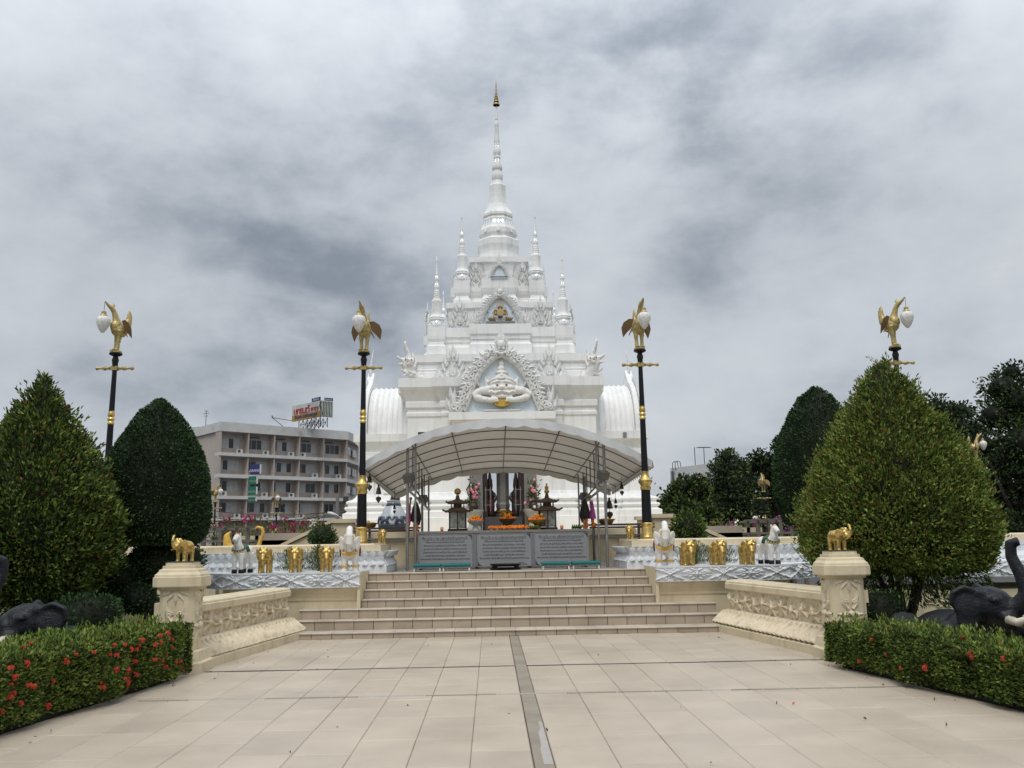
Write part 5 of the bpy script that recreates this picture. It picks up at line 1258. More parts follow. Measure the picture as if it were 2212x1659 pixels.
    for a in (-1, 1):
        q = MB(); q.tube([(a * 0.17, -0.38, 0.5), (a * 0.21, -0.5, 0.46), (a * 0.23, -0.66, 0.52), (a * 0.2, -0.78, 0.62)], [0.062, 0.052, 0.04, 0.012], 12); xf(q, T); q.build('tusk', 'ivory', t, smooth=True, local=True)
        q = MB(); q.ell((a * 0.24, -0.25, 0.725), (0.02, 0.035, 0.022)); xf(q, T); q.build('eye', 'black_paint', t, smooth=True, local=True)
    MB().bb(-0.75, 0.75, -0.5, 1.8, -0.28, 0.0).build('plinth', 'cream', t, local=True)
    q = MB(); q.ell((0, -0.46, 0.44), (0.1, 0.14, 0.06)); xf(q, T); q.build('mouth', 'mouth_red', t, smooth=True, local=True)

# ------------------------------------------------------------------ bird lamp posts
mb = MB()
for s in (-1, 1):
    mb.tube([(s * 0.055, 0.0, 0.0), (s * 0.06, 0.01, 0.16), (s * 0.065, 0.02, 0.3), (s * 0.06, 0.03, 0.4)], [0.04, 0.036, 0.05, 0.085], 10)
    mb.ell((s * 0.055, -0.04, 0.015), (0.04, 0.07, 0.02))
mb.ell((0, 0.04, 0.43), (0.125, 0.17, 0.15)); mb.ell((0, -0.03, 0.5), (0.11, 0.12, 0.13))
mb.tube([(0, -0.02, 0.54), (0, -0.05, 0.66), (0, -0.09, 0.78), (0, -0.14, 0.86)], [0.1, 0.065, 0.05, 0.05], 10)
mb.ell((0, -0.15, 0.87), (0.045, 0.06, 0.045)); mb.tube([(0, -0.16, 0.87), (0, -0.23, 0.92), (0, -0.28, 0.98)], [0.042, 0.028, 0.012], 8)
mb.tube([(0, -0.1, 0.9), (0, -0.12, 0.96)], [0.03, 0.01], 6)
mb.tube([(0, 0.1, 0.46), (0, 0.18, 0.54), (0, 0.21, 0.66), (0, 0.2, 0.78), (0, 0.2, 0.88)], [0.11, 0.09, 0.06, 0.035, 0.008], 10, 0.7)
for (y, z, l) in ((0.24, 0.6, 0.1), (0.25, 0.68, 0.1), (0.23, 0.76, 0.08)): mb.tube([(0, y - 0.04, z - 0.05), (0, y, z), (0, y + 0.005, z + l)], [0.035, 0.025, 0.006], 6)
BIRD = sculpt(mb, 0.011, 1)
def lamp(label, loc, rz, group, sc=1.0, far=False, tilt=0):
    t = thing('street_lamp', label, 'street lamp', loc, group); t.scale = (sc,) * 3
    k = 1.048
    P = lambda z: (z - 1.58) * k
    def lt(name, prof, m, n=16): return MB().lathe([(r, P(z)) for r, z in prof], (0, 0, 0), n).build(name, m, t, smooth=True, angle=35, local=True)
    lt('base', [(0.125, 1.58), (0.128, 1.62), (0.115, 1.64), (0.112, 1.78), (0.105, 1.8), (0.118, 1.82), (0.118, 1.86), (0.1, 1.88)], 'gold')
    lt('pole', [(0.098, 1.87), (0.09, 2.5)], 'black_paint'); 
    lt('collar', [(0.095, 2.49), (0.105, 2.5), (0.105, 2.55), (0.09, 2.56), (0.11, 2.6), (0.138, 2.63), (0.14, 2.67), (0.1, 2.71), (0.075, 2.76), (0.068, 2.82), (0.075, 2.84)], 'gold')
    lt('pole', [(0.066, 2.83), (0.056, 3.84)], 'black_paint')
    lt('collar', [(0.062, 3.83), (0.066, 3.85), (0.058, 3.87), (0.05, 3.89), (0.068, 3.92), (0.066, 3.94), (0.05, 3.965), (0.066, 4.0), (0.06, 4.04), (0.05, 4.07), (0.058, 4.09)], 'gold')
    lt('pole', [(0.053, 4.085), (0.043, 4.92)], 'black_paint')
    lt('pole_head', [(0.052, 4.92), (0.055, 5.0), (0.068, 5.06), (0.05, 5.11), (0.05, 5.13), (0.12, 5.16), (0.128, 5.18), (0.11, 5.2)], 'black_paint')
    lt('plinth', [(0.115, 5.2), (0.115, 5.225), (0.1, 5.235)], 'gold_paint')
    cb = MB(); cb.box((0, 0, P(4.9)), (0.12, 0.1, 0.085)); prof = [(0.03, 0.06), (0.04, 0.075), (0.022, 0.09), (0.036, 0.1), (0.02, 0.12), (0.035, 0.16), (0.048, 0.19), (0.035, 0.22), (0.022, 0.25), (0.02, 0.3), (0.038, 0.33), (0.038, 0.36), (0.02, 0.375)]
    for s in (-1, 1): cb.tube([(s * x, 0, P(4.9)) for r, x in prof], [r for r, x in prof], 12)
    cb.build('crossbar', 'gold_paint', t, smooth=True, angle=40, local=True)
    b = skin('bird_figure', BIRD, 'gold_paint', t, (0, 0, P(5.235))); b.rotation_euler = (0, 0, rz)
    for s in (-1, 1):
        w = MB(); fr = frame((s * 0.1, 0.06, 0.52), (s * 0.95, 0.25, -0.12), (s * 0.1, 0.3, -1.0))
        w.plate(fr, [(0, -0.09), (0.1, -0.11), (0.2, -0.05), (0.23, 0.06), (0.2, 0.16), (0.16, 0.27), (0.1, 0.18), (0.02, 0.1)], 0.015)
        w.build('wing', 'gold_dark', b, local=True)
        MB().tube([(s * 0.1, 0.1, 0.42), (s * 0.17, 0.14, 0.28)], [0.02, 0.008], 6).build('feather', 'gold_dark', b, local=True)
    g = thing('lamp_globe', None, None); g.parent = b
    MB().lathe([(0.012, 0.9), (0.03, 0.885), (0.045, 0.875), (0.045, 0.83), (0.055, 0.82), (0.072, 0.795), (0.072, 0.785)], (0, -0.285, -0.12), 16).build('cap', 'gold_paint', b, smooth=True, angle=40, local=True)
    q = MB(); prof = [(0.07, 0.785), (0.105, 0.76), (0.128, 0.71), (0.128, 0.66), (0.108, 0.59), (0.075, 0.52), (0.045, 0.475), (0.03, 0.455), (0.018, 0.45)]
    rings = []
    for r, z in prof: rings.append([((r * (1 + 0.06 * cos(8 * a + z * 22))) * cos(a), -0.285 + (r * (1 + 0.06 * cos(8 * a + z * 22))) * sin(a), z - 0.12) for a in np.linspace(0, 2 * pi, 32, endpoint=False)])
    q.loft(rings); q.build('globe', 'globe', b, smooth=True, local=True)
    MB().tube([(0, -0.285, 0.975), (0.01, -0.285, 0.94), (0, -0.285, 0.775)], 0.006, 5).build('hook', 'steel', b, local=True)
    bpy.data.objects.remove(g)
    return t
lamp('tall black and gold bird lamp post left of the steps, bird facing forward', (-2.82, 17.55, 1.532), radians(-14), 'tall bird lamp posts')
lamp('tall black and gold bird lamp post right of the steps, bird facing forward', (2.77, 17.55, 1.532), radians(14), 'tall bird lamp posts')
lamp('tall bird lamp post between the two left topiary trees, bird facing left', (-7.75, 17.4, 1.55), radians(-48), 'tall bird lamp posts').rotation_euler = (0, radians(0.6), 0)
lamp('tall bird lamp post rising behind the big right cone shrub, bird facing right', (7.95, 17.4, 1.48), radians(50), 'tall bird lamp posts')
for (x, y, z, rz, lb) in ((-15.3, 49, 0.05, 80, 'distant bird lamp before the hotel, beside the dark topiary, bird facing right'), (-13.4, 55, -0.05, 25, 'distant bird lamp before the middle of the hotel front'), (13.65, 57, 0.0, 10, 'distant bird lamp among dark trees below the white building'), (13.9, 46, 0.0, 180, 'distant bird lamp before grey trees beside the dark right topiary'), (17.8, 32.5, 0.4, 85, 'bird lamp before the black trees right of the cone shrub, bird facing right')):
    lamp(lb, (x, y, z), radians(rz), 'distant bird lamp posts')

# ------------------------------------------------------------------ offerings
def pavilion(x, y, label, gourd):
    t = thing('lantern_house', label, 'lantern', (x, y, 1.756), 'lantern houses')
    z = 1.757; H = lambda r, zz, n=6: [(x + r * cos(2 * pi * j / n + pi / 6), y + r * sin(2 * pi * j / n + pi / 6), z + zz) for j in range(n)]
    MB().loft([H(0.24, 0), H(0.24, 0.04), H(0.21, 0.05)]).build('base', 'bronze', t)
    for j in range(6):
        a = 2 * pi * j / 6 + pi / 6
        MB().tube([(x + 0.2 * cos(a), y + 0.2 * sin(a), z + 0.05), (x + 0.2 * cos(a), y + 0.2 * sin(a), z + 0.4)], 0.013, 6).build('post', 'bronze', t)
        a2 = a + pi / 6; c = 0.19 * cos(pi / 6)
        p = MB(); p.box((x + c * cos(a2), y + c * sin(a2), z + 0.225), (0.006, 0.17, 0.33), a2); p.build('glass_pane', 'lantern_glass', t)
    def roof(z0, r0, r1, h, nm):
        mb = MB()
        mb.loft([H(r0, z0 - 0.015), H(r0 * 1.02, z0), H(r0 * 0.72, z0 + h * 0.22), H(r1 * 1.6, z0 + h * 0.5), H(r1, z0 + h)])
        for j in range(6):
            a = 2 * pi * j / 6 + pi / 6
            mb.tube([(x + r0 * 0.7 * cos(a), y + r0 * 0.7 * sin(a), z + z0 + h * 0.24), (x + r0 * cos(a), y + r0 * sin(a), z + z0 + 0.012), (x + r0 * 1.13 * cos(a), y + r0 * 1.13 * sin(a), z + z0 + 0.03)], [0.012, 0.014, 0.017], 6)
            mb.ell((x + r0 * 1.13 * cos(a), y + r0 * 1.13 * sin(a), z + z0 + 0.03), 0.022, 7, 5)
        mb.build(nm, 'brown_roof', t)
    roof(0.41, 0.31, 0.14, 0.085, 'lower_roof')
    for j in range(6):
        a = 2 * pi * j / 6 + pi / 6
        MB().tube([(x + 0.15 * cos(a), y + 0.15 * sin(a), z + 0.46), (x + 0.15 * cos(a), y + 0.15 * sin(a), z + 0.58)], 0.01, 5).build('post', 'bronze', t)
    q = MB(); q.loft([H(0.1, 0.47), H(0.1, 0.58)]); q.loft([H(0.17, 0.475), H(0.17, 0.485)]); q.build('gallery', 'bronze', t)
    roof(0.585, 0.24, 0.035, 0.17, 'upper_roof')
    if gourd:
        MB().lathe([(0.02, 0.755), (0.045, 0.77), (0.055, 0.81), (0.03, 0.845), (0.04, 0.87), (0.045, 0.89), (0.02, 0.925), (0.015, 0.95), (0.02, 0.97), (0.004, 0.98)], (x, y, z), 14).build('finial', 'brass', t, smooth=True)
    else: MB().ell((x, y, z + 0.83), 0.072).build('finial', 'brass', t, smooth=True)
pavilion(-1.0, 19.0, 'dark lantern house with tiered roof and round ball finial, left of the marigolds', False)
pavilion(0.9, 19.0, 'dark lantern house with tiered roof and gourd finial, right of the marigolds', True)
def marigold(mb, c, r, n=26):
    for k in range(n):
        a = random.uniform(0, 2 * pi); u = random.uniform(0.1, 1)
        p = (c[0] + r * cos(a) * sqrt(1 - u * u * 0.8), c[1] + r * sin(a) * sqrt(1 - u * u * 0.8), c[2] + r * 0.75 * u)
        mb.ell(p, r * 0.3, 6, 4)
    mb.ell((c[0], c[1], c[2] + r * 0.2), (r * 0.9, r * 0.9, r * 0.55), 10, 6)
MS = ['first from the left', 'second from the left', 'third from the left', 'fourth from the left', 'fifth from the left', 'sixth from the left', 'seventh from the left']
for k in range(7):
    x = -0.28 + 0.125 * k + random.uniform(-0.015, 0.015); t = thing('marigold_bunch', f'orange marigold bunch in the row along the table front, {MS[k]}', 'flowers', (x, 18.7, 1.756), 'marigold bunches')
    MB().lathe([(0.03, 1.756), (0.045, 1.78), (0.05, 1.79)], (x, 18.7, 0), 10).build('cup', 'cream', t)
    q = MB(); marigold(q, (x, 18.7, 1.79), random.uniform(0.062, 0.075)); q.build('flowers', 'orange', t, smooth=True)
for (x, y, r, lb, hi, m) in ((-0.62, 18.75, 0.17, 'footed tray heaped with marigolds beside the left lantern house', 0.2, 'marble'), (0.66, 18.75, 0.2, 'footed tray heaped with marigolds beside the right lantern house', 0.2, 'brass'), (0.06, 19.2, 0.2, 'red footed tray heaped with marigolds, centre of the table', 0.24, 'brown_roof')):
    t = thing('offering_tray', lb, 'tray', (x, y, 1.756), 'offering trays')
    MB().lathe([(0.1, 1.756), (0.07, 1.79), (0.05, 1.85), (0.08, 1.88), (r * 0.9, 1.756 + hi - 0.03), (r, 1.756 + hi), (r * 0.95, 1.756 + hi + 0.004)], (x, y, 0), 18).build('stand', m, t, smooth=True, angle=40)
    q = MB()
    for j in range(6): marigold(q, (x + r * 0.62 * cos(j * 1.05), y + r * 0.62 * sin(j * 1.05), 1.756 + hi), 0.055, 14)
    marigold(q, (x, y, 1.8 + hi), 0.075, 18); q.build('flowers', 'orange', t, smooth=True)
    q = MB()
    for j in range(4): q.ell((x + random.uniform(-0.6, 0.6) * r, y - 0.05, 1.83 + hi + random.uniform(0, 0.04)), 0.026, 7, 5)
    q.build('yellow_flowers', 'yellow', t, smooth=True)
for (x, lb) in ((-0.03, 'slim dark flower stand with one marigold, left of the red tray'), (0.13, 'slim dark flower stand with one marigold, over the red tray')):
    t = thing('flower_stand', lb, 'stand', (x, 19.42, 1.756), 'flower stands')
    MB().lathe([(0.04, 1.756), (0.012, 1.8), (0.025, 1.95), (0.01, 2.05), (0.01, 2.13)], (x, 19.42, 0), 8).build('stem', 'bronze', t, smooth=True)
    q = MB(); marigold(q, (x, 19.42, 2.12), 0.04, 14); q.build('flower', 'orange', t, smooth=True)
for (x, lb) in ((0.6 - 0.02, 'green banana bunch between the marigold row and the right tray'), (1.5, 'green banana bunch at the right end of the table')):
    t = thing('banana_bunch', lb, 'fruit', (x, 18.66, 1.756), 'banana bunches')
    for k in range(6): MB().tube([(x - 0.1 + 0.035 * k, 18.7, 1.775), (x - 0.1 + 0.038 * k, 18.64, 1.8), (x - 0.1 + 0.04 * k, 18.62, 1.85)], [0.02, 0.022, 0.008], 7).build('banana', 'lf_mid', t, smooth=True)
for (x, y, lb) in ((-1.32, 18.7, 'small terracotta cup on the left half of the table'), (1.18, 18.7, 'small terracotta cup on the right half of the table')):
    tag(MB().lathe([(0.03, 1.756), (0.036, 1.84), (0.03, 1.841), (0.026, 1.77)], (x, y, 0), 12).build('cup', 'peach', smooth=True), lb, 'cup', 'terracotta cups')
for s in (-1, 1):
    sd = 'left' if s < 0 else 'right'
    rl = thing('offering_rail', f'brown railing shelf between the awning and the {sd} lamp post', 'railing', (s * 2.6, 19.8, 0.98), 'offering rails')
    MB().bb(min(s * 1.86, s * 3.3), max(s * 1.86, s * 3.3), 19.6, 19.95, 1.83, 1.87).build('shelf', 'rail', rl)
    for (z, r) in ((1.79, 0.022), (1.62, 0.016), (1.56, 0.014)): MB().tube([(s * 1.86, 19.6, z), (s * 3.3, 19.6, z)], r, 6).build('rail', 'rail' if z > 1.7 else 'steel', rl)
    for x in (1.95, 2.95): MB().bb(s * x - 0.025, s * x + 0.025, 19.63, 19.69, 0.975, 1.829).build('post', 'rail', rl)
    t = thing('offering_bowl', f'orange glazed bowl on the {sd} railing shelf', 'bowl', (s * 2.35, 19.75, 1.87), 'bowls on the railing')
    xb = 2.25 if s > 0 else -2.98
    MB().lathe([(0.12, 1.871), (0.15, 1.89), (0.17, 1.94), (0.2, 1.95), (0.2, 1.975), (0.17, 1.965), (0.1, 1.9)], (xb, 19.75, 0), 18).build('bowl', 'brass', t, smooth=True, angle=40)
    q = MB()
    for k in range(9): q.ell((xb + 0.09 * cos(k), 19.75 + 0.09 * sin(k), 1.96), 0.03, 6, 4)
    q.build('petals', 'orange', t, smooth=True)
    # folded ceremonial parasol hung with garlands
    x0 = -2.03 if s < 0 else 1.86
    t = thing('folded_parasol', f'folded dark and pink parasol with orange garlands by the {sd} awning posts', 'parasol', (x0, 19.55, 0.98), 'folded parasols')
    MB().tube([(x0 + 0.1 * s, 19.55, 0.98), (x0 + 0.02 * s, 19.55, 2.46)], 0.017, 8).build('pole', 'steel', t, smooth=True)
    MB().ell((x0 + 0.015 * s, 19.55, 2.48), 0.036).build('knob', 'brass', t, smooth=True)
    q = MB(); q.lathe([(0.1, 1.98), (0.12, 2.05), (0.1, 2.2), (0.05, 2.36), (0.012, 2.42)], (x0 - 0.1 * s, 19.53, 0), 9); q.lathe([(0.06, 1.9), (0.085, 1.98), (0.06, 2.1)], (x0 - 0.12 * s, 19.53, 0), 9); q.build('canopy', 'dark_cloth', t)
    MB().lathe([(0.085, 1.98), (0.06, 2.12), (0.03, 2.32), (0.008, 2.4)], (x0 + 0.06 * s, 19.5, 0), 7).build('pennant', 'violet' if s > 0 else 'magenta', t)
    for (dx, z0, z1, m) in ((-0.13, 1.66, 1.98, 'peach'), (-0.07, 1.7, 2.0, 'peach'), (0.06, 1.82, 1.97, 'orange'), (0.1, 1.83, 1.9, 'orange')):
        q = MB(); zz = z0
        while zz < z1: q.ell((x0 + dx * s + random.gauss(0, 0.008), 19.48 + random.gauss(0, 0.01), zz), (0.036, 0.034, 0.026), 7, 5); zz += 0.035
        q.build('garland', m, t, smooth=True)
# bells under the awning eaves
for (x, y, z, sc, lb) in ((2.5, 21.0, 2.5, 1.0, 'large bronze bell with a leaf clapper hanging from the right eave'), (2.68, 21.2, 2.5, 0.5, 'small bronze bell hanging from the right eave beside the large bell'), (-2.62, 21.6, 2.45, 0.45, 'small bronze bell hanging from the left eave near the urn'), (-2.83, 20.2, 2.83, 0.8, 'bronze bell under the middle of the left eave'), (-2.86, 18.9, 2.98, 0.7, 'bronze bell under the front of the left eave'), (2.72, 20.4, 2.82, 0.6, 'bronze bell tucked under the right eave fringe')):
    t = thing('bell', lb, 'bell', (x, y, z), 'bells under the awning')
    zt = 2.99 if y < 20.5 else 2.86
    q = MB(); q.tube([(x, y, z), (x, y, max(zt, z + 0.05))], 0.004, 5); q.build('cord', 'wire', t)
    MB().lathe([(0.008 * sc, 0.0), (0.03 * sc, -0.02 * sc), (0.02 * sc, -0.05 * sc), (0.045 * sc, -0.08 * sc), (0.06 * sc, -0.14 * sc), (0.078 * sc, -0.24 * sc), (0.085 * sc, -0.26 * sc), (0.07 * sc, -0.26 * sc)], (x, y, z), 14).build('bell_body', 'bronze', t, smooth=True, angle=50)
    q = MB(); q.tube([(x, y, z - 0.2 * sc), (x, y, z - 0.33 * sc)], 0.006 * sc, 5); fr = FRONT(x, y, z - 0.32 * sc); q.plate(fr, [(0.0, 0.0), (-0.07 * sc, -0.03 * sc), (-0.08 * sc, -0.08 * sc), (0, -0.2 * sc), (0.08 * sc, -0.08 * sc), (0.07 * sc, -0.03 * sc)], 0.008); q.build('clapper', 'bronze', t)
# blue and white urn with a bell-shaped lid
t = thing('urn', 'big blue and white porcelain urn with bronze lid, left of the awning', 'urn', (-2.9, 24.0, 1.8))
MB().lathe([(0.36, 1.8), (0.38, 1.85), (0.4, 1.98), (0.39, 2.1), (0.33, 2.28), (0.25, 2.42), (0.2, 2.52), (0.17, 2.6), (0.19, 2.62), (0.19, 2.645), (0.13, 2.66)], (-2.9, 24, 0), 28).build('body', 'porcelain', t, smooth=True, angle=50)
MB().lathe([(0.212, 2.5), (0.182, 2.58)], (-2.9, 24, 0), 24).build('neck_band', 'blue_glaze', t, smooth=True)
q = MB(); q.lathe([(0.389, 1.86), (0.41, 1.98), (0.41, 2.04)], (-2.9, 24, 0), 28)
for k in range(6):
    a = k * pi / 3 - pi / 2
    for sg_ in (-1, 1):
        aa = a + sg_ * 0.26
        q.tube([(-2.9 + r * cos(aa - sg_ * d), 24 + r * sin(aa - sg_ * d), z) for (r, z, d) in ((0.41, 2.04, 0.0), (0.4, 2.12, -0.14), (0.375, 2.2, -0.05), (0.365, 2.22, 0.1), (0.395, 2.12, 0.24))], [0.05, 0.06, 0.05, 0.04, 0.02], 8, 0.35)
q.build('blue_painting', 'blue_glaze', t, smooth=True)
MB().lathe([(0.13, 2.66), (0.13, 2.7), (0.11, 2.76), (0.1, 2.84), (0.07, 2.9), (0.03, 2.93), (0.04, 2.97), (0.01, 3.0)], (-2.86, 24, 0), 16).build('lid', 'bronze', t, smooth=True, angle=50)
# yellow swan figures on the back wall of the garden
for (x, y, lb, full) in ((-5.7, 20.0, 'yellow curled-tail swan figure on the wall behind the left elephants', True), (5.65, 20.3, 'yellow reclining figure on the wall behind the right elephants', False)):
    t = thing('swan_figure', lb, 'statue', (x, y, 1.53), 'yellow figures')
    q = MB(); q.ell((x, y, 1.36), (0.34, 0.2, 0.16)); q.ell((x + 0.25, y, 1.4), (0.14, 0.14, 0.12)); q.ell((x - 0.28, y, 1.36), (0.16, 0.15, 0.13))
    if full:
        q.tube([(x + 0.24, y, 1.4), (x + 0.3, y, 1.62), (x + 0.36, y, 1.8), (x + 0.33, y, 1.9), (x + 0.24, y, 1.93), (x + 0.17, y, 1.88)], [0.07, 0.045, 0.04, 0.04, 0.035, 0.025], 9)
        q.tube([(x - 0.3, y, 1.36), (x - 0.42, y, 1.55), (x - 0.44, y, 1.75), (x - 0.36, y, 1.84)], [0.12, 0.1, 0.07, 0.02], 9)
    skin('body', sculpt(q, 0.025, 1), 'statue_yellow', t, -Vector((x, y, 1.53)))
    MB().bb(x - 0.5, x + 0.5, y - 0.2, y + 0.2, 0.0, 1.24).build('plinth', 'cream', t)
# ------------------------------------------------------------------ hedges, topiary, trees
def at(x, y, Y):      # point seen at (x, y) of the 2212 x 1659 view, standing on the plane at distance Y
    d = _f + _r * ((x - 1106) / 1912) - _u * ((y - 829.5) / 1912)
    return Vector((-0.3, 0, 1.55)) + d * (Y / d.y)
def radial(prof, n, cx, cy, bump=0.06, fill=0.15):
    """points scattered over (and a little under) a surface of revolution; prof = [(r, z)...]"""
    pr = np.array(prof, float)
    seg = np.hypot(np.diff(pr[:, 0]), np.diff(pr[:, 1])); area = seg * (pr[:-1, 0] + pr[1:, 0] + 0.02)
    k = rng.choice(len(seg), n, p=area / area.sum()); t = rng.random(n)
    r = pr[k, 0] + (pr[k + 1, 0] - pr[k, 0]) * t; z = pr[k, 1] + (pr[k + 1, 1] - pr[k, 1]) * t
    a = rng.random(n) * 2 * pi
    nr = pr[k + 1, 1] - pr[k, 1]; nz = -(pr[k + 1, 0] - pr[k, 0]); l = np.hypot(nr, nz) + 1e-9
    nr, nz = nr / l, nz / l
    wob = bump * (np.sin(a * 5 + z * 4) + np.sin(a * 11 - z * 7) * 0.7 + np.sin(a * 3 + z * 9 + 1) * 0.8) / 2
    off = wob - fill * rng.random(n) ** 2
    pos = np.stack([cx + (r + off * nr) * np.cos(a), cy + (r + off * nr) * np.sin(a), z + off * nz], 1)
    nrm = np.stack([nr * np.cos(a), nr * np.sin(a), nz], 1)
    return pos, nrm
def core(prof, cx, cy, m, parent, k=0.86):  # added solid core, near-black to pass for the shade deep in the leaves
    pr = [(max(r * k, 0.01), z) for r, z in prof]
    MB().lathe(pr, (cx, cy, 0), 20).build('shade_core', m, parent, smooth=True)
def trunk(parent, pts, rad, name='trunk'): return MB().tube(pts, rad, 9).build(name, 'bark', parent, smooth=True)
def cone_shrub(label, cx, cy, prof, n, size, mats, probs, low, group):
    t = thing('cone_shrub', label, 'shrub', (cx, cy, 0), group)
    pos, nrm = radial(prof, n, cx, cy, 0.075, 0.2)
    leaves('foliage', pos, nrm, size, mats, probs, t, 0.4, 0.9, 0.45, 'stuff')
    core(prof, cx, cy, 'lf_shade', t, 0.8)
    # sprigs standing proud of the clipped outline
    k = rng.choice(len(pos), n // 34); q = np.repeat(pos[k], 6, 0) + np.repeat(nrm[k], 6, 0) * rng.uniform(0.03, 0.14, (len(k) * 6, 1)) + rng.normal(size=(len(k) * 6, 3)) * 0.02
    leaves('sprigs', q, np.repeat(nrm[k], 6, 0) + np.array([0, 0, 0.5]), size * 0.9, mats, probs, t, 0.36, 0.8, 0.5, 'stuff')
    # looser hanging growth underneath
    m = low; a = rng.random(m) * 2 * pi; rr = prof[1][0] * np.sqrt(rng.random(m)) * 1.0
    z = prof[0][1] + rng.uniform(-0.55, 0.15, m) * (1 - 0.35 * rr / prof[1][0])
    P = np.stack([cx + rr * np.cos(a), cy + rr * np.sin(a), z], 1)
    leaves('hanging_leaves', P, np.stack([np.cos(a), np.sin(a), -0.8 + 0 * a], 1), size * 1.15, ['lf_dark', 'lf_mid'], [3, 1], t, 0.33, 0.7, -0.4, 'stuff')
    for k in range(5):
        a = k * 1.26 + 0.4
        trunk(t, [(cx + 0.06 * cos(a), cy + 0.06 * sin(a), -0.05), (cx + 0.1 * cos(a), cy + 0.1 * sin(a), 0.35), (cx + 0.45 * cos(a), cy + 0.45 * sin(a), prof[0][1] + 0.3)], [0.07, 0.055, 0.03])
    return t
cx, cy = -7.15, 13.6
prL = [(0.3, 0.85), (0.86, 0.9), (1.2, 1.42), (1.22, 1.95), (1.06, 2.45), (0.83, 2.82), (0.62, 3.2), (0.44, 3.45), (0.28, 3.68), (0.14, 3.95), (0.02, 4.16)]
cone_shrub('big loose cone shrub with mixed dark leaves behind the left hedge', cx, cy, prL, 36000, 0.084, ['lf_dark', 'lf_mid', 'lf_olive', 'lf_lite', 'lf_red'], [0.34, 0.36, 0.22, 0.07, 0.01], 1500, 'large cone shrubs')
cx2, cy2 = 5.78, 13.3
prR = [(0.4, 1.0), (1.18, 1.1), (1.34, 1.42), (1.36, 1.85), (1.18, 2.4), (0.96, 2.78), (0.75, 3.12), (0.53, 3.5), (0.35, 3.8), (0.18, 4.0), (0.04, 4.14)]
cone_shrub('big light green cone shrub with red tips behind the right hedge', cx2, cy2, prR, 58000, 0.07, ['lf_dark', 'lf_mid', 'lf_olive', 'lf_lite', 'lf_copper', 'lf_red'], [0.12, 0.27, 0.33, 0.25, 0.03, 0.008], 2600, 'large cone shrubs')
def sphere_prof(r, z, k=10, sq=1.0): return [(max(r * cos(-pi / 2 + pi * i / k), 0.01), z + r * sq * sin(-pi / 2 + pi * i / k)) for i in range(k + 1)]
def topiary(label, cx, cy, prof, n, balls, group, size=0.05, name='clipped_tree'):
    t = thing(name, label, 'tree', (cx, cy, 0), group)
    P, Q = radial(prof, n, cx, cy, 0.012, 0.05)
    leaves('crown', P, Q, size, ['lf_box', 'lf_box2'], [2, 1], t, 0.55, 0.75, 0.15, 'stuff'); core(prof, cx, cy, 'lf_shade', t, 0.93)
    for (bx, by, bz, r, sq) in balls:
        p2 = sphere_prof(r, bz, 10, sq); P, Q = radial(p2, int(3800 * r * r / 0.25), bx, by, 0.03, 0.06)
        leaves('crown', P, Q, size, ['lf_box', 'lf_box2'], [2.4, 1], t, 0.55, 0.8, 0.15, 'stuff'); core(p2, bx, by, 'lf_shade', t, 0.92)
        trunk(t, [(cx, cy, 0.3), (bx, by, bz)], [0.06, 0.04], 'limb')
    trunk(t, [(cx, cy, -0.05), (cx, cy, prof[0][1] + 0.3)], [0.09, 0.06])
    return t
tx, ty = -5.85, 14.9
topiary('dense dark egg-shaped clipped tree left of the hotel, over lower clipped balls', tx, ty, [(0.3, 1.58), (0.7, 1.6), (0.83, 1.75), (0.87, 2.08), (0.83, 2.65), (0.68, 3.15), (0.47, 3.5), (0.28, 3.78), (0.03, 3.98)], 26000,
        [(tx + 0.1, ty, 1.25, 0.5, 0.75), (tx - 0.45, ty - 0.3, 1.05, 0.46, 0.7), (tx + 0.52, ty, 1.32, 0.3, 0.8), (tx - 0.05, ty - 0.5, 0.75, 0.32, 0.7)], 'egg-shaped clipped trees')
topiary('dense dark egg-shaped clipped tree behind the right cone shrub', 7.6, 21.0, [(0.4, 1.75), (0.9, 1.85), (1.1, 2.5), (1.08, 3.2), (0.9, 3.9), (0.62, 4.45), (0.35, 4.85), (0.04, 5.08)], 18000, [], 'egg-shaped clipped trees', 0.07)
def bush(label, cx, cy, z0, z1, r, n, size, mats, probs, name='clipped_bush', stem=None, group=None, sq=True):
    t = thing(name, label, 'bush', (cx, cy, 0), group)
    p = [(r * 0.6, z0), (r * 0.95, z0 + 0.05), (r, (z0 + z1) / 2), (r * 0.92, z1 - 0.06), (r * 0.6, z1), (0.02, z1 + 0.01)] if sq else sphere_prof(r, (z0 + z1) / 2, 10, (z1 - z0) / 2 / r)
    P, Q = radial(p, n, cx, cy, 0.05, 0.1); leaves('foliage', P, Q, size, mats, probs, t, 0.5, 0.9, 0.2, 'stuff'); core(p, cx, cy, 'lf_shade', t, 0.85)
    trunk(t, [(cx, cy, stem if stem is not None else -0.05), (cx, cy, (z0 + z1) / 2)], [0.03, 0.025], 'stem')
    return t
bush('low clipped dark bush under the left topiary, beside the black elephant', -6.0, 13.0, 0.05, 0.85, 0.45, 3500, 0.05, ['lf_box', 'lf_box2'], [2, 1])
bush('low dark bush at the foot of the right pedestal', 5.0, 12.4, 0.05, 0.75, 0.3, 1800, 0.05, ['lf_dark', 'lf_box'], [1, 2])
bush('small round ball bush beside the left sloping stair', -3.93, 19.5, 1.36, 1.93, 0.29, 1500, 0.06, ['lf_box2', 'lf_mid', 'lf_dark'], [3, 1, 2], 'ball_bush', 1.0, None, False)
bush('loose bright green bush beside the right sloping stair', 4.0, 19.4, 1.3, 2.1, 0.36, 1300, 0.09, ['lf_bright', 'lf_mid', 'lf_dark'], [2, 2, 2], 'loose_bush', 1.0, None, False)
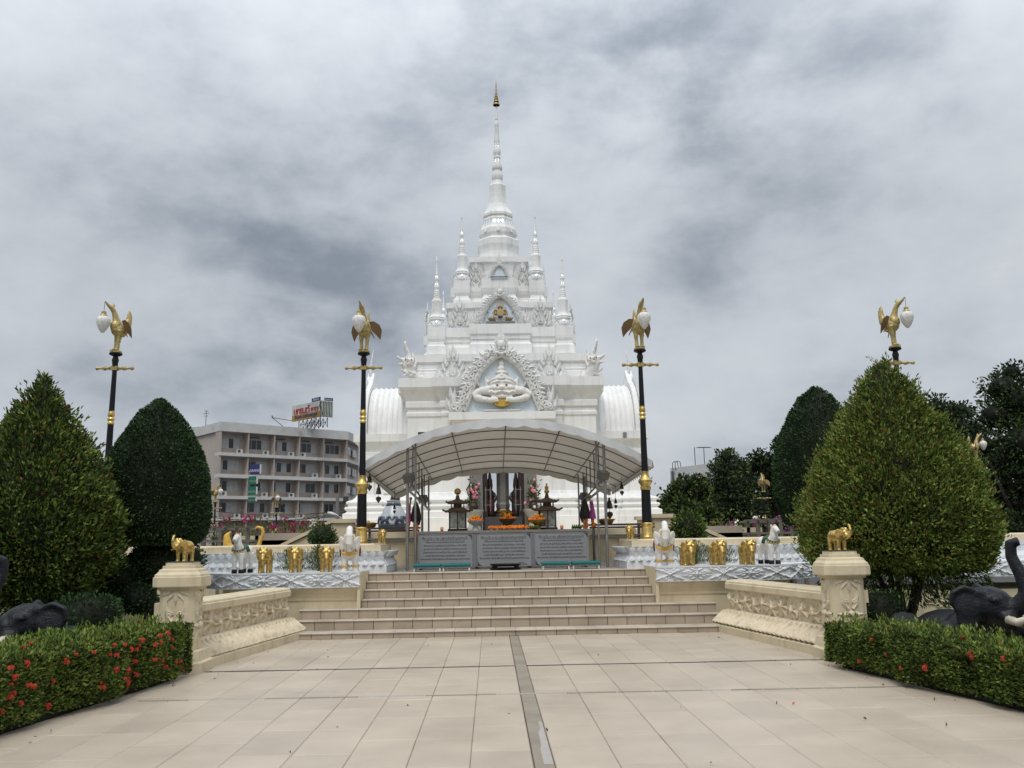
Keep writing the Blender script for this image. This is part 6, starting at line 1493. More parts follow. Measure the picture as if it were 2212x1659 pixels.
def hedge(label, A, B, out, th, h, n, nfl, mats, probs):
    A, B = Vector((*A, 0)), Vector((*B, 0)); d = B - A; ln = d.length; d.normalize(); o_ = Vector((*out, 0))
    t = thing('hedge', label, 'hedge', tuple((A + B) / 2), 'flowering hedges')
    a = np.array(A); D = np.array(d); O_ = np.array(o_)
    nf = int(n * 0.5); nt_ = int(n * 0.36); ne = n - nf - nt_
    def lump(u, v): return 0.045 * (np.sin(u * 5.1 + v * 3) + np.sin(u * 9.7 - v * 6 + 1) * 0.7 + np.sin(u * 2.3 + 2) * 0.8)
    u = rng.random(nf) * ln; z = 0.05 + (h - 0.05) * rng.random(nf) ** 0.9; w = lump(u, z) - 0.09 * rng.random(nf) ** 2 - 0.12 * np.clip(0.22 - z, 0, 1)
    w = w - 0.08 * np.clip((z - h + 0.1) / 0.1, 0, 1) ** 2
    P1 = a + u[:, None] * D + w[:, None] * O_ + z[:, None] * np.array([0, 0, 1]); N1 = np.tile(O_, (nf, 1)) * 0.9
    u = rng.random(nt_) * ln; v = rng.random(nt_) * th; z = h + lump(u, v * 3) * 0.7 - 0.06 * rng.random(nt_) ** 2
    P2 = a + u[:, None] * D - v[:, None] * O_ + z[:, None] * np.array([0, 0, 1]); N2 = np.tile([0, 0, 1.0], (nt_, 1))
    v = rng.random(ne) * th; z = 0.05 + (h - 0.05) * rng.random(ne); e = lump(v * 2, z)
    P3 = a + (ln + e)[:, None] * D - v[:, None] * O_ + z[:, None] * np.array([0, 0, 1]); N3 = np.tile(D, (ne, 1))
    P = np.concatenate([P1, P2, P3]); Nn = np.concatenate([N1, N2, N3])
    leaves('foliage', P, Nn, 0.043, mats, probs, t, 0.45, 0.85, 0.35, 'stuff')
    q = MB(); i_ = 0.1
    c = [A - d * 0 - o_ * i_, B - d * i_ - o_ * i_, B - d * i_ - o_ * (th - 0.05), A - o_ * (th - 0.05)]
    q.loft([[tuple(p + Vector((0, 0, 0.0))) for p in c], [tuple(p + Vector((0, 0, h - 0.09))) for p in c]]); q.build('shade_core', 'lf_shade', t)  # added dark block, coloured as the shade inside the hedge
    # upright shoots on top
    k = int(nt_ * 0.013); u = rng.random(k) * ln; v = rng.random(k) * th
    base = a + u[:, None] * D - v[:, None] * O_ + np.array([0, 0, h])
    Q = np.repeat(base, 6, 0) + np.tile(np.linspace(0, 0.09, 6), k)[:, None] * np.array([0, 0, 1]) + rng.normal(size=(6 * k, 3)) * 0.008
    leaves('shoots', Q, np.tile([0, 0, 1.0], (6 * k, 1)), 0.05, [mats[-2], mats[-1]], [1, 1], t, 0.4, 0.8, 0.6, 'stuff')
    fm = []
    for var in range(3):
        f = MB()
        for j in range(16):
            an = random.uniform(0, 2 * pi); el = random.uniform(0.1, 1.4); r_ = 0.03
            c_ = Vector((r_ * cos(an) * cos(el), r_ * sin(an) * cos(el), r_ * sin(el)))
            fr = frame(c_, Vector((-sin(an), cos(an), 0)), Vector((cos(an) * sin(el), sin(an) * sin(el), -cos(el))))
            for p in range(2): f.flame(fr, 0, 0, p * pi + pi / 4, 0.02, 0.012, 0, 0.004, 2); f.flame(fr, 0, 0, p * pi - pi / 4, 0.02, 0.012, 0, 0.004, 2)
        me = bpy.data.meshes.new('flower'); me.from_pydata([tuple(p) for p in f.v], [], f.f); me.materials.append(M['fl_red']); fm.append(me)
    for k in range(nfl):
        if random.random() < 0.8:
            u_ = ln * random.random() ** 0.8; z_ = random.uniform(0.12, h - 0.03); p = A + d * u_ + o_ * (0.03 + float(lump(np.array(u_), np.array(z_)))) + Vector((0, 0, z_)); dr = o_ + Vector((0, 0, 0.5))
        else:
            u_ = ln * random.random(); v_ = random.uniform(0, th * 0.9); p = A + d * u_ - o_ * v_ + Vector((0, 0, h + 0.03)); dr = Vector((0, 0, 1))
        fo = link('flower', random.choice(fm), t, p - wloc(t)); fo.rotation_euler = dr.to_track_quat('Z', 'Y').to_euler(); fo.scale = (random.uniform(0.5, 1.05),) * 3
    trunk(t, [tuple((A + B) / 2 - o_ * 0.3), tuple((A + B) / 2 - o_ * 0.3 + Vector((0, 0, 0.4)))], [0.03, 0.02], 'stem')
    return t
_d = Vector((0.4, 3.15)).normalized()
hedge('flowering hedge dotted with many red blossoms along the left edge of the path', (-4.93, 4.2), (-3.92, 11.05), (_d.y, -_d.x), 0.8, 0.63, 60000, 105, ['lf_dark', 'lf_mid', 'lf_olive', 'lf_yel', 'lf_lite', 'lf_bright'], [0.22, 0.36, 0.22, 0.03, 0.12, 0.05])
_d = Vector((-0.5, 3.2)).normalized()
hedge('darker hedge with few red blossoms along the right edge of the path', (4.9, 4.2), (3.73, 10.9), (-_d.y, _d.x), 0.72, 0.5, 60000, 24, ['lf_dark', 'lf_mid', 'lf_olive', 'lf_copper', 'lf_mid', 'lf_lite'], [0.38, 0.36, 0.14, 0.02, 0.06, 0.06])
# feathery grasses standing in the planters
for (x, y, h, lb) in ((-3.98, 16.75, 0.42, 'feathery green plant between the first and second left gold elephants'), (-3.5, 16.8, 0.45, 'wispy grey green plant between the second and third left gold elephants'), (3.52, 16.8, 0.42, 'feathery green plant between the right gold elephants near the white elephant'), (3.98, 16.8, 0.3, 'low feathery plant behind the middle right gold elephant')):
    t = thing('feathery_plant', lb, 'plant', (x, y, 1.046), 'feathery plants')
    n = 900; a = rng.random(n) * 2 * pi; r = np.abs(rng.normal(size=n)) * 0.11; z = 1.05 + h * rng.random(n) * (1 - 0.4 * r / 0.3)
    P = np.stack([x + r * np.cos(a) * 1.5, y + r * np.sin(a), z], 1)
    leaves('fronds', P, np.stack([np.cos(a), np.sin(a), 1.2 + 0 * a], 1), 0.07, ['lf_mid', 'lf_olive', 'lf_grey'], [2, 2, 1.2], t, 0.12, 0.6, 0.8, 'stuff')
    for k in range(7): MB().tube([(x + 0.02 * cos(k), y + 0.02 * sin(k), 1.04), (x + 0.16 * cos(k * 2.4), y + 0.1 * sin(k * 2.4), 1.046 + h * random.uniform(0.7, 1))], [0.006, 0.003], 5).build('stem', 'lf_olive', t)
# bougainvilleas on the far side of the garden
BG = [(486, 1150, 'fl_pink', 1.0, 'magenta bougainvillea beside the dark topiary, left of the white horse'), (525, 1142, 'fl_pink', 1.3, 'bright magenta bougainvillea straight behind the white horse'), (600, 1160, 'fl_pink', 1.0, 'magenta bougainvillea behind the first gold elephants on the left'), (635, 1140, 'fl_pink', 0.9, 'thin magenta bougainvillea in front of the hotel middle'), (668, 1150, 'fl_white', 0.9, 'white and magenta bougainvillea near the round ball bush'), (692, 1150, 'fl_white', 0.7, 'small white bougainvillea beside the sloping stair'),
      (1500, 1155, 'fl_rose', 0.7, 'sparse rose bougainvillea beside the right sloping stair'), (1555, 1140, 'fl_mauve', 1.1, 'mauve bougainvillea behind the right gold elephants'), (1603, 1148, 'fl_white', 0.9, 'white bougainvillea left of the grey timber frame'), (1640, 1150, 'fl_mauve', 0.8, 'mauve bougainvillea under the grey timber frame'), (1700, 1140, 'fl_mauve', 0.8, 'mauve bougainvillea right of the white horse')]
for (x, y, m, sz, lb) in BG:
    p = at(x, y, 26.5); t = thing('bougainvillea', lb, 'plant', (p.x, p.y, 0), 'bougainvilleas')
    ztop = p.z + 0.35 * sz
    for k in range(5):
        a = k * 1.3; MB().tube([(p.x + 0.04 * cos(a), p.y, -0.05), (p.x + 0.12 * cos(a), p.y + 0.1 * sin(a), 0.9), (p.x + 0.4 * sz * cos(a), p.y + 0.3 * sin(a), ztop - 0.1)], [0.03, 0.02, 0.008], 6).build('branch', 'bark', t)
    n = int(420 * sz); P = rng.normal(size=(n, 3)) * np.array([0.34 * sz, 0.25, 0.3]) + np.array([p.x, p.y, p.z - 0.25])
    leaves('foliage', P, rng.normal(size=(n, 3)), 0.1, ['lf_mid', 'lf_olive', 'lf_copper', 'lf_dark'], [2, 2, 1, 1], t, 0.5, 0.9, 0.2, 'stuff')
    for k in range(int(3 * sz) + 1):
        c = (p.x + random.gauss(0, 0.3 * sz), p.y - 0.1, p.z + random.gauss(0, 0.2))
        q = rng.normal(size=(26, 3)) * 0.06 + np.array(c)
        leaves('blossom', q, rng.normal(size=(26, 3)), 0.085, [m if random.random() < 0.8 else 'fl_pink' if x < 1000 else 'fl_mauve'], [1], t, 0.8)
for (xa, xb, y0, lb) in ((415, 535, 1166, 'weathered timber frame behind the left white horse'), (1638, 1735, 1148, 'grey timber arbour frame behind the right white horse')):
    Y = 25.0; a = at(xa, y0, Y); b = at(xb, y0, Y); t = thing('timber_frame', lb, 'frame', (a.x, Y, 0), 'timber frames')
    for k in range(3):
        x = a.x + (b.x - a.x) * k / 2
        for yy in (Y, Y + 1.0): MB().bb(x - 0.05, x + 0.05, yy - 0.05, yy + 0.05, -0.05, a.z + 0.25).build('post', 'wood_grey', t)
    for (yy, zz) in ((Y, 0.27), (Y + 1.0, 0.28), (Y, -0.05), (Y + 1.0, -0.05)): MB().bb(a.x - 0.2, b.x + 0.2, yy - 0.055, yy + 0.055, a.z + zz - 0.03, a.z + zz + 0.03).build('rail', 'wood_grey', t)
    for k in range(6):
        x = a.x + (b.x - a.x) * k / 5; MB().bb(x - 0.03, x + 0.03, Y - 0.2, Y + 1.2, a.z + 0.311, a.z + 0.35).build('slat', 'wood_grey', t)
# big trees
def tree(name, label, cx, cy, clumps, n, size, mats, probs, group, base=0.0):
    t = thing(name, label, 'tree', (cx, cy, base), group)
    P, Q = [], []
    tot = sum(r ** 2 for *_, r in clumps); cm = MB()
    for (x, y, z, r) in clumps:
        m = int(n * r * r / tot); d = rng.normal(size=(m, 3)); d /= np.linalg.norm(d, axis=1, keepdims=True)
        lob = 1 + 0.16 * np.sin(d[:, 0] * 7 + x) + 0.14 * np.sin(d[:, 2] * 8 + y) + 0.1 * np.sin(d[:, 1] * 11 + z)
        rr = r * lob * (1 - 0.4 * rng.random(m) ** 2.2)
        P.append(np.array([x, y, z]) + d * rr[:, None] * np.array([1, 1, 0.85])); Q.append(d)
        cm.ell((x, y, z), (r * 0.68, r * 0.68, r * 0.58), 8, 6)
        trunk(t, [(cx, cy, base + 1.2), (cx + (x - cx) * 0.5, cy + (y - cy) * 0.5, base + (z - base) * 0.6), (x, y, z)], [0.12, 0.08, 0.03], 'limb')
    tag(cm.build('crown_shade_core', 'lf_shade', t, smooth=True), kind='stuff')  # added near-black balls, the crown's inner shade put into their colour
    leaves('crown', np.concatenate(P), np.concatenate(Q), size, mats, probs, t, 0.5, 1.0, 0.1, 'stuff')
    trunk(t, [(cx, cy, base - 0.1), (cx + 0.1, cy, base + 1.5), (cx, cy, base + 3)], [0.26, 0.2, 0.12])
    return t
def crown_px(pts, Y, spread=1.2):
    """clumps given in the view as (x, y, radius) at distance Y"""
    out = []
    for (x, y, r) in pts:
        p = at(x, y, Y + random.uniform(-spread, spread)); out.append((p.x, p.y, p.z, r / 1912 * Y))
    return out
DK = (['lf_tree', 'lf_tree2', 'lf_dark', 'lf_mid'], [3, 2.5, 2, 0.5]); MD = (['lf_tree2', 'lf_dark', 'lf_mid', 'lf_olive'], [3, 2, 1.6, 0.5]); GR = (['lf_grey', 'lf_tree2', 'lf_dark', 'lf_mid'], [1.6, 2.4, 2, 0.6])
def tpx(name, label, pts, Y, n, size, pal):
    c = crown_px(pts, Y); gx = sum(q[0] for q in c) / len(c)
    return tree(name, label, gx, Y, c, n, size, pal[0], pal[1], 'trees behind the garden')
tpx('dark_tree', 'tallest black-green tree at the right edge of the picture', [(2165, 840, 45), (2205, 870, 60), (2150, 900, 45), (2215, 960, 70), (2170, 1000, 60), (2240, 820, 40), (2120, 960, 35), (2190, 1080, 70), (2250, 1050, 70), (2260, 900, 60), (2135, 1060, 45), (2230, 1160, 70), (2160, 1150, 55), (2185, 805, 28)], 42, 14000, 0.2, DK)
tpx('dark_tree', 'dark tree between the right cone shrub and the tallest tree', [(2045, 905, 38), (2090, 930, 40), (2020, 880, 28), (2075, 890, 28), (2060, 980, 50), (2110, 1010, 45), (2000, 960, 45), (2090, 1080, 60), (2030, 1060, 55), (2130, 1110, 50), (1985, 905, 28)], 46, 10000, 0.2, DK)
tpx('dark_tree', 'dark leafy tree behind the right egg-shaped topiary', [(1690, 960, 22), (1672, 1000, 30), (1700, 1010, 35), (1650, 1030, 35), (1690, 1070, 45), (1640, 1085, 40), (1720, 1100, 45), (1610, 1110, 35), (1670, 1130, 45), (1622, 1010, 22), (1640, 990, 18)], 50, 9000, 0.22, DK)
tpx('grey_tree', 'grey green tree in front of the white building', [(1570, 990, 22), (1560, 1020, 28), (1590, 1015, 28), (1555, 1060, 30), (1590, 1060, 36), (1610, 1040, 25), (1570, 1100, 40), (1610, 1100, 38), (1545, 1100, 24), (1590, 1135, 40)], 48, 10000, 0.19, GR)
tpx('leafy_tree', 'bright leafy tree below the left corner of the white building', [(1478, 1050, 22), (1460, 1075, 25), (1500, 1080, 28), (1520, 1055, 18), (1475, 1110, 35), (1510, 1115, 32), (1440, 1105, 25), (1530, 1120, 26), (1470, 1145, 32), (1508, 1040, 14)], 45, 8000, 0.21, MD)
tpx('leafy_tree', 'leafy tree just right of the shrine behind the lamp post', [(1420, 1100, 22), (1405, 1120, 25), (1435, 1125, 25), (1385, 1140, 25), (1415, 1150, 28), (1450, 1150, 25)], 47, 4500, 0.21, MD)
tpx('dark_tree', 'dark tree at the far right edge beyond the tallest tree', [(2320, 900, 60), (2370, 960, 70), (2300, 1010, 70), (2360, 1060, 80), (2290, 1120, 60)], 44, 7000, 0.22, DK)
q = MB()
P = np.stack([rng.uniform(9, 40, 9000), rng.uniform(52, 58, 9000), np.abs(rng.normal(size=9000)) * 1.6], 1)
leaves('far_shrubbery', P, rng.normal(size=(9000, 3)), 0.3, ['lf_tree', 'lf_tree2', 'lf_dark'], [1, 1, 1], None, 0.5, 1.0, 0.2, 'stuff')

P = []; 
for k in range(90):
    s_ = random.choice((-1, 1)); y = random.uniform(6, 15); w_ = 4.4 - (y - 8) * 0.15
    x = s_ * (w_ - abs(random.gauss(0, 0.45))) if random.random() < 0.7 else random.uniform(-3.5, 3.5)
    if abs(x) < 4.0 or y < 11: P.append((x, y, 0.006))
P = np.array(P); leaves('fallen_leaves', P, np.tile([0.0, 0.0, 0.12], (len(P), 1)), 0.036, ['lf_copper', 'bark', 'lf_olive', 'fl_red'], [2, 3, 1, 1], None, 0.5, 1.0, 0.02, 'stuff')
# ------------------------------------------------------------------ hotel, roof billboard, white building, street things
A = Vector((-35.2, 115, 0)); U = Vector((0.764, 0.645, 0)).normalized(); W = Vector((-0.645, 0.764, 0)).normalized()
fr = frame(A, U, (0, 0, 1))
zH = lambda y: at(481.5, 847.1 + y * 0.2656, 115).z
ht = thing('hotel', 'long five-storey pink beige hotel with white balcony bands', 'hotel', tuple(A))
def fbox(mb, u0, u1, v0, v1, n0, n1, F=fr):
    O, Uu, V, Nn = F
    P = [O + Uu * a + V * b + Nn * c for a in (u0, u1) for b in (v0, v1) for c in (n0, n1)]
    mb.add(P, [(0, 1, 3, 2), (4, 6, 7, 5), (0, 4, 5, 1), (2, 3, 7, 6), (0, 2, 6, 4), (1, 5, 7, 3)]); return mb
BW = 3.72; LEN = 5 * BW
ztop, zroof = zH(243), zH(318)
B_ = A + U * LEN; E_ = B_ + Vector((0.5, 9.5, 0)); Q_ = A + W * 11
mb = MB(); base = [A - fr[3] * 0.9, B_ - fr[3] * 0.9, E_, Q_]
mb.loft([[tuple(p + Vector((0, 0, -0.2))) for p in base], [tuple(p + Vector((0, 0, zroof - 0.01))) for p in base]]); mb.build('wall', 'hotel_wall', ht)
fbox(MB(), -0.25, 0.0, -0.2, zroof, -0.95, 0.45).build('wall', 'hotel_wall', ht)
fs = frame(A, W, (0, 0, 1))
mb = MB(); fbox(mb, 0, 11, -0.2, zroof, -0.06, 0.02, fs if fs[3].dot(Vector((-1, -1, 0))) > 0 else (fs[0], fs[1], fs[2], -fs[3])); mb.build('side_wall', 'hotel_side', ht)
# white parapet
par = [A + fr[3] * 0.5 - U * 0.3, B_ + fr[3] * 0.5 + U * 0.1, E_ + Vector((0.8, 0, 0)), Q_ - U * 0.3]
MB().loft([[tuple(p + Vector((0, 0, zroof))) for p in par], [tuple(p + Vector((0, 0, ztop))) for p in par]]).build('parapet', 'hotel_white', ht)
floors = [(318, 372, 440, 490, 516), (516, 552, 620, 665, 695), (695, 722, 790, 842, 868), (868, 900, 968, 1020, 1044), (1044, 1180, 1230, 1300, 1310)]
winp = [['c', 'd', 'c'], ['g', 'd', 'g', 'c'], ['c', 'g', 'd', 'c'], ['d', 'd', 'g', 'c'], ['c', 'd', 'c', 'c']]
for fi, (y0, yw0, yw1, ys0, ys1) in enumerate(floors):
    vs1, vs0 = zH(ys0), zH(ys1)
    if fi < 4:
        fbox(MB(), -0.26, LEN + 0.1, vs0, vs1, -0.95, 0.55).build('balcony_slab', 'hotel_white', ht)
        mb = MB(); pe = [B_ + fr[3] * 0.55, E_ + Vector((0.9, 0, 0)), E_, B_ - fr[3] * 0.9]
        mb.loft([[tuple(p + Vector((0, 0, vs0 + 0.01))) for p in pe], [tuple(p + Vector((0, 0, vs1 - 0.01))) for p in pe]]); mb.build('balcony_slab', 'hotel_white', ht)
    v0, v1 = zH(yw1 + 4), zH(yw0 - 6)
    for b in range(6):
        if b < 6 and not (b == 0):
            fbox(MB(), b * BW - 0.07, b * BW + 0.07, vs1 + 0.002, zH(y0) - 0.002, -0.9, 0.42).build('fin', 'hotel_wall', ht)
        if b == 5: continue
        if fi == 4:
            w = fbox(MB(), b * BW + 0.3, b * BW + 3.4, -0.1, zH(1150), -0.89, -0.86).build('shop_front', 'window_dark', ht)
            for k in range(5): fbox(MB(), b * BW + 0.35 + 0.7 * k, b * BW + 0.42 + 0.7 * k, -0.1, zH(1160), -0.855, -0.83).build('mullion', 'frame_white', w)
            continue
        u0, u1 = b * BW + 0.22, b * BW + 3.15
        if b == 0: u0, u1 = 0.1, 2.9
        wf = fbox(MB(), u0 - 0.05, u1 + 0.05, v0 - 0.05, v1 + 0.05, -0.895, -0.86).build('window', 'frame_white', ht)
        pat = [random.choice('ccgd') for _ in range(4)]
        if b == 3 and fi == 0: pat = list('ddgc')
        if b == 0: pat = [['c', 'c', 'd', 'c'], ['c', 'd', 'c', 'c'], ['d', 'd', 'c', 'c'], ['g', 'd', 'c', 'c']][fi]
        for k, c in enumerate(pat):
            a_ = u0 + (u1 - u0) * k / 4 + 0.03; e_ = u0 + (u1 - u0) * (k + 1) / 4 - 0.03
            fbox(MB(), a_, e_, v0, v1, -0.858, -0.845 if c != 'd' else -0.852).build('pane', {'c': 'curtain', 'g': 'glass', 'd': 'window_dark'}[c], wf)
        if random.random() < 0.5 or (fi == 0 and b in (1, 2)):
            ua = b * BW + random.choice((2.3, 2.5, 0.35)); va = vs1 + 0.02
            ac = fbox(MB(), ua, ua + 0.8, va, va + 0.55, -0.35, 0.05).build('air_conditioner', 'ac_white', ht)
            O2, U2, V2, N2 = fr; c2 = O2 + U2 * (ua + 0.3) + V2 * (va + 0.28) + N2 * 0.055
            MB().plate((c2, U2, V2, N2), [(0.2 * cos(k * pi / 6), 0.2 * sin(k * pi / 6)) for k in range(12)], 0.015).build('fan_grille', 'ac_dark', ac)
        if fi == 0 and b > 0:
            fbox(MB(), u0 + 0.3, u0 + 1.9, zH(y0) - 0.5, zH(y0) - 0.4, -0.89, -0.7).build('pipe', 'ac_dark', ht)
fe = frame(B_ + Vector((0.06, 0.4, 0)), (E_ - B_), (0, 0, 1))
for fi in range(4):
    y0, yw0, yw1, ys0, ys1 = floors[fi]
    for k in range(2):
        wf = fbox(MB(), 0.4 + 4 * k, 2.8 + 4 * k, zH(yw1), zH(yw0), -0.1, 0.06, fe).build('window', 'frame_white', ht)
        for j in range(3): fbox(MB(), 0.46 + 4 * k + 0.78 * j, 1.18 + 4 * k + 0.78 * j, zH(yw1) + 0.06, zH(yw0) - 0.06, 0.061, 0.075, fe).build('pane', random.choice(('glass', 'curtain')), wf)
# blade sign
sA = at(552, 1030, 113.0); su = Vector((0.93, -0.36, 0)).normalized()
for (ya, yb, w, m, tx_, lm, dx) in ((1003, 1025, 1.45, 'sign_navy', 'GRAND', 'letter_white', 0.25), (1029, 1046, 1.15, 'sign_green', 'THARA', 'letter_gold', 0.0), (1051, 1069, 1.15, 'sign_green', 'HOTEL', 'letter_gold', 0.0), (1074, 1084, 1.1, 'sign_green', 'RESTAURANT', 'letter_gold', -0.02)):
    z1 = at(545, ya, 113).z; z0 = at(545, yb, 113).z; c = Vector((sA.x + dx - 0.3, sA.y, 0)); F = frame(c, su, (0, 0, 1))
    bd = fbox(MB(), -w / 2, w / 2, z0, z1, -0.12, 0.12, F).build('sign_board', m, ht)
    fbox(MB(), w / 2, w / 2 + 0.1, z0 + 0.05, z1 - 0.05, -0.1, 0.1, F).build('sign_side', 'letter_white', bd)
    hgt = (z1 - z0)
    text(tx_, min(hgt * 0.72, w * 1.55 / len(tx_)), (F[0] + F[2] * (z0 + hgt * 0.26), F[1], F[2], F[3]), lm, bd, d0=0.125, sx=1.0)
# roof billboard
bb = thing('billboard', 'roof billboard with red Thai lettering on a steel lattice above the hotel', 'billboard', tuple(at(665, 930, 121)))
P0 = at(630.5, 912, 124.5); P1 = at(692, 896.5, 119.5); hb = 2.15
F = frame((P0.x, P0.y, P0.z), (P1.x - P0.x, P1.y - P0.y, 0), (0, 0, 1)); Lb = hypot(P1.x - P0.x, P1.y - P0.y)
dz = P1.z - P0.z
F = frame((P0.x, P0.y, (P0.z + P1.z) / 2), (P1.x - P0.x, P1.y - P0.y, 0), (0, 0, 1))
N_ = F[3]
fbox(MB(), 0, Lb, 0.75, hb, -0.3, 0.0, F).build('panel', 'sign_light', bb)
fbox(MB(), 0, Lb, -0.05, 0.749, -0.3, 0.0, F).build('lower_panel', 'sign_ochre', bb)
cu_ = Lb * 0.05
for ch, wd in (('แ', 0.62), ('ก', 0.62), ('ร', 0.5), ('น', 0.66), ('ด์', 0.64)):
    text(ch, 1.3, (F[0] + F[1] * cu_ + F[2] * 0.86, F[1], F[2], F[3]), 'sign_red', bb, 'letter', align='LEFT', depth=0.04, sx=1.45, d0=0.05); cu_ += wd * Lb / 5.6
text('ธารา', 0.85, (F[0] + F[1] * (Lb * 0.8) + F[2] * 0.92, F[1], F[2], F[3]), 'sign_red', bb, 'heading', depth=0.04, sx=1.15, d0=0.05)
text('โรงแรม ระดับมาตรฐาน', 0.62, (F[0] + F[1] * (Lb * 0.5) + F[2] * 0.2, F[1], F[2], F[3]), 'sign_navy', bb, depth=0.02, d0=0.03)
fbox(MB(), Lb * 0.7, Lb * 0.99, hb + 0.02, hb + 0.5, -0.05, 0.03, F).build('name_board', 'sign_navy', bb)
text('โรงแรม', 0.45, (F[0] + F[1] * (Lb * 0.845) + F[2] * (hb + 0.12), F[1], F[2], F[3]), 'letter_white', bb, d0=0.035)
P2 = P1 + Vector((1.35, 0.9, 0)) + U * 0.2; F2 = frame((P1.x, P1.y, F[0].z), (P2.x - P1.x, P2.y - P1.y, 0), (0, 0, 1)); L2 = hypot(P2.x - P1.x, P2.y - P1.y)
fbox(MB(), 0.02, L2, -0.05, hb - 0.08, -0.3, -0.06, F2).build('side_panel', 'ac_dark', bb)
for k in range(8): fbox(MB(), 0.03 + k * L2 / 8, 0.03 + k * L2 / 8 + L2 / 17, -0.05, hb, -0.058, 0.02, F2).build('louvre', 'sign_light', bb)
fbox(MB(), L2 * 0.3, L2, hb + 0.02, hb + 0.42, -0.05, 0.03, F2).build('name_board', 'sign_navy', bb)
text('โรงแรม', 0.36, (F2[0] + F2[1] * (L2 * 0.65) + F2[2] * (hb + 0.1), F2[1], F2[2], F2[3]), 'letter_white', bb, d0=0.035)
zr = ztop - 0.1 - F[0].z
def strut(a, b, r=0.05):
    g_ = lambda p: F[0] + F[1] * p[0] + F[2] * p[1] + F[3] * p[2]
    MB().tube([g_(a), g_(b)], r, 5).build('strut', 'ac_dark', bb)
for n_ in (-0.25, -1.4):
    for k in range(6):
        u_ = Lb * (0.2 + 0.15 * k); strut((u_, zr, n_), (u_, -0.05, n_))
        if k < 5: strut((u_, zr, n_), (u_ + Lb * 0.15, -0.05, n_), 0.035); strut((u_, -0.05, n_), (u_ + Lb * 0.15, zr, n_), 0.03)
    strut((Lb * 0.2, zr * 0.5, n_), (Lb * 0.95, zr * 0.5, n_), 0.04)
strut((-0.1, 0.1, -0.2), (-3.2, 0.75, 1.2)); strut((-3.2, 0.75, 1.2), (-0.9, zr, -0.2)); strut((-3.2, 0.7, 1.2), (-3.3, 1.05, 1.2), 0.1)
strut((Lb, -0.1, -0.5), (Lb + 3.2, 1.0, 2.2)); strut((Lb + 3.2, 1.0, 2.2), (Lb - 0.6, zr, -0.5)); strut((Lb + 3.2, 1.0, 2.2), (Lb + 3.35, 1.4, 2.2), 0.1); strut((Lb + 3.2, 1.0, 2.2), (Lb * 0.6, -0.8, -0.5), 0.04)
# mint-green neighbour behind the hotel's left end, and its antenna
p = at(430, 940, 130); t = thing('mint_building', 'mint green roof corner showing beside the left end of the hotel', 'building', (p.x, 130, 0))
z1 = at(430, 925, 130).z
MB().bb(p.x - 0.9, p.x + 1.5, 129, 140, -0.2, z1 - 1.0).build('wall', 'hotel_side', t); MB().bb(p.x - 1.1, p.x + 1.8, 128.7, 140.3, z1 - 0.99, z1).build('roof', 'mint', t)
def antenna(label, x, y0, y1, Y, arms):
    a = at(x, y0, Y); b = at(x, y1, Y); t = thing('antenna', label, 'antenna', (a.x, Y, a.z), 'roof antennas')
    MB().tube([(a.x, Y, a.z - 0.3), (a.x, Y, b.z)], 0.05, 5).build('mast', 'steel_dark', t)
    for (f, w) in arms: MB().tube([(a.x - w, Y, a.z + (b.z - a.z) * f), (a.x + w, Y, a.z + (b.z - a.z) * f)], 0.035, 4).build('arm', 'steel_dark', t)
antenna('thin television aerial on the roof left of the hotel', 444, 926, 887, 130, ((0.98, 0.3), (0.85, 0.45), (0.7, 0.3), (0.1, 1.2)))
# plain white building on the right
p = at(1453, 1060, 105); q_ = at(1548, 1060, 99); t = thing('white_building', 'plain white windowless building above the trees right of the shrine', 'building', (p.x, 100, 0))
zt = at(1540, 1000, 99).z; d = Vector((q_.x - p.x, -7.5, 0)); ln = d.length; d.normalize(); F3 = frame((p.x, 106, 0), d, (0, 0, 1))
fbox(MB(), 0, ln, -0.2, zt, -9, 0, F3).build('wall', 'box_white', t); fbox(MB(), ln * 0.55, ln - 0.1, zt - 3.7, zt - 3.55, 0.0, 0.12, F3).build('ledge', 'box_white', t)
fbox(MB(), ln + 0.005, ln + 0.06, zt - 4.1, zt - 3.9, -6, 0, F3).build('ledge', 'box_white', t)
MB().tube([F3[0] + F3[1] * 0.7 + F3[2] * (zt - 5) + F3[3] * 0.2, F3[0] + F3[1] * 0.7 + F3[2] * (zt - 0.4) + F3[3] * 0.2], 0.16, 6).build('downpipe', 'steel_dark', t)
g_ = lambda u, v, n: F3[0] + F3[1] * u + F3[2] * v + F3[3] * n
for u in (0.75, 1.25): MB().tube([g_(u, zt - 0.3, 0.15), g_(u, zt + 0.55, 0.15), g_(u + 0.1, zt + 0.75, 0.0), g_(u + 0.35, zt + 0.7, -0.3), g_(u + 0.38, zt, -0.4)], 0.05, 5).build('ladder_rail', 'steel_dark', t)
antenna('thin straight aerial on the white building roof, the left one', 1502, 1002, 966, 102, ())
antenna('wide television aerial on the white building roof, the right one', 1522, 1000, 966, 101, ((0.97, 0.9), (1.0, 0.7)))
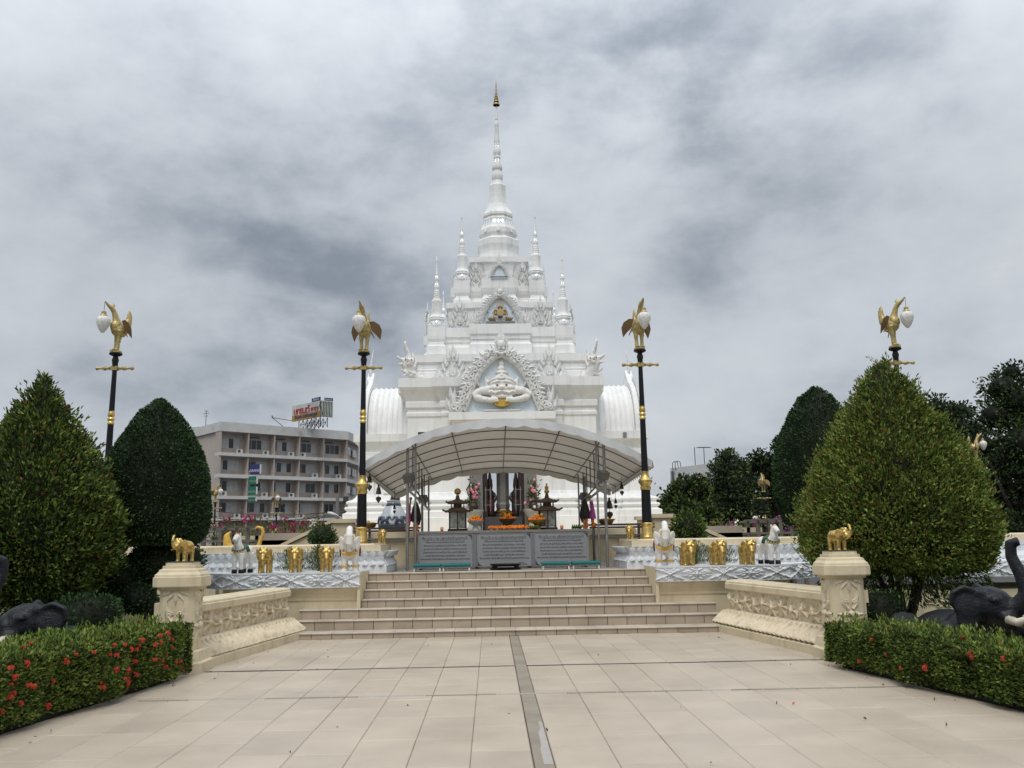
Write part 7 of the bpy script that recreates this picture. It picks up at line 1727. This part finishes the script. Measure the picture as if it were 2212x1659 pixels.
# street lamp, utility pole and wires before the hotel
p = at(716, 1112, 80); t = thing('street_light', 'white curved-head street light before the right end of the hotel', 'street light', (p.x, 80, 0))
MB().tube([(p.x + 2.6, 80, -0.1), (p.x + 2.4, 80, p.z - 0.7), (p.x + 1.0, 80, p.z - 0.35), (p.x + 0.3, 80, p.z)], [0.09, 0.07, 0.05, 0.05], 7).build('pole', 'steel', t, smooth=True)
q = MB(); q.tube([(p.x + 0.6, 80, p.z - 0.1), (p.x, 80, p.z + 0.12), (p.x - 0.35, 80, p.z + 0.2)], [0.07, 0.14, 0.09], 8, 0.5); q.build('lamp_head', 'letter_white', t, smooth=True)
p = at(729, 1090, 82); t = thing('utility_pole', 'grey utility pole with small transformers beside the street light', 'pole', (p.x, 82, 0))
MB().tube([(p.x, 82, -0.1), (p.x, 82, p.z + 1.0)], 0.16, 8).build('pole', 'stone_grey', t)
for (dx, dz_) in ((0.75, 0.2), (0.8, -0.9)): MB().lathe([(0.22, 0), (0.25, 0.1), (0.25, 0.5), (0.1, 0.6)], (p.x + dx, 82, p.z + dz_), 10).build('transformer', 'ac_dark', t); MB().bb(p.x - 0.1, p.x + 1.0, 81.95, 82.05, p.z + dz_ - 0.1, p.z + dz_ - 0.02).build('bracket', 'ac_dark', t)
for k, (xa, ya, xb, yb, yc) in enumerate(((462, 1096, 760, 1100, 1112), (462, 1112, 740, 1112, 1124), (462, 1130, 756, 1104, 1128), (460, 1138, 700, 1126, 1138))):
    t = thing('power_line', ('black cable crossing the hotel front, highest of four', 'black cable crossing the hotel front, second of four', 'black cable crossing the hotel front, third of four', 'black cable crossing the hotel front, lowest of four')[k], 'cable', tuple(at(xa, ya, 84)), 'cables before the hotel')
    a, b = at(xa - 60, ya - 2, 84), at(xb, yb, 84); c = at((xa + xb) / 2, yc, 84)
    MB().tube([a.lerp(b, f) + Vector((0, 0, (c.z - (a.z + b.z) / 2) * 4 * f * (1 - f))) for f in np.linspace(0, 1, 13)], 0.03, 4).build('wire', 'wire', t)
# low garden wall far behind on the left
t = thing('garden_wall', 'low cream wall across the back of the garden, left of the shrine', 'wall', (-12, 27.5, 0))
MB().bb(-24, -7.7, 28.0, 28.25, -0.1, 0.9).build('wall', 'cream', t); MB().bb(-24, -7.7, 27.93, 28.32, 0.901, 0.96).build('coping', 'cream', t)
